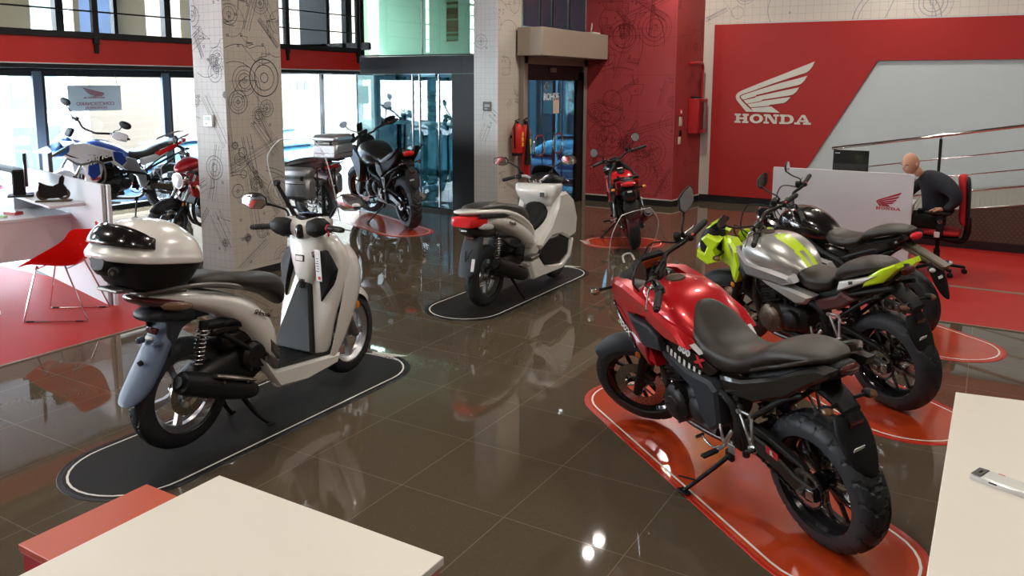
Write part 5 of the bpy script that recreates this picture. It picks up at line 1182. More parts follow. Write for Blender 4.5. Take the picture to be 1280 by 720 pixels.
# ---------------- the red adventure machine, nearest
def cbx():
    lean = 10; t = place('motorcycle', 'red adventure motorcycle with black seat and small clear screen, nearest machine on the red mat', 'motorcycle', 1.945, .55, 144.5, lean, 0, sc=.985)
    S, rk = chassis(t, lean, 37, wb=1.42, tread='block', nsp=6, rw=.165, eng=(.80, .42, 1.0), cover=DMET, fender=GRYP)
    tk = G().hull(dense([(.60, .83, .78, .70, .10), (.68, .90, .82, .70, .165), (.80, .985, .86, .71, .205), (.93, 1.02, .88, .74, .215), (1.06, 1.015, .89, .77, .195), (1.15, .985, .88, .79, .14), (1.20, .95, .88, .81, .09)], 5), 40)
    tank = obj('fuel_tank', tk, RED, t)
    g = G().lathe([(0, .052), (.008, .050), (.010, .040), (.004, .036), (.006, 0)], (.985, 0, 1.022), (-.03, 0, 1), 32); obj('fuel_cap', g, [BRNZ], tank)
    obj('warning_label', G().box((.93, -.085, 1.008), (.05, .03, .006), (.30, -.02, 0), .001), WLAB, tank)
    g = G().hull([(.08, .94, .90, .87, .13), (.16, .925, .87, .82, .14), (.30, .855, .81, .74, .14), (.42, .825, .77, .69, .14), (.53, .83, .76, .66, .145), (.62, .875, .78, .66, .15), (.70, .925, .82, .70, .13), (.75, .955, .86, .78, .09)], 26)
    g2 = G().hull([(-.14, .945, .93, .915, .06), (-.08, .96, .935, .905, .105), (.02, .962, .92, .88, .13), (.12, .945, .89, .84, .14), (.22, .90, .85, .79, .14), (.32, .855, .81, .74, .14)], 26)
    sec = [(-.14, .945, .93, .915, .06), (-.08, .96, .935, .905, .105), (.02, .962, .92, .88, .13), (.12, .945, .89, .84, .142), (.22, .90, .845, .78, .145), (.31, .845, .80, .73, .142), (.42, .815, .76, .685, .14), (.53, .825, .755, .66, .146), (.61, .865, .775, .655, .155), (.68, .915, .82, .69, .15), (.735, .955, .86, .76, .11), (.765, .965, .90, .83, .06)]
    obj('seat', G().hull(dense(sec, 3), 28), SEAT, t, sub=1)
    # shrouds, both sides
    for s in (1, -1):
        W_ = lambda v: (v.x, v.y*(1-.25*max(0, (v.x-1.15)/.25)), v.z)
        g = G().plate([(1.36, .98), (1.18, 1.0), (.96, .955), (.72, .87), (.63, .79), (.80, .79), (.90, .82), (.95, .86), (1.10, .85), (1.00, .74), (.93, .60), (1.00, .63), (1.28, .80), (1.40, .90)], s*.15, s*.228, .018, warp=W_); obj('side_shroud', g, RED, t)
        g = G().plate([(1.13, .86), (1.08, .84), (.93, .83), (.86, .79), (.84, .72), (1.00, .70)], s*.20, s*.240, .01); obj('shroud_insert', g, GRYP, t)
        g = G().plate([(1.05, .66), (.96, .60), (.98, .70), (1.28, .84), (1.30, .80)], s*.20, s*.238, .008, warp=W_); q = obj('shroud_spike', g, DRED, t)
        g = G().plate([(1.34, .86), (1.28, .80), (1.08, .665), (1.10, .70), (1.27, .835)], s*.215, s*.242, .003, warp=W_); obj('shroud_stripe', g, BLKG, q)
        tx = textg('500X', .055, .001, .001, .1); obj('lettering', tx, WLAB, q, T=frame((1.17, s*.2405, .765), (-s*.86, 0, -s*.5) if s < 0 else (-.86, 0, -.5), (.4*(1), 0, .86)), smooth=False)
        # white graphics between tank and side cover
        WG = lambda v: (v.x, v.y*(1-.9*max(0, .74-v.x)), v.z)
        g = G().plate([(.90, .80), (.78, .785), (.60, .755), (.50, .70), (.55, .66), (.72, .69), (.86, .745)], s*.13, s*.192, .006, warp=WG); sc_ = obj('graphic_panel', g, BLKG, t)
        g = G().plate([(.80, .845), (.64, .80), (.59, .765), (.60, .778), (.66, .812), (.78, .856)], s*.17, s*.2065, .003, warp=WG); obj('white_stripe', g, WHT2, sc_)
        st = G()
        for k in range(9):
            x = .865-.032*k; z = .752-.0095*k; yw = .1925*(1-.9*max(0, .74-x)); st.bar((x, s*yw, z), (x+.010, s*yw, z-.030-.003*(k % 3)), .004, .017, .001)
        obj('white_bars', st, WLAB, sc_)
        if s > 0:
            obj('lettering', textg('500', .052, .0015, .003, .15), WLAB, sc_, T=frame((.70, .1885, .757), (-1, -.15, -.30), (-.3, 0, 1)), smooth=False)
            obj('model_letter', textg('X', .060, .0015, .005, .15), RLAB, sc_, T=frame((.605, .1735, .727), (-1, -.17, -.30), (-.3, 0, 1)), smooth=False)
        g = G().plate([(.92, .75), (.84, .70), (.68, .655), (.52, .655), (.47, .62), (.47, .44), (.55, .38), (.62, .44), (.66, .56), (.76, .60), (.90, .66)], s*.13, s*.195, .016); obj('side_cover', g, GRYP, t)
        g = G().plate([(.60, .44), (.66, .55), (.64, .56), (.55, .44), (.54, .40)], s*.19, s*.2, .004)
        # tail
        g = G().plate([(.50, .68), (.34, .71), (.10, .81), (-.02, .87), (-.18, .93), (-.27, .935), (-.25, .90), (-.10, .82), (.04, .735), (.26, .63), (.46, .60)], s*.09, s*.150, .014, warp=lambda v: (v.x, v.y*(1-.35*max(0, .1-v.x)), v.z)); obj('tail_cover', g, GOLDB, t)
        g = G().tube([(.24, s*.150, .80), (.10, s*.165, .865), (-.06, s*.16, .925), (-.16, s*.13, .955), (-.23, s*.07, .965)], [.010, .013, .014, .014, .012], 10, 5, flat=.7); obj('grab_rail', g, GOLDB, t)
        indicator(t, (1.36, s*.16, .93), (.15, s, .0), SMOK, .10, sz=1.15)
    obj('tail_hull', G().hull([(-.26, .935, .92, .89, .04), (-.18, .93, .89, .84, .08), (0, .90, .83, .76, .10), (.2, .81, .74, .67, .11), (.4, .72, .67, .62, .11)], 18), BLKM, t, sub=1)
    obj('tail_light', G().hull([(-.275, .925, .912, .895, .035), (-.25, .93, .91, .88, .05), (-.22, .925, .90, .87, .05)], 14), DLRED, t, sub=1)
    plate_hanger(t, ((-.03, .80), (-.14, .75), (-.19, .66), (-.26, .51)))
    # cockpit: dash, cowl, screen
    g = G().hull([(1.20, 1.0, .95, .90, .13), (1.28, 1.03, .96, .86, .165), (1.36, 1.02, .93, .82, .15), (1.44, .96, .88, .80, .11), (1.50, .90, .86, .81, .06)], 24); cw = obj('front_cowl', g, BLKM, t, sub=1)
    obj('headlight', G().hull([(1.42, .93, .87, .82, .10), (1.50, .91, .87, .83, .08), (1.54, .88, .865, .845, .04)], 16), CLEN, cw, sub=1)
    TT = Matrix.Translation((1.235, 0, 1.075)) @ Matrix.Rotation(radians(-38), 4, 'Y')
    g = G().plate([(-.105, -.03), (-.085, .045), (-.05, .062), (.05, .062), (.085, .045), (.105, -.03), (.08, -.06), (-.08, -.06)], .0, -.032, .008, plane='yz'); ds = obj('instrument_panel', g, BLKM, t, T=TT)
    obj('display', G().box((-.034, 0, .006), (.004, .13, .075), None, .002), LCD, ds, T=TT)
    rows = []
    for i in range(9):
        z = .98+.36*i/8; w_ = .125+.035*sin(pi*min(1, i/8*.8)); w_ *= 1 if i < 6 else (1-((i-5)/3)**2*.35)
        rows.append([(1.50-(z-.98)*.52-1.8*(w_*u)**2, w_*u, z) for u in [k/6 for k in range(-6, 7)]])
    ws = obj('windscreen', G().sheet(rows), CLR, t, sub=1, solid=.003)
    edge = [r[0] for r in rows]+rows[-1][1:-1]+[r[-1] for r in reversed(rows)]; obj('screen_edge_glint', G().tube(edge, .002, 6, 1), mat('edge_glint', (.75, .78, .78), .2, 0, .5), ws)  # rim highlight of the small screen modelled as a thin pale tube
    g = G().tube([(1.44, .035, 1.02), (1.46, .025, 1.055), (1.46, -.025, 1.055), (1.44, -.035, 1.02)], .006, 8, 5); obj('screen_mount', g, WLAB, ws)
    hb = bars(t, S, 1.085, 1.06, .41, .945, 1.10, m=GOLDB, mirx=.99, my=.375, mirz=1.27, mirror='poly', msz=(.098, .060))
    g = G().box((1.10, 0, 1.03), (.06, .12, .05), (0, -.4, 0), .012); g.cyl((1.085, -.06, 1.06), (1.085, .06, 1.06), .02, n=14)
    for x_, y_ in ((1.07, .045), (1.10, .045), (1.07, -.045), (1.10, -.045)): g.cyl((x_, y_, 1.07), (x_, y_, 1.088), .006, n=8)
    obj('bar_clamp', g, [DMET], t, T=S)
    g = G()
    g.tube([(1.05, .22, 1.09), (1.16, .16, 1.12), (1.20, .06, 1.0), (1.14, .04, .88)], .005, 6, 6); g.tube([(1.05, -.22, 1.09), (1.18, -.15, 1.13), (1.22, -.05, 1.0), (1.15, -.04, .88)], .005, 6, 6); g.tube([(1.04, -.20, 1.08), (1.15, -.12, 1.05), (1.16, .02, .98), (1.10, .08, .85)], .006, 6, 6)
    obj('cables', g, BLKM, t, T=S)
    g = G().plate([(.30, .465), (.14, .425), (.14, .385), (.30, .42)], .1, .1365+.0, .002); 
    lb = obj('swingarm_label', G().plate([(.215, .435), (.14, .42), (.14, .385), (.215, .40)], .130, .1345, .001), RLAB, t); obj('letter', textg('R', .03, .001, .002), WLAB, lb, T=frame((.178, .1355, .41), (-1, 0, 0), (0, 0, 1)), smooth=False)
    for o in t.children_recursive:
        if o.name.split('.')[0] in ('tail_cover', 'grab_rail', 'tail_hull', 'tail_light'):
            for v in o.data.vertices:
                if v.co.x < .05: v.co.x = .05+(v.co.x-.05)*.80
    return t
cbx()

# ---------------- silver and fluorescent yellow naked machine
def cbf():
    lean = 9; t = place('motorcycle', 'silver naked motorcycle with fluorescent yellow headlight cowl and stripes', 'motorcycle', 2.02, 2.38, 147, lean, 0)
    S, rk = chassis(t, lean, 26, wb=1.41, tread='road', nsp=6, rw=.16, eng=(.80, .42, 1.0), cover=BRNZ, ftop=.94)
    def tm(c, n):
        if c.x > .60 and n.z > .25 and .009 < abs(c.y) < .05 and c.x < .90: return 1
        if c.x > 1.05 and c.z < .90: return 2
        return 0
    tk = G().hull(dense([(.60, .80, .76, .70, .09), (.66, .86, .79, .69, .14), (.76, .925, .82, .69, .19), (.88, .965, .85, .70, .215), (1.0, .965, .86, .72, .215), (1.10, .94, .85, .74, .18), (1.17, .90, .84, .77, .11)], 10), 96)
    tank = obj('fuel_tank', tk, [SLV, NEON, BLKG], t, matfn=tm)
    obj('fuel_cap', G().lathe([(0, .050), (.008, .048), (.006, 0)], (1.0, 0, .968), (-.03, 0, 1), 28), BRNZ, tank)
    obj('warning_label', G().box((.91, -.02, .968), (.035, .025, .004), (.0, .1, 0), .001), WLAB, tank)
    for s in (1, -1):
        g = G().plate([(1.20, .90), (1.08, .88), (1.0, .80), (.62, .775), (.58, .73), (.70, .69), (1.02, .69), (1.15, .78)], s*.14, s*.222, .022); obj('tank_shoulder', g, mat('dull_silver_paint', (.30, .29, .30), .3, .6, 1), t)
        W_ = lambda v: (v.x, v.y*(1-.5*max(0, (v.x-1.10)/.3)), v.z)
        g = G().plate([(1.38, .90), (1.18, .93), (1.08, .86), (1.06, .76), (1.12, .64), (1.17, .60), (1.22, .70), (1.36, .70), (1.45, .76)], s*.14, s*.235, .02, warp=W_); sh_ = obj('side_shroud', g, NEON, t)
        g = G().plate([(1.06, .80), (1.10, .72), (1.04, .66), (1.0, .72)], s*.17, s*.222, .01); obj('shroud_insert', g, GRYP, sh_)
        g = G().plate([(.98, .73), (.86, .71), (.60, .68), (.44, .665), (.50, .60), (.58, .58), (.84, .65)], s*.12, s*.20, .018); obj('side_stripe_panel', g, SLV, t)
        g = G().plate([(.46, .63), (.28, .70), (.24, .74), (.14, .71), (.22, .64), (.42, .56)], s*.10, s*.160, .014); obj('maroon_panel', g, mat('maroon_paint', (.10, .035, .035), .35, .3, .8), t)
        g = G().plate([(.28, .73), (.25, .80), (.10, .84), (-.02, .875), (-.10, .90), (.02, .83), (.16, .775)], s*.09, s*.145, .010); obj('tail_panel', g, WHT2, t)
        g = G().plate([(-.02, .88), (-.12, .94), (-.24, .99), (-.26, .965), (-.14, .86), (.04, .80), (.02, .83)], s*.06, s*.138, .012, warp=lambda v: (v.x, v.y*(1-.9*max(0, -.02-v.x)), v.z)); obj('tail_fin', g, NEON, t)
        obj('badge', textg('500', .028, .001, .001, .2), BLAB, t, T=frame((.13, s*.147, .815), (-s, 0, .25*s), (.25, 0, 1)), smooth=False)
    obj('tail_hull', G().hull([(-.25, .975, .955, .93, .03), (-.15, .94, .90, .86, .07), (0, .90, .83, .76, .09), (.2, .80, .72, .64, .10), (.4, .72, .66, .58, .11), (.55, .68, .62, .55, .11)], 18), BLKM, t, sub=1)
    obj('tail_light', G().hull([(-.29, .95, .935, .92, .03), (-.25, .96, .93, .895, .05), (-.20, .945, .91, .88, .05)], 12), DLRED, t, sub=1)
    sec = [(.34, .80, .76, .70, .12), (.42, .795, .75, .67, .145), (.52, .79, .74, .655, .145), (.60, .80, .745, .66, .125), (.68, .83, .76, .70, .09), (.71, .82, .77, .73, .05)]
    obj('seat', G().hull(dense(sec, 3), 26), SEAT, t, sub=1)
    sec = [(-.14, .945, .93, .91, .05), (-.08, .962, .93, .90, .09), (.04, .965, .91, .86, .12), (.16, .945, .88, .82, .13), (.27, .905, .84, .77, .125), (.33, .86, .81, .76, .10)]
    obj('pillion_seat', G().hull(dense(sec, 3), 24), SEAT, t, sub=1)
    plate_hanger(t, ((-.04, .80), (-.16, .74), (-.20, .62), (-.26, .48)))
    # headlight mask turns with the bars
    g = G().hull([(1.36, 1.02, .90, .80, .08), (1.44, 1.03, .90, .77, .115), (1.50, .98, .87, .75, .11), (1.56, .90, .82, .75, .07)], 22); hm = obj('headlight_cowl', g, BLKM, t, sub=1, T=S)
    for s in (1, -1):
        g = G().plate([(1.58, .78), (1.50, .72), (1.38, .76), (1.40, .86), (1.34, .93), (1.44, .98), (1.50, .94), (1.46, .88), (1.50, .82), (1.56, .84)], s*.05, s*.125, .012, warp=lambda v: (v.x, v.y*(1-1.6*max(0, v.x-1.44)), v.z)); obj('cowl_side', g, NEON, hm, T=S)
    obj('headlight', G().hull([(1.50, .90, .83, .78, .075), (1.575, .87, .82, .78, .055), (1.595, .84, .82, .80, .02)], 16), CLEN, hm, sub=1, T=S)
    g = G().plate([(-.07, .0), (-.05, .05), (.05, .05), (.07, 0), (.05, -.03), (-.05, -.03)], 0, -.03, .008, plane='yz'); obj('instrument_panel', g, BLKM, t, T=S @ Matrix.Translation((1.37, 0, 1.03)) @ Matrix.Rotation(radians(-50), 4, 'Y'))
    g = G().plate([(1.40, 1.03), (1.36, 1.06), (1.47, 1.0), (1.52, .94), (1.46, .98)], -.05, .05, .01); obj('cowl_visor', g, NEON, hm, T=S)
    bars(t, S, 1.07, 1.03, .40, .94, 1.06, m=GOLDB, mirx=1.15, my=.36, mirz=1.20, mirror='poly', msz=(.080, .052))
    g = G().box((1.09, 0, 1.0), (.06, .12, .05), (0, -.4, 0), .012); obj('bar_clamp', g, DMET, t, T=S)
    g = G().tube([(1.05, .22, 1.05), (1.18, .14, 1.08), (1.24, .05, .95), (1.14, .04, .80)], .005, 6, 6); g.tube([(1.05, -.22, 1.05), (1.2, -.14, 1.10), (1.24, -.04, .95), (1.15, -.04, .80)], .005, 6, 6); obj('cables', g, BLKM, t, T=S)
    for s in (1, -1): indicator(t, (1.36, s*.07, .82), (.1, s, 0), SMOK, .08, T=S)
    for o in t.children_recursive:
        if o.name.split('.')[0] in ('tail_fin', 'tail_panel', 'tail_hull', 'tail_light', 'pillion_seat', 'badge'):
            for v in o.data.vertices:
                if v.co.x < .30: v.co.x = .30+(v.co.x-.30)*.80
    return t
cbf()

# ---------------- black naked machine by the desk
def cbk():
    lean = 9; t = place('motorcycle', 'gloss black naked motorcycle with round chrome headlight in front of the white desk', 'motorcycle', CBKP[0], CBKP[1], CBKP[2], lean, 0)
    S, rk = chassis(t, lean, 38, wb=1.36, R=.305, Rf=.295, rw=.15, nsp=5, eng=(.76, .42, .95), cover=DMET, ftop=.93, hd=False, foot=(.33, .34, .22))
    tank = obj('fuel_tank', G().hull(dense([(.58, .80, .75, .69, .08), (.66, .86, .78, .68, .13), (.78, .92, .81, .68, .18), (.92, .955, .83, .69, .20), (1.03, .94, .82, .70, .17), (1.10, .90, .81, .73, .11)], 4), 36), BLKG, t)
    obj('fuel_cap', G().lathe([(0, .050), (.008, .048), (.006, 0)], (.93, 0, .956), (-.03, 0, 1), 28), BRNZ, tank)
    obj('warning_label', G().box((.83, -.02, .938), (.035, .03, .004), (.0, .2, 0), .001), WLAB, tank)
    for s in (1, -1):
        g = G().plate([(1.16, .86), (.98, .82), (.84, .72), (.90, .64), (1.06, .62), (1.14, .72)], s*.12, s*.205, .02); obj('side_shroud', g, BLKG, t)
        g = G().plate([(.60, .70), (.40, .68), (.30, .60), (.42, .50), (.58, .56)], s*.09, s*.145, .014); obj('side_cover', g, BLKG, t)
        g = G().plate([(.40, .72), (.20, .78), (-.02, .86), (-.10, .90), (-.12, .86), (.0, .78), (.22, .66), (.36, .62)], s*.07, s*.130, .012); obj('tail_cover', g, BLKG, t)
    sec = [(.28, .82, .78, .73, .11), (.38, .80, .755, .70, .135), (.50, .795, .745, .68, .135), (.60, .815, .75, .70, .11), (.68, .835, .78, .74, .06)]
    obj('seat', G().hull(dense(sec, 3), 24), SEAT, t, sub=1)
    sec = [(-.12, .92, .905, .89, .05), (-.05, .935, .905, .875, .095), (.06, .93, .89, .85, .115), (.18, .905, .86, .81, .12), (.27, .86, .82, .77, .105)]
    obj('pillion_seat', G().hull(dense(sec, 3), 22), SEAT, t, sub=1)
    obj('tail_hull', G().hull([(-.13, .90, .88, .86, .05), (0, .86, .80, .74, .085), (.2, .80, .72, .64, .10), (.4, .73, .66, .58, .11)], 16), BLKM, t, sub=1)
    obj('tail_light', G().hull([(-.17, .895, .875, .855, .04), (-.14, .905, .875, .845, .065), (-.10, .90, .87, .84, .065)], 12), LRED, t, sub=1)
    # long licence bracket, lamp light's bronze tint put into its colour
    g = G()
    for s in (1, -1): g.tube([(-.02, s*.05, .80), (-.20, s*.04, .72), (-.36, s*.025, .655)], [.014, .014, .012], 8, 3)
    g.plate([(-.02, .83), (-.20, .76), (-.38, .68), (-.36, .655), (-.18, .71), (0, .77)], -.04, .04, .01); hg = obj('plate_bracket', g, mat('lamp_tinted_brown_plastic', (.10, .075, .045), .4), t)
    rows = [[(x+.02, -w_, z+.01), (x, -w_*.7, z), (x-.004, 0, z), (x, w_*.7, z), (x+.02, w_, z+.01)] for x, z, w_ in ((-.28, .70, .07), (-.31, .62, .085), (-.34, .54, .08), (-.37, .46, .05), (-.385, .42, .02))]
    obj('flap', G().sheet(rows), BLKM, hg, sub=1, solid=.006); obj('label', G().box((-.335, .02, .59), (.004, .05, .022), (0, .35, 0), .001), WLAB, hg)
    for s in (1, -1): indicator(hg, (-.30, s*.03, .665), (-.2, s, 0), CLEN, .05)
    bars(t, S, 1.02, 1.0, .39, .90, 1.03, m=BLKM, mirx=1.06, my=.33, mirz=1.17, mirror='oval', msz=(.07, .048))
    g = G().lathe([(-.10, .04), (-.08, .075), (-.03, .095), (.02, .098), (.025, .088)], (1.30, 0, .86), (1, 0, -.05), 28); hl = obj('headlight', g, BLKG, t, T=S)
    obj('headlight_lens', G().lathe([(.02, .09), (.03, .085), (.045, .05), (.05, 0)], (1.30, 0, .86), (1, 0, -.05), 28), CHR, hl, T=S)
    obj('headlight_ring', G().lathe([(.012, .096), (.012, .104), (.03, .100), (.03, .090)], (1.30, 0, .86), (1, 0, -.05), 28, close=True), CHR, hl, T=S)
    obj('instrument_panel', G().box((1.19, 0, 1.0), (.03, .13, .08), (0, -.8, 0), .015), BLKM, t, T=S)
    g = G().tube([(1.0, .22, 1.02), (1.12, .12, 1.07), (1.18, .05, .90), (1.10, .04, .75)], .005, 6, 6); g.tube([(1.0, -.22, 1.02), (1.12, -.12, 1.09), (1.18, -.04, .92), (1.1, -.04, .75)], .005, 6, 6); obj('cables', g, BLKM, t, T=S)
    for s in (1, -1): indicator(t, (1.22, s*.10, .84), (.1, s, 0), CLEN, .05, T=S)
    return t
CBKP = (1.93, 3.95, 151)
cbk()

# ---------------- small red machine by the red wall, seen from behind
def msx():
    lean = 9; t = place('motorcycle', 'small red mini motorcycle with orange indicators in front of the red wall', 'motorcycle', -1.25, 6.18, 118, lean, 0, sc=1.1)
    S, rk = chassis(t, lean, 24, wb=1.20, R=.255, Rf=.25, rr=.155, rrf=.155, rw=.13, fw=.12, nsp=5, ftop=.78, eng=(.62, .32, .75), cover=STL, hd=False, foot=(.30, .28, .20), foot2=(.34, .36), rake=25, fender=RED, yoff=.085)
    obj('fuel_tank', G().hull(dense([(.45, .66, .62, .56, .08), (.55, .74, .66, .56, .14), (.68, .80, .68, .56, .165), (.80, .81, .68, .57, .16), (.92, .76, .67, .60, .11)], 4), 30), RED, t)
    obj('seat', G().hull(dense([(-.12, .80, .785, .77, .05), (-.05, .815, .78, .75, .10), (.1, .79, .74, .69, .12), (.25, .73, .69, .63, .12), (.4, .715, .67, .61, .11), (.52, .74, .69, .65, .07)], 3), 22), SEAT, t, sub=1)
    for s in (1, -1):
        g = G().plate([(1.0, .74), (.80, .74), (.62, .68), (.58, .58), (.70, .46), (.84, .42), (.96, .56)], s*.11, s*.185, .02); obj('side_shroud', g, RED, t)
        g = G().plate([(.36, .66), (.10, .72), (-.10, .79), (-.16, .78), (-.12, .72), (.06, .62), (.34, .56)], s*.06, s*.130, .012); obj('tail_panel', g, RED, t)
        g = G().tube([(.12, s*.12, .76), (-.04, s*.135, .80), (-.14, s*.10, .82), (-.17, s*.03, .825)], .010, 8, 4); obj('grab_rail', g, BLKM, t)
        indicator(t, (-.16, s*.05, .70), (-.1, s, .06), LAMB, .09, sz=1.1)
    obj('tail_hull', G().hull([(-.20, .79, .75, .70, .07), (-.14, .80, .74, .66, .095), (0, .76, .68, .60, .10), (.2, .70, .62, .54, .10)], 18), BLKM, t, sub=1)
    obj('tail_light', G().hull([(-.235, .775, .755, .735, .06), (-.20, .785, .755, .72, .085), (-.17, .78, .75, .72, .085)], 14), LRED, t, sub=1)
    g = G().hull([(-.27, .69, .64, .58, .06), (-.22, .70, .64, .56, .085), (-.15, .68, .62, .56, .07)], 16); h = obj('plate_hanger', g, BLKM, t)
    obj('label', G().box((-.275, 0, .68), (.004, .05, .018), None, .001), WLAB, h); obj('rear_reflector', G().box((-.282, 0, .60), (.01, .075, .03), None, .003), DLRED, h)
    rows = [[(x+.03, -w_, z), (x, -w_*.7, z), (x-.004, 0, z), (x, w_*.7, z), (x+.03, w_, z)] for x, z, w_ in ((-.20, .58, .08), (-.25, .52, .09), (-.28, .44, .09), (-.29, .37, .07))]
    obj('flap', G().sheet(rows), BLKM, h, sub=1, solid=.006)
    bars(t, S, .90, .93, .36, .78, .97, m=BLKM, mirx=.82, my=.29, mirz=1.11, mirror='round', msz=(.055, .05), r=.011)
    obj('headlight', G().lathe([(-.08, .04), (-.03, .09), (.03, .10), (.05, 0)], (1.12, 0, .80), (1, 0, -.05), 22), BLKG, t, T=S)
    obj('instrument_panel', G().box((1.0, 0, .92), (.04, .12, .08), (0, -.8, 0), .02), BLKM, t, T=S)
    obj('tank_cover', G().hull([(.60, .80, .78, .76, .04), (.72, .835, .80, .77, .055), (.84, .835, .80, .77, .05)], 12), BLKM, t, sub=1); obj('tank_label', G().box((.70, 0, .838), (.05, .06, .004), None, .001), WLAB, t)
    return t
msx()

# ---------------- black adventure machine by the glass wall, seen from behind
def adv(t, lean, steer, body, wb=1.5, blk=True, tailm=BLKM, tread='knob', hd=False, spoke='W', guards=None, engm=DMET, seatm=SEAT, rims=BLKG):
    S, rk = chassis(t, lean, steer, wb=wb, R=.335, Rf=.345, rr=.235, rrf=.265, rw=.15, fw=.10, nsp=28 if spoke == 'W' else 6, fstyle=spoke, rstyle=spoke, wheelm=rims, ftop=1.0, eng=(.82, .47, 1.05), cover=DMET, hd=hd, tread=tread, foot=(.36, .40, .24), foot2=(.36, .50), rake=27, yoff=.105, fender=body[0])
    return S
def nc():
    lean = 6; t = place('motorcycle', 'black adventure motorcycle on the red mat by the glass wall, seen from behind', 'motorcycle', -4.42, 5.80, 150, lean, 0, sc=1.10)
    S = adv(t, lean, 26, [BLKM], wb=1.48, hd=True, spoke='Y')
    obj('fuel_tank', G().hull(dense([(.60, .90, .84, .76, .11), (.70, .97, .87, .74, .17), (.84, 1.03, .89, .72, .21), (1.0, 1.06, .90, .72, .225), (1.12, 1.05, .90, .74, .20), (1.22, .99, .89, .78, .13)], 4), 36), mat('satin_black_paint', (.02, .021, .024), .3, .2, .6), t)
    obj('badge', G().box((.84, .03, 1.03), (.06, .03, .004), (.1, .25, 0), .001), GOLD, t)
    for s in (1, -1):
        g = G().plate([(1.36, 1.0), (1.14, .98), (.96, .88), (.94, .74), (1.04, .56), (1.14, .50), (1.22, .66), (1.40, .86)], s*.15, s*.24, .024); obj('side_shroud', g, GOLDB, t)
        g = G().plate([(.58, .84), (.40, .80), (.34, .70), (.44, .62), (.58, .70)], s*.11, s*.165, .014); obj('side_cover', g, GOLDB, t)
        g = G().plate([(.42, .82), (.20, .86), (-.06, .97), (-.24, 1.06), (-.22, 1.0), (-.08, .88), (.16, .75), (.38, .70)], s*.08, s*.150, .014); obj('tail_cover', g, BLKM, t)
        g = G().plate([(.10, .93), (-.10, .99), (-.28, 1.07), (-.24, 1.03), (-.08, .95), (.08, .89)], s*.15, s*.175, .006); obj('rack', g, BLKM, t)
    obj('seat', G().hull(dense([(-.10, 1.0, .98, .95, .08), (0, 1.01, .96, .92, .13), (.15, .985, .92, .87, .14), (.30, .93, .87, .80, .14), (.45, .89, .83, .76, .14), (.58, .91, .84, .77, .12), (.66, .95, .88, .82, .08)], 3), 24), SEAT, t, sub=1)
    obj('tail_hull', G().hull([(-.22, 1.01, .99, .96, .05), (-.10, .99, .94, .88, .09), (.1, .92, .85, .76, .11), (.35, .84, .76, .66, .12)], 18), BLKM, t, sub=1)
    obj('tail_light', G().hull([(-.26, 1.005, .985, .955, .05), (-.22, 1.015, .98, .94, .08), (-.18, 1.0, .97, .93, .08)], 14), LRED, t, sub=1)
    h = plate_hanger(t, ((-.10, .90), (-.20, .86), (-.26, .74), (-.33, .58)), w=.09, lens=DLRED)
    bars(t, S, 1.06, 1.16, .43, .93, 1.20, m=GOLDB, mirx=1.02, my=.42, mirz=1.42, mirror='oval', msz=(.07, .042), guards=(BLKM, 0))
    g = G().box((1.20, 0, 1.16), (.05, .16, .10), (0, -.5, 0), .02); g.box((1.23, 0, 1.25), (.03, .10, .12), (0, -.3, 0), .015); obj('instrument_panel', g, BLKM, t, T=S)
    obj('front_cowl', G().hull([(1.24, 1.12, 1.04, .96, .12), (1.34, 1.14, 1.0, .88, .14), (1.44, 1.06, .94, .86, .10)], 18), BLKM, t, sub=1)
    return t
nc()

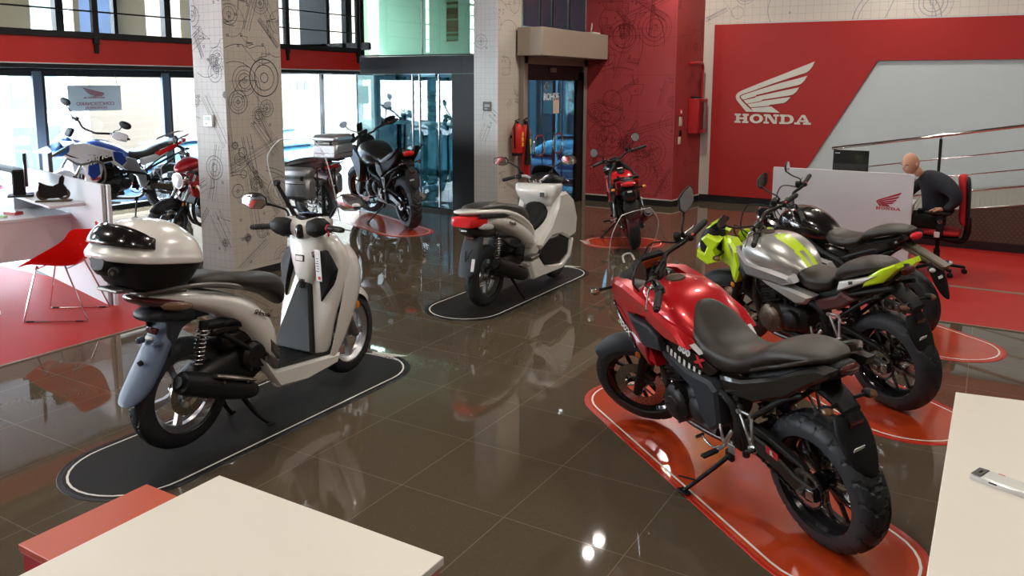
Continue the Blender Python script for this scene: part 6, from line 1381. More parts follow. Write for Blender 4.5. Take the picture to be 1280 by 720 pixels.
# ---------------- white and blue adventure machine at the window
def at():
    lean = 8; t = place('motorcycle', 'white and blue adventure motorcycle with hand guards standing in the street window', 'motorcycle', ATP[0], ATP[1], ATP[2], lean, 0, sc=ATP[3])
    RIMB = mat('black_spoked_rim', (.03, .03, .03), .3, .5)
    S = adv(t, lean, 30, [WHT2], wb=1.53, hd=False, spoke='W')
    obj('fuel_tank', G().hull(dense([(.62, .90, .84, .74, .10), (.74, .97, .87, .72, .17), (.90, 1.03, .89, .72, .21), (1.05, 1.05, .90, .72, .22), (1.18, 1.02, .90, .76, .18), (1.28, .98, .90, .80, .13)], 4), 34), BLUE, t)
    obj('tank_top', G().hull([(.80, 1.02, .99, .95, .06), (.95, 1.06, 1.02, .97, .08), (1.10, 1.06, 1.02, .97, .07)], 14), BLKM, t, sub=1)
    for s in (1, -1):
        W_ = lambda v: (v.x, v.y*(1-.6*max(0, (v.x-1.15)/.35)), v.z)
        g = G().plate([(1.46, 1.02), (1.25, 1.05), (1.0, .98), (.78, .90), (.72, .78), (.80, .70), (.94, .80), (1.02, .78), (1.06, .60), (1.16, .50), (1.22, .62), (1.26, .78), (1.42, .86), (1.52, .92)], s*.15, s*.245, .022, warp=W_); sh_ = obj('side_fairing', g, WHT2, t)
        g = G().plate([(1.22, .80), (1.10, .80), (1.08, .66), (1.16, .58), (1.22, .66)], s*.22, s*.252, .006, warp=W_); obj('side_blue', g, BLUE, sh_)
        g = G().plate([(.92, .94), (.80, .92), (.74, .80), (.80, .74), (.90, .82)], s*.22, s*.252, .006); obj('side_blue', g, BLUE, sh_)
        g = G().plate([(1.20, .62), (1.08, .62), (1.10, .59), (1.18, .58)], s*.24, s*.256, .003, warp=W_); obj('side_red', g, RLAB, sh_)
        g = G().plate([(1.40, 1.03), (1.28, 1.03), (1.24, .98), (1.34, .97)], s*.15, s*.215, .004, warp=W_); obj('nose_red', g, RLAB, sh_)
        g = G().plate([(1.10, .90), (.94, .88), (.92, .82), (1.10, .80), (1.40, .88), (1.48, .92)], s*.21, s*.254, .004, warp=W_); bk = obj('name_panel', g, BLKG, sh_)
        if s > 0:
            obj('lettering', textg('Africa', .135, .001, .002, .35), WLAB, bk, T=frame((1.10, .258, .885), (-1, -.22*0, .25), (.2, 0, 1)), smooth=False)
            obj('lettering', textg('Twin', .115, .001, .002, .35), WLAB, bk, T=frame((1.22, .250, .815), (-1, 0, .25), (.2, 0, 1)), smooth=False)
        g = G().tube([(1.44, s*.17, .86), (1.34, s*.25, .80), (1.14, s*.27, .83), (1.05, s*.27, .76), (1.03, s*.26, .58), (1.12, s*.20, .46), (1.05, s*.13, .34)], .014, 8, 5); obj('crash_bar', g, ALUD, t)
        g = G().plate([(.70, .84), (.56, .80), (.50, .68), (.42, .62), (.40, .44), (.48, .40), (.54, .56), (.62, .62), (.74, .70)], s*.12, s*.17, .014); obj('frame_plate', g, ALU, t)
        g = G().plate([(.50, .80), (.28, .84), (.22, .90), (.10, .94), (.10, .86), (.30, .74), (.46, .70)], s*.10, s*.155, .012); obj('tail_panel', g, WHT2, t)
        g = G().plate([(.30, .86), (.10, .94), (-.06, 1.0), (-.10, .97), (.04, .90), (.24, .81)], s*.11, s*.165, .010); obj('tail_red', g, LRED, t)
        g = G().tube([(.10, s*.15, .98), (-.06, s*.15, 1.04), (-.20, s*.12, 1.08), (-.24, s*.04, 1.09)], .011, 8, 4); obj('grab_rail', g, ALUD, t)
    g = G().plate([(.38, .44), (.20, .43), (-.10, .39), (-.12, .33), (.02, .32), (.22, .36), (.38, .38)], .10, .14, .012); obj('swingarm_cover', g, BRNZ, t)
    obj('seat', G().hull(dense([(-.16, 1.0, .98, .95, .08), (-.04, 1.01, .97, .92, .13), (.12, .99, .93, .88, .14), (.26, .95, .88, .82, .14), (.40, .90, .84, .77, .14), (.56, .89, .82, .76, .13), (.68, .93, .86, .80, .09)], 3), 24), SEAT, t, sub=1)
    obj('tail_hull', G().hull([(-.20, 1.02, 1.0, .96, .05), (-.10, .99, .95, .90, .09), (.1, .92, .85, .78, .11), (.35, .84, .76, .68, .12)], 18), BLKM, t, sub=1)
    obj('tail_light', G().hull([(-.25, 1.01, .99, .96, .04), (-.20, 1.02, .98, .94, .06), (-.16, 1.0, .97, .94, .06)], 12), LRED, t, sub=1)
    plate_hanger(t, ((-.08, .93), (-.18, .88), (-.24, .76), (-.30, .62)))
    fm = G().hull([(1.30, 1.10, 1.0, .90, .13), (1.42, 1.12, .98, .86, .15), (1.52, 1.02, .93, .85, .11), (1.58, .93, .90, .86, .05)], 20); cw = obj('front_cowl', fm, LBLUE, t, sub=1, matfn=lambda c, n: 0)
    obj('headlight', G().hull([(1.50, .95, .91, .86, .10), (1.57, .94, .90, .86, .08), (1.60, .91, .895, .88, .03)], 14), SMOK, cw, sub=1)
    rows = [[(1.52-.20*i/5-2*(.12*u)**2, (.13-.006*i)*u, 1.04+.26*i/5) for u in [k/4 for k in range(-4, 5)]] for i in range(6)]
    obj('windscreen', G().sheet(rows), CLR, t, sub=1, solid=.004)
    obj('instrument_panel', G().box((1.34, 0, 1.16), (.05, .14, .12), (0, -.5, 0), .02), BLKM, t)
    bars(t, S, 1.10, 1.17, .44, .96, 1.20, m=BLKM, mirx=1.06, my=.42, mirz=1.40, mirror='oval', msz=(.08, .05), guards=(WHT2, 0))
    return t
ATP = (-8.72, 5.12, 265, 1.13)
at()
# ================================================================== DISPLAY MATS
def stadium(L, W_, k=16):
    r = W_/2; h = L/2-r; return [(h+r*cos(a), r*sin(a)) for a in [-pi/2+pi*i/k for i in range(k+1)]]+[(-h+r*cos(a), r*sin(a)) for a in [pi/2+pi*i/k for i in range(k+1)]]
def pad(label, x, y, head, L, W_, m, edge, linem, z=.0035, grp=None, logo=True):
    t = thing('display_mat', label, 'mat', (x, y, 0), (0, 0, radians(head)))
    obj('mat_base', G().plate(stadium(L, W_), 0, z, .002, plane='xy'), edge, t, sharp=20)
    obj('mat_top', G().plate(stadium(L-.05, W_-.05), 0, z+.0008, .001, plane='xy'), m, t, sharp=20)
    g = G(); ribbon(g, stadium(L-.10, W_-.10), .012, closed=True); obj('border_line', g, linem, t, T=Matrix.Translation((0, 0, z+.0018)), smooth=False)
    if logo:
        w = winglogo(); obj('printed_logo', w, linem, t, T=Matrix.Translation((L/2-.09, .14, z+.0018)) @ Matrix.Rotation(-pi/2, 4, 'Z') @ Matrix.Diagonal((.28, -.20 if False else .14, 1, 1)) , smooth=False)
    return t
MBLK = mat('black_vinyl_mat', (.016, .016, .015), .55, 0, 0, spec=.2); MBLE = mat('black_mat_edge', (.01, .01, .01), .35)
MRED = mat('orange_red_vinyl_mat', (.52, .055, .012), .2, 0, .45, coatr=.08); MREE = mat('red_mat_edge', (.50, .02, .01), .3)
LNW = mat('white_printed_line', (.80, .78, .72), .4)
pad('black rounded display mat under the nearest white scooter', -1.315, .30, 90, 2.46, .77, MBLK, MBLE, LNW)
pad('black rounded display mat under the sporty white scooter by the entrance', -1.515, 3.68, 90, 2.42, .77, MBLK, MBLE, LNW)
pad('red rounded display mat under the nearest red motorcycle', 1.31, 1.085, 139.5, 2.5, .77, MRED, MREE, LNW)
pad('red rounded display mat under the silver and yellow motorcycle', 1.44, 2.80, 139.5, 2.5, .77, MRED, MREE, LNW)
pad('red rounded display mat under the black motorcycle by the desk', 1.60, 4.50, 139.5, 2.5, .77, MRED, MREE, LNW)
pad('red rounded display mat under the small red motorcycle', -1.53, 6.47, 211, 1.05, .77, MRED, MREE, LNW)
pad('red rounded display mat by the glass wall under the black adventure motorcycle', -5.2, 5.98, 156, 2.6, .77, MRED, MREE, LNW)

# ================================================================== FOREGROUND TABLES
CREAM = mat('cream_laminate', (.80, .765, .68), .42, var=.02); REDB = mat('red_laminate', (.52, .085, .035), .45, var=.03); REDS = mat('red_cabinet_side', (.42, .012, .02), .4); PINK = mat('rose_edge_band', (.55, .20, .19), .4)
t = thing('table', 'cream-topped red cube table at the bottom left, in front of the white scooter', 'table', (.81, -1.95, 0))
obj('tabletop', G().box((0, 0, .738), (.88, 1.13, .024), b=.002), CREAM, t)
obj('cabinet', G().box((-.01, 0, .36), (.84, 1.09, .72), b=.003), REDS, t)
for y in (.525, -.525): obj('upright', G().box((.425, y, .363), (.02, .06, .726), b=.002), PINK, t)
obj('rail', G().box((.425, 0, .70), (.018, 1.0, .05), b=.002), PINK, t)
t = thing('table', 'lower orange-red box table beside the cream-topped table', 'table', (.16, -1.585, 0))
obj('tabletop', G().box((0, 0, .59), (.40, .44, .022), b=.002), REDB, t); obj('cabinet', G().box((0, 0, .29), (.385, .425, .575), b=.003), REDS, t); obj('edge_band', G().box((0, 0, .576), (.395, .435, .006), b=.001), PINK, t)
t = thing('table', 'cream table at the right edge with a phone lying on it', 'table', (2.75, -.3, 0))
obj('tabletop', G().plate([(2.37-2.75, .66+.3), (3.3-2.75, .81+.3), (3.3-2.75, -1.1), (2.355-2.75, -1.1)], .725, .75, .003, plane='xy'), CREAM, t)
for x, y in ((-.30, .80), (.45, .90), (-.30, -1.0), (.45, -1.0)): obj('leg', G().box((x, y, .36), (.05, .05, .73), b=.004), WHT2, t)
t = thing('phone', 'silver and white phone lying on the right cream table', 'phone', (2.535, -.165, .751), (0, 0, radians(-22)))
o = [(-.09, -.03), (-.082, -.036), (.08, -.036), (.09, -.028), (.09, .028), (.08, .036), (-.08, .036), (-.09, .03)]
obj('body', G().plate(o, 0, .017, .003, plane='xy'), ALU, t); obj('cover', G().plate([(-.055, -.034), (.088, -.034), (.088, .034), (-.055, .034)], .016, .0195, .002, plane='xy'), mat('white_gloss_plastic', (.72, .74, .70), .25), t)
obj('end_cap', G().plate([(-.088, -.030), (-.058, -.034), (-.058, .034), (-.088, .030)], .016, .020, .002, plane='xy'), mat('grey_plastic', (.09, .09, .09), .35), t); obj('button', G().box((-.07, .0, .020), (.008, .022, .002), b=.001), CHR, t)
obj('slot', G().box((-.02, -.0365, .010), (.024, .002, .005), b=.0005), BLAB, t); obj('red_mark', G().box((-.02, .030, .020), (.02, .004, .001), b=.0003), RLAB, t)

# ================================================================== RIGHT DESK AREA
DESKW = mat('white_desk_laminate', (.66, .68, .72), .4, var=.02)
t = thing('desk', 'white reception desk with tall front panel and red winged logo', 'desk', (1.06, 6.2, 0))
obj('front_panel', G().box((0, 0, .565), (1.41, .03, 1.07), b=.003), DESKW, t)
obj('desktop', G().box((0, .42, .725), (1.38, .80, .03), b=.003), DESKW, t)
for x in (-.66, .66): obj('side_panel', G().box((x, .40, .36), (.03, .74, .70), b=.003), DESKW, t)
obj('logo', thick(winglogo(), .002), mat('logo_red', (.42, .012, .03), .5), t, T=frame((.365, -.0155, .715), (1, 0, 0), (0, 0, 1)) @ Matrix.Diagonal((.235, .235, 1, 1)), smooth=False)
t = thing('monitor', 'black computer monitor behind the white desk panel', 'monitor', (1.09, 6.62, .74))
obj('screen', G().box((0, 0, .37), (.37, .03, .36), b=.006), mat('monitor_back_gloss', (.02, .021, .023), .12, 0, .6), t); obj('stand', G().box((0, .02, .12), (.06, .04, .24), b=.005), BLKM, t); obj('base', G().box((0, .02, .008), (.22, .18, .016), b=.004), BLKM, t)
obj('maker_mark', G().box((-.14, -.0155, .515), (.05, .001, .010), b=.0003), mat('grey_print', (.4, .4, .4), .5), t)
# swivel chair
ch = thing('office_chair', 'red and black swivel chair with the seated man behind the white desk', 'office chair', (2.0, 6.72, 0))
RFAB = mat('red_fabric', (.42, .010, .012), .85, bump=.4, bscale=700)
obj('seat', G().hull([(-.25, .49, .46, .43, .17), (-.20, .505, .46, .42, .21), (0, .50, .46, .42, .235), (.18, .50, .46, .42, .225), (.22, .49, .46, .43, .19)], 24), RFAB, ch, sub=1)
obj('seat_shell', G().box((0, 0, .405), (.40, .40, .03), b=.012), BLKM, ch)
obj('backrest', G().hull([(.53, .20, .24, .27, .16), (.62, .17, .22, .26, .21), (.78, .18, .22, .26, .225), (.95, .16, .21, .25, .21), (1.05, .14, .20, .24, .17), (1.08, .16, .20, .22, .12)], 24, axis='z').tf(Matrix.Identity(4)), RFAB, ch, sub=1)
obj('back_shell', G().hull([(.48, .285, .27, .25, .10), (.56, .285, .265, .235, .18), (.78, .285, .26, .23, .215), (.96, .275, .25, .22, .20), (1.06, .26, .24, .215, .15)], 24, axis='z'), BLKM, ch, sub=1)
obj('back_bracket', G().tube([(.05, 0, .38), (.22, 0, .36), (.27, 0, .46), (.27, 0, .62)], [.03, .03, .035, .03], 10, 4), BLKM, ch)
obj('column', G().cyl((0, 0, .10), (0, 0, .26), .032, n=16).cyl((0, 0, .26), (0, 0, .40), .02, n=16), BLKM, ch)
for k in range(5):
    a = 2*pi*k/5+.25; c, s_ = cos(a), sin(a)
    lg = obj('base_leg', G().bar((0, 0, .10), (c*.28, s_*.28, .075), .045, .03, .008), BLKM, ch)
    obj('caster', G().cyl((c*.28-s_*.022, s_*.28+c*.022, .028), (c*.28+s_*.022, s_*.28-c*.022, .028), .028, n=16, b=.006).cyl((c*.28, s_*.28, .03), (c*.28, s_*.28, .08), .010, n=8), BLKM, lg)
for s_ in (-1, 1):
    ar = obj('armrest', G().hull([(-.14, .70, .685, .67, .03, 3, 3, s_*.28), (-.08, .705, .685, .665, .042, 3, 3, s_*.28), (.08, .705, .685, .665, .04, 3, 3, s_*.28), (.13, .70, .685, .67, .03, 3, 3, s_*.28)], 14), BLKM, ch, sub=1)
    obj('armrest_post', G().box((.02, s_*.275, .56), (.07, .03, .24), b=.01).bar((.02, s_*.27, .44), (.02, s_*.05, .40), .06, .02, .005), BLKM, ar); obj('knob', G().cyl((.02, s_*.29, .60), (.02, s_*.31, .60), .022, n=14, b=.004), CHR, ar); obj('label', G().box((.0, s_*.30, .46), (.055, .02, .06), b=.006), WLAB, ar)

# ---- the seated man
def skin_body(name, joints, edges, m, parent, sub=2, root=0, T=None):
    me = bpy.data.meshes.new(name); me.from_pydata([j[:3] for j in joints], edges, []); me.materials.append(m)
    o = bpy.data.objects.new(name, me); COL.objects.link(o); o.parent = parent
    sk = o.modifiers.new('skin', 'SKIN'); sk.use_smooth_shade = True; sk.branch_smoothing = .3
    for i, j in enumerate(joints):
        v = me.skin_vertices[0].data[i]; rr = j[3]; v.radius = rr if isinstance(rr, tuple) else (rr, rr); v.use_root = (i == root)
    if sub: k = o.modifiers.new('smooth', 'SUBSURF'); k.levels = sub; k.render_levels = sub
    return o
SKIN = mat('skin', (.56, .30, .20), .45, var=.05, vscale=12); NAVY = mat('navy_sweater', (.010, .013, .022), .85, bump=.5, bscale=350); TROU = mat('dark_trousers', (.010, .010, .012), .8, bump=.3, bscale=400)
man = thing('person', 'bald man in a dark navy sweater sitting behind the white desk, looking down', 'person', (1.95, 6.70, 0))
P0 = Vector((1.95, 6.70, 0))
def L_(x, y, z, r): return (x-P0.x, y-P0.y, z, r)
J = [L_(2.0, 6.70, .60, (.19, .17)), L_(1.98, 6.69, .74, (.19, .165)), L_(1.95, 6.67, .90, (.205, .165)), L_(1.92, 6.65, 1.00, (.17, .13)), L_(1.80, 6.61, 1.09, .066),
     L_(2.04, 6.47, 1.0, .095), L_(2.12, 6.41, .93, .080), L_(2.17, 6.40, .83, .068), L_(2.10, 6.43, .76, .046), L_(2.05, 6.44, .725, .036),
     L_(1.86, 6.85, 1.01, .080), L_(1.74, 6.90, .90, .056), L_(1.66, 6.86, .80, .048), L_(1.56, 6.76, .79, .040), L_(1.50, 6.70, .79, .034)]
skin_body('sweater', J, [(0, 1), (1, 2), (2, 3), (3, 4), (3, 5), (5, 6), (6, 7), (7, 8), (8, 9), (3, 10), (10, 11), (11, 12), (12, 13), (13, 14)], NAVY, man)
J = [L_(1.98, 6.72, .58, (.15, .11)), L_(1.93, 6.62, .57, .088), L_(1.72, 6.56, .57, .078), L_(1.52, 6.56, .55, .062), L_(1.50, 6.56, .32, .052), L_(1.52, 6.56, .10, .042), L_(1.93, 6.82, .57, .088), L_(1.70, 6.86, .57, .078), L_(1.52, 6.84, .55, .062), L_(1.50, 6.84, .32, .052), L_(1.52, 6.84, .10, .042)]
skin_body('trousers', J, [(0, 1), (1, 2), (2, 3), (3, 4), (4, 5), (0, 6), (6, 7), (7, 8), (8, 9), (9, 10)], TROU, man)
for y in (6.56, 6.84): obj('shoe', G().hull([(1.38-P0.x, .05, .03, .006, .025), (1.42-P0.x, .075, .04, .006, .042), (1.50-P0.x, .095, .05, .006, .042), (1.57-P0.x, .10, .05, .006, .036), (1.59-P0.x, .08, .05, .006, .025)], 16, yo=y-P0.y), BLKM, man, sub=1)
# head: one surface shaped from a fine ball (face towards -x after rotation)
hd = G(); nu, nv = 36, 28; vs = []
for i in range(nv+1):
    ph = pi*i/nv
    for j in range(nu):
        th = 2*pi*j/nu; x = sin(ph)*cos(th); y = sin(ph)*sin(th); z = cos(ph)   # +x = face
        X, Y, Z = x*.098, y*.077, z*.118
        if z < 0: Y *= 1-.28*(-z)**1.3; 
        if z < -.1 and x > 0: X += .004*(-z)
        if x < 0 and z < -.3: X *= 1-.25*(-z-.3)
        f = max(0, x)
        def bump(yc, zc, sy, sz, a): return a*math.exp(-((y-yc)/sy)**2-((z-zc)/sz)**2)*(f**.7)
        X += bump(0, -.20, .13, .20, .022)+bump(0, -.02, .08, .15, .010)          # nose
        X += bump(0, .16, .55, .09, .006)                                       # brow
        X -= bump(.32, .0, .17, .12, .010)+bump(-.32, .0, .17, .12, .010)         # eye sockets
        X += bump(0, -.50, .24, .05, .006)-bump(0, -.555, .22, .025, .004)+bump(0, -.61, .20, .05, .005)  # lips
        X += bump(0, -.86, .26, .12, .008)                                      # chin
        X += bump(.45, -.25, .2, .2, .004)+bump(-.45, -.25, .2, .2, .004)
        vs.append((X, Y, Z))
fs = [(i*nu+j, i*nu+(j+1) % nu, (i+1)*nu+(j+1) % nu, (i+1)*nu+j) for i in range(nv) for j in range(nu)]
hd.add(vs, fs)
HT = Matrix.Translation(Vector((1.695, 6.56, 1.175))-P0+Vector((0, 0, 0))) @ Matrix.Rotation(radians(232), 4, 'Z') @ Matrix.Rotation(radians(18), 4, 'Y')
head = obj('head', hd, SKIN, man, T=HT, sub=1)
for s_ in (-1, 1):
    obj('ear', G().ell((-.008, s_*.078, -.005), (.018, .009, .032), 14), SKIN, head, T=HT, sub=0)
    obj('eye', G().ell((.080, s_*.031, -.002), (.011, .013, .009), 14), mat('eye_white', (.5, .47, .45), .3), head, T=HT)
    obj('eyebrow', G().tube([(.090, s_*.014, .018), (.092, s_*.03, .023), (.082, s_*.05, .017)], .0035, 6, 4), mat('brow_hair', (.10, .05, .03), .9), head, T=HT)
skin_body('neck', [L_(1.81, 6.62, 1.05, .055), L_(1.76, 6.60, 1.10, .052), L_(1.72, 6.575, 1.14, .052)], [(0, 1), (1, 2)], SKIN, man, sub=1)
def hand(base, fwd, up, side, name='hand', curl=.5, sc=1.0):
    b = Vector(base)-P0+Vector((0, 0, P0.z)); f = Vector(fwd).normalized(); u = Vector(up).normalized(); s_ = f.cross(u)*side
    js = [(b-f*.02, .024), (b+f*.03, .027), (b+f*.07, .026)]; ed = [(0, 1), (1, 2)]
    for k, (off, ln) in enumerate(((-.030, .062), (-.010, .074), (.011, .070), (.030, .054))):
        st = b+f*.075+s_*off; i0 = len(js); a = curl
        js += [(st, .0095), (st+(f*cos(a*.5)-u*sin(a*.5))*ln*.45, .0088), (st+(f*cos(a*.5)-u*sin(a*.5))*ln*.45+(f*cos(a*1.4)-u*sin(a*1.4))*ln*.32, .0080), (st+(f*cos(a*.5)-u*sin(a*.5))*ln*.45+(f*cos(a*1.4)-u*sin(a*1.4))*ln*.32+(f*cos(a*2.1)-u*sin(a*2.1))*ln*.25, .0072)]
        ed += [(2, i0), (i0, i0+1), (i0+1, i0+2), (i0+2, i0+3)]
    i0 = len(js); js += [(b+f*.025-s_*.032, .012), (b+f*.05-s_*.052-u*.01, .010), (b+f*.078-s_*.056-u*.018, .0085)]; ed += [(1, i0), (i0, i0+1), (i0+1, i0+2)]
    return skin_body(name, [(*p, r) for p, r in js], ed, SKIN, man, sub=2)
hand((2.03, 6.44, .728), (-1, .1, -.12), (0, 0, 1), 1)
hand((1.50, 6.70, .79), (-1, -.3, -.15), (0, 0, 1), -1)

# ramp and railing
CHK = bpy.data.materials.new('checker_plate'); CHK.use_nodes = True; nt = CHK.node_tree; b = nt.nodes['Principled BSDF']; b.inputs['Base Color'].default_value = (.13, .105, .085, 1); b.inputs['Metallic'].default_value = .7; b.inputs['Roughness'].default_value = .45
RIBM = mat('ribbed_grey_metal', (.34, .33, .29), .5, .5)
t = thing('ramp', 'metal access ramp with chequered side plate along the back wall', 'ramp', (0, 8.35, 0))
sl = .17; zr = lambda x: .487+sl*(x-2.2)
obj('side_plate', G().plate([(.1, .11), (6.3, .11), (6.3, zr(6.3)-.01), (.1, zr(.1))], 0, -.012, .002), CHK, t, smooth=False)
g = G()
for i in range(46):
    for j in range(12):
        x = .9+i*.055+(j % 2)*.0275; z = .14+j*.035
        if z < zr(x)-.03 and x < 3.3: g.box((x, -.0135, z), (.030, .004, .007), (0, .7 if j % 2 else -.7, 0), .001)
stf = obj('raised_pattern', g, mat('plate_bump_metal', (.26, .21, .17), .4, .8), t); stuff(stf)
obj('deck', G().add([(.1, 0, zr(.1)), (6.3, 0, zr(6.3)), (6.3, 2.34, zr(6.3)), (.1, 2.34, zr(.1))], [(0, 1, 2, 3)]), RIBM, t, smooth=False)
g = G(); x = .3
while x < 4: g.box((x, 1.17, zr(x)+.004), (.02, 2.32, .012), (0, -.17, 0), .002); x += .06
obj('deck_ribs', g, RIBM, t)
obj('edge_trim', G().bar((.1, -.005, zr(.1)+.005), (6.3, -.005, zr(6.3)+.005), .03, .02, .003), STL, t)
obj('skirting', G().box((3.2, -.004, .058), (6.2, .016, .116), b=.003), BASE, t)
t = thing('ramp_railing', 'polished steel handrail with black posts along the ramp', 'railing', (0, 8.31, 0))
for x, h0, r in ((.62, .96, .021), (.95, .67, .008), (.95, .44, .008), (.95, .235, .012)):
    obj('rail', G().cyl((x, 0, zr(x)+h0), (6.2, 0, zr(6.2)+h0), r, n=12), CHR, t)
for x in (.66, 1.88, 3.6, 5.2):
    obj('post', G().box((x, 0, (zr(x)+zr(x)+.92)/2), (.035, .035, .92), b=.004).cyl((x, 0, zr(x)+.9), (x, 0, zr(x)+.96), .006, n=8), BLKM, t)

# ================================================================== WALL FITTINGS
t = thing('hose_cabinet', 'red fire hose cabinet with pipe on the side of the red wall', 'fire cabinet', (-1.97, 10.43, 1.485))
CR = mat('fire_red_enamel', (.42, .010, .012), .35, 0, .4)
obj('case', G().box((.075, 0, 0), (.17, .46, .58), b=.008), CR, t); obj('door_glass', G().box((.162, 0, 0), (.006, .38, .46), b=.003), mat('dark_red_glass', (.10, .010, .012), .12, 0, .8), t)
obj('door_frame', G().box((.164, .205, 0), (.012, .045, .57), b=.003).box((.164, -.205, 0), (.012, .045, .57), b=.003).box((.164, 0, .26), (.012, .45, .05), b=.003).box((.164, 0, -.26), (.012, .45, .05), b=.003), CR, t)
obj('pipe', G().tube([(.0, -.28, .86), (.06, -.05, .88), (.08, .12, .88), (.08, .19, .84), (.08, .19, .6), (.08, .19, .27)], .022, 12, 4), CR, t)
o = obj('alarm_bell_strip', G().box((-1.90, 10.36, 1.792), (.10, .28, .03), b=.006), BLKM); tag(o, 'thin black strip device resting on top of the hose cabinet', 'device')
for nm, y, z, w_, h_, m_, lab in (('alarm_call_point', 9.93, 1.555, .09, .10, RLAB, 'small red call point on the side of the red wall'), ('wall_switch', 9.93, 1.40, .12, .15, mat('ivory_plastic', (.62, .55, .42), .4), 'ivory switch plate on the red wall, upper one'), ('socket_box', 9.95, 1.21, .10, .09, BLKM, 'small black box on the side of the red wall'), ('wall_switch', 9.90, 1.09, .10, .12, MATS['ivory_plastic'], 'ivory switch plate on the red wall, lower one')):
    o = thing(nm, lab, 'switch', (-2.015, y, z)); obj('plate', G().box((0, 0, 0), (.02, w_, h_), b=.005), m_, o); obj('rocker', G().box((.012, 0, 0), (.01, w_*.5, h_*.5), b=.003), WLAB if nm == 'alarm_call_point' else m_, o)
t = thing('thermostat', 'white thermostat on the left face of the near column', 'thermostat', (-4.33, 2.45, 1.62))
obj('case', G().box((0, -.01, 0), (.13, .03, .12), b=.008), WHT2, t); obj('display', G().box((0, -.027, .022), (.09, .004, .045), b=.002), mat('grey_lcd', (.16, .19, .17), .3), t); obj('button', G().box((-.02, -.027, -.03), (.03, .004, .015), b=.002), mat('grey_plastic', (.09, .09, .09), .35), t)
t = thing('wall_sign', 'small black sign on the left face of the far column', 'sign', (-3.88, 6.925, 1.68))
obj('plate', G().box((0, 0, 0), (.14, .008, .13), b=.002), BLAB, t); obj('pictogram', G().box((0, -.005, .01), (.09, .002, .04), b=.001).box((-.02, -.005, -.035), (.05, .002, .02), b=.001), mat('grey_print', (.4, .4, .4), .5), t)
FR = mat('extinguisher_red', (.58, .015, .012), .3, 0, .7)
def exting(label, y, z0, z1, r, co2):
    t = thing('fire_extinguisher', label, 'fire extinguisher', (-3.58, y, z0)); h = z1-z0
    obj('cylinder', G().lathe([(.0, 0), (.0, r*.9), (.02, r), (h*.74, r), (h*.82, r*.75), (h*.87, r*.3), (h*.88, 0)], (0, 0, 0), (0, 0, 1), 28), FR, t)
    obj('valve', G().cyl((0, 0, h*.86), (0, 0, h*.93), .02, n=12).bar((-.01, -.05, h*.94), (0, .06, h*.98), .02, .014, .003).bar((-.01, -.04, h*.92), (0, .05, h*.91), .02, .012, .003), BLKM, t)
    if co2:
        obj('horn', G().tube([(.05, -.03, h*.92), (.08, -.06, h*.80), (.085, -.07, h*.60), (.085, -.07, h*.22)], [.012, .015, .026, .052], 16, 5), BLKM, t)
    else:
        obj('hose', G().tube([(0, -.03, h*.9), (.02, -.11, h*.85), (.02, -.115, h*.5), (.02, -.10, h*.2)], .011, 8, 5), BLKM, t)
        obj('foot_ring', G().lathe([(-.0, r*1.02), (.04, r*1.03)], (0, 0, 0), (0, 0, 1), 24), BLKM, t)
    YL = mat('yellow_print', (.75, .52, .05), .5); g = G()
    for k in range(3):
        for q in (-1, 1):
            z = h*(.30+.14*k); g.box((r+.001, q*r*.18+.02, z), (.004, r*.22, h*.10), b=.001)
    g.box((r+.0005, .02, h*.44), (.003, r*.16, h*.40), b=.001)
    obj('label', g, YL, t); obj('bracket', G().box((-.08, 0, h*.5), (.06, .05, .04), b=.004), BLKM, t)
exting('red fire extinguisher with yellow label on the far column, the shorter of the two', 7.28, .96, 1.50, .08, False)
exting('red carbon dioxide extinguisher with black horn beside the entrance door', 7.52, .62, 1.52, .075, True)

# ================================================================== LEFT DESK AREA
t = thing('desk', 'white left desk with tall double side panel standing on the red floor', 'desk', (-4.33, 1.27, 0), (0, 0, radians(-13)))
obj('back_panel', G().box((-1.05, 0, .55), (2.1, .03, 1.10), b=.003), DESKW, t); obj('end_panel', G().box((.045, .03, .55), (.05, .03, 1.10), b=.003), DESKW, t); obj('end_post', G().box((.015, .012, .55), (.025, .02, 1.09), b=.003), ALUD, t)
obj('desktop', G().box((-1.75, -.72, .735), (1.9, 1.42, .03), b=.003), DESKW, t)
obj('modesty_panel', G().box((-.82, -.72, .54), (.03, 1.40, .36), b=.003), DESKW, t)
obj('shelf', G().box((-1.0, -.17, .885), (1.2, .30, .025), b=.003), DESKW, t); obj('shelf_support', G().box((-1.5, -.17, .81), (.02, .28, .13), b=.002), DESKW, t)
DT = Matrix.Translation((-4.33, 1.27, 0)) @ Matrix.Rotation(radians(-13), 4, 'Z')
def onD(x, y, z): return tuple(DT @ Vector((x, y, z)))
t = thing('monitor', 'black monitor seen edge-on on the left white desk', 'monitor', onD(-1.28, -.28, .90), (0, 0, radians(150)))
obj('screen', G().box((0, -.04, .27), (.46, .03, .32), b=.006), mat('monitor_back_gloss', (.02, .021, .023), .12, 0, .6), t); obj('stand', G().box((.0, .03, .13), (.10, .11, .26), b=.015), BLKM, t); obj('base', G().box((0, .02, .008), (.22, .22, .016), b=.005), BLKM, t)
t = thing('toy_motorcycle', 'small dark model motorcycle cutout standing on the left desk shelf', 'model motorcycle', onD(-.66, -.20, .90), (0, 0, radians(48)))
BRN = mat('lamp_tinted_brown_plastic', (.10, .075, .045), .4)
obj('plinth', G().box((0, 0, .008), (.30, .07, .016), b=.003), BRN, t)
obj('body', G().plate([(-.12, .05), (-.05, .03), (.05, .035), (.12, .06), (.115, .12), (.09, .16), (.10, .22), (.085, .245), (.06, .22), (.05, .17), (.0, .145), (-.05, .155), (-.115, .185), (-.11, .165), (-.12, .13)], -.015, .015, .004), DMET, t)
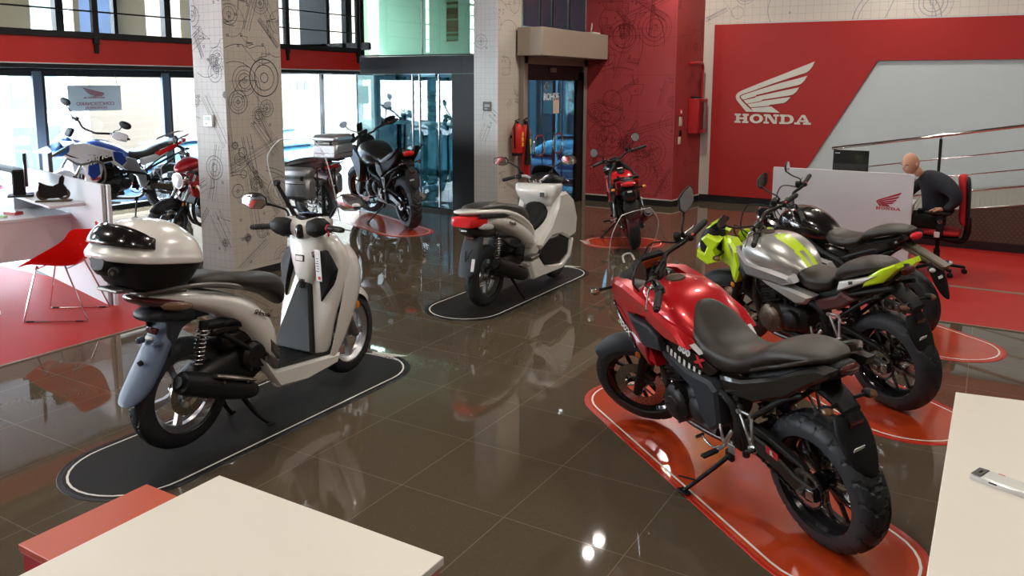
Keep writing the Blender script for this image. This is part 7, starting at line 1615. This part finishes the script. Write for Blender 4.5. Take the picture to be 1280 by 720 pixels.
for x in (-.085, .085): obj('wheel', G().lathe([(-.012, .03), (-.012, .055), (.012, .055), (.012, .03)], (x, 0, .07), (0, 1, 0), 24, close=True), BRNZ, t)
for nm, lab, ct, xy, sz, m_ in (('wallet', 'dark red and black wallet on the left desk shelf', 'wallet', (-1.12, -.42, .765), (.16, .09, .03), DRED), ('notebook', 'dark notebook with red edge at the left edge of the left desk', 'notebook', (-1.28, -.95, .765), (.18, .24, .03), GRYP), ('eraser', 'small pale green block on the left desktop', 'stationery', (-1.0, -.55, .762), (.12, .04, .022), mat('pale_green_plastic', (.45, .60, .35), .4))):
    t = thing(nm, lab, ct, onD(xy[0], xy[1], .751), (0, 0, radians(10))); obj('body', G().box((0, 0, sz[2]/2), sz, b=.004), m_, t); obj('edge', G().box((0, 0, sz[2]/2), (sz[0]*1.01, sz[1]*.9, sz[2]*.3), b=.001), RLAB if nm != 'eraser' else m_, t)
# red acrylic chair
REDAC = bpy.data.materials.new('red_translucent_plastic'); REDAC.use_nodes = True; nt = REDAC.node_tree; b = nt.nodes['Principled BSDF']; b.inputs['Base Color'].default_value = (.78, .012, .008, 1); b.inputs['Roughness'].default_value = .12; b.inputs['Coat Weight'].default_value = 1; b.inputs['Subsurface Weight'].default_value = 0
tl_ = N(nt, 'ShaderNodeBsdfTranslucent'); tl_.inputs[0].default_value = (.85, .02, .01, 1); ms_ = N(nt, 'ShaderNodeMixShader'); ms_.inputs[0].default_value = .4
nt.links.new(b.outputs[0], ms_.inputs[1]); nt.links.new(tl_.outputs[0], ms_.inputs[2]); nt.links.new(ms_.outputs[0], nt.nodes['Material Output'].inputs[0])
t = thing('chair', 'red translucent shell chair with chrome sled legs at the left desk', 'chair', (-4.34, .88, 0), (0, 0, radians(214)))
prof = [(.29, .455), (.24, .475), (.14, .455), (0, .435), (-.12, .45), (-.20, .50), (-.245, .60), (-.275, .70), (-.30, .775)]
rows = []
for i, (x, z) in enumerate(prof):
    u = i/(len(prof)-1); row = []; wd = .19+.09*sin(pi*min(1, u*.85+.08))
    side = .02+.17*sin(pi*min(1, u*.95+.08))**1.3
    for j in range(13):
        v = -1+2*j/12; row.append((x+(.10*abs(v)**2.2 if u > .55 else .0)*min(1, (u-.5)*3), v*wd, z+(max(.462+(.29-x)/.59*.33, z)-z+.004)*abs(v)**2.0))
    rows.append(row)
obj('seat_shell', G().sheet(rows), REDAC, t, sub=2, solid=.006)
for s_ in (-1, 1):
    obj('leg_frame', G().tube([(.14, s_*.15, .452), (.15, s_*.17, .44), (.25, s_*.215, .03), (.24, s_*.218, .010), (.21, s_*.218, .009), (-.22, s_*.218, .009), (-.25, s_*.218, .010), (-.26, s_*.215, .03), (-.10, s_*.17, .44), (-.09, s_*.15, .448)], .007, 8, 3), CHR, t)
    for x in (.20, -.20): obj('foot_pad', G().cyl((x-.03, s_*.218, .009), (x+.03, s_*.218, .009), .009, n=10), BLKM, t)
obj('cross_bar', G().cyl((.14, -.15, .447), (.14, .15, .447), .006, n=8).cyl((-.09, -.15, .443), (-.09, .15, .443), .006, n=8), CHR, t)
# information stand and bar behind the left desk
t = thing('info_stand', 'grey metal information stand with slanted glass top in the street window', 'stand', (-8.3, 3.05, 0))
obj('post', G().box((0, 0, .55), (.14, .06, 1.1), b=.006), ALUD, t); obj('base', G().box((0, 0, .01), (.4, .3, .02), b=.005), ALUD, t); obj('glass_top', G().box((0, .1, 1.14), (.34, .42, .01), (radians(18), 0, 0), .003), glassmat('stand_glass', (.7, .82, .85), 2), t); obj('arm', G().bar((0, 0, 1.0), (0, .26, 1.12), .05, .03, .005), ALUD, t)
t = thing('barrier', 'dark padded horizontal bar on short posts behind the left desk', 'barrier', (-6.9, 2.0, 0), (0, 0, radians(-8)))
obj('bar', G().cyl((-1.6, 0, 1.02), (.55, 0, .98), .045, n=18, b=.02), BLKM, t)
for x in (-1.2, .3): obj('post', G().cyl((x, 0, 0), (x, 0, .98), .025, n=12), BLKM, t)
o = thing('power_strip', 'white power strip with cables on the red floor under the left desk', 'power strip', (-4.93, .52, .006), (0, 0, radians(20)))
obj('body', G().box((0, 0, .02), (.24, .05, .035), b=.006), WHT2, o)
for k in range(3): obj('cable', G().tube([(-.08+.06*k, 0, .04), (-.06+.07*k, .06, .14+.03*k), (-.12+.02*k, .14, .22), (-.2, .22, .30+.05*k)], .004, 6, 6), BLKM, o)

# ================================================================== MACHINES PARTLY HIDDEN BY THE NEAR COLUMN
def cased():
    lean = 0; t = place('motorcycle', 'touring motorcycle with red tail lamps and metal luggage cases behind the near column', 'motorcycle', -5.82, 5.42, 193, lean, 0, sc=1.0)
    S = adv(t, lean, 5, [BLKM], wb=1.53, hd=False, spoke='Y')
    obj('fuel_tank', G().hull(dense([(.62, .90, .84, .74, .10), (.90, 1.03, .89, .72, .21), (1.18, 1.02, .90, .76, .18), (1.28, .98, .90, .80, .13)], 4), 30), BLKG, t)
    obj('seat', G().hull(dense([(-.10, .95, .92, .89, .10), (.05, .96, .91, .86, .14), (.26, .93, .87, .81, .15), (.42, .88, .83, .77, .15), (.60, .88, .82, .77, .12)], 3), 22), SEAT, t, sub=1)
    obj('tail_hull', G().hull([(-.20, .93, .90, .86, .06), (-.05, .92, .86, .80, .10), (.2, .86, .78, .70, .12), (.4, .82, .74, .66, .12)], 16), BLKM, t, sub=1)
    for s in (-1, 1): obj('tail_light', G().ell((-.27, s*.10, .83), (.05, .07, .035), 14), LRED, t); 
    obj('tail_light', G().hull([(-.27, .91, .885, .86, .05), (-.23, .92, .885, .85, .08), (-.18, .91, .885, .85, .08)], 12), LRED, t, sub=1)
    g = G()
    for s in (-1, 1): g.tube([(.35, s*.20, .80), (.05, s*.24, .84), (-.25, s*.22, .86), (-.38, s*.12, .90)], .011, 8, 4); g.tube([(.30, s*.22, .42), (.30, s*.24, .80)], .011, 8, 2); g.tube([(-.18, s*.24, .44), (-.18, s*.24, .84)], .011, 8, 2)
    g.box((-.28, 0, .93), (.32, .24, .016), None, .005); obj('luggage_rack', g, BLKM, t)
    for s in (1, -1):
        obj('side_panel', G().plate([(1.30, 1.0), (1.0, .96), (.94, .70), (1.10, .50), (1.30, .80)], s*.14, s*.24, .02), BLKG, t)
    plate_hanger(t, ((-.14, .80), (-.22, .76), (-.27, .64), (-.33, .50)), w=.09)
    obj('front_cowl', G().hull([(1.28, 1.12, 1.02, .92, .13), (1.42, 1.12, .98, .86, .15), (1.52, 1.02, .93, .85, .11)], 16), BLKM, t, sub=1)
    bars(t, S, 1.08, 1.14, .43, .95, 1.18, m=BLKM, mirx=1.04, my=.42, mirz=1.38, mirror='oval', msz=(.07, .045))
    # cases lift off, they are things of their own
    CASE = mat('brushed_case_aluminium', (.50, .50, .51), .38, .75)
    def case(label, c, d, name, side):
        u = place(name, label, 'luggage case', -5.82, 5.42, 193, 0, 0); x, y, z = c; l, w_, h = d
        obj('shell', G().box((x, y, z-h*.16), (l, w_, h*.66), None, .035), CASE, u); obj('lid', G().box((x, y, z+h*.34), (l*1.01, w_*1.01, h*.32), None, .04), CASE, u)
        g = G()
        for k in (-1, 1): g.box((x, y+side*w_*.505 if side else y, z-h*.2+k*.09), (l*.8, .006, .012) if side else (.006, .1, .01), None, .002)
        if not side:
            g = G()
            for k in (-.08, .06): g.box((x-l*.505, y, z+k), (.006, w_*.8, .012), None, .002); g.box((x, y+w_*.505, z+k), (l*.8, .006, .012), None, .002)
        obj('ribs', g, STL, u)
        for k in (-1, 1): obj('latch', G().box((x+k*l*.3, y+(side or 1)*w_*.515, z+h*.18), (.04, .02, .06), None, .005), BLKM, u)
        obj('corner_trim', G().box((x, y, z-h*.46), (l*.9, w_*.9, h*.06), None, .01), BLKM, u)
    case('silver metal top case on the touring motorcycle behind the near column', (-.30, 0, 1.115), (.38, .50, .34), 'luggage_case', 0)
    case('silver metal side case facing the showroom on the touring motorcycle', (.06, .37, .62), (.48, .22, .44), 'luggage_case', 1)
    case('silver metal side case on the far side of the touring motorcycle', (.06, -.37, .62), (.48, .22, .44), 'luggage_case', -1)
cased()
def redbike():
    lean = 8; t = place('motorcycle', 'red and black roadster with round lamp half hidden behind the near column', 'motorcycle', RBP[0], RBP[1], RBP[2], lean, 0)
    S, rk = chassis(t, lean, 12, wb=1.40, hd=False, nsp=24, fstyle='W', rstyle='W', eng=(.78, .42, 1.0), cover=STL, ftop=.95, forklow=BLKG, forkup=STL)
    obj('fuel_tank', G().hull(dense([(.58, .82, .77, .70, .10), (.72, .92, .82, .70, .17), (.90, .97, .85, .71, .20), (1.05, .95, .84, .73, .16), (1.14, .88, .82, .76, .09)], 4), 32), DRED, t)
    obj('seat', G().hull(dense([(-.18, .88, .86, .84, .08), (0, .88, .84, .79, .13), (.3, .82, .77, .72, .14), (.5, .82, .77, .71, .13), (.62, .85, .79, .75, .08)], 3), 22), SEAT, t, sub=1)
    for s in (1, -1): obj('side_shroud', G().plate([(1.22, .84), (1.0, .84), (.92, .74), (1.02, .62), (1.16, .66)], s*.12, s*.205, .02), DRED, t)
    g = G().lathe([(-.10, .04), (-.07, .085), (.0, .098), (.03, .095)], (1.26, 0, .84), (1, 0, 0), 26); hl = obj('headlight', g, CHR, t, T=S); obj('headlight_lens', G().lathe([(.03, .09), (.05, .05), (.055, 0)], (1.26, 0, .84), (1, 0, 0), 26), CLEN, hl, T=S)
    obj('front_cowl', G().hull([(1.0, 1.10, 1.04, 1.0, .10), (1.12, 1.12, 1.04, .97, .12), (1.24, 1.08, 1.02, .95, .10), (1.34, .99, .97, .94, .05)], 18), DRED, t, sub=1, T=S)
    obj('engine_guard', G().tube([(1.10, .05, .80), (1.14, .26, .78), (1.10, .30, .60), (.98, .22, .38)], .013, 8, 5).mir(), WLAB, t)
    bars(t, S, 1.04, 1.02, .40, .90, 1.05, m=CHR, mirx=1.02, my=.38, mirz=1.22, mirror='round', msz=(.055, .05))
    for s in (1, -1): indicator(t, (1.20, s*.12, .80), (.1, s, 0), LAMB, .05, T=S)
    obj('tail_light', G().ell((-.22, 0, .84), (.04, .07, .035)), LRED, t); plate_hanger(t)
RBP = (-5.95, 4.54, 264)
redbike()
ds = thing('display_stand', 'slim black display stand carrying the white helmet behind the column', 'stand', (-7.75, 5.55, 0))
obj('pole', G().cyl((0, 0, 0), (0, 0, 1.1), .03, n=14), BLKM, ds); obj('base', G().cyl((0, 0, 0), (0, 0, .02), .18, n=28, b=.004), BLKM, ds); obj('top_plate', G().cyl((0, 0, 1.09), (0, 0, 1.113), .10, n=24), BLKM, ds)
t = thing('helmet', 'white helmet with dark visor on the slim display stand behind the column', 'helmet', (-7.75, 5.55, 1.115))
obj('shell', G().ell((0, 0, .13), (.15, .125, .135), 24), WHT2, t); obj('visor', G().ell((.03, -.02, .13), (.132, .118, .07), 20), BLKG, t)
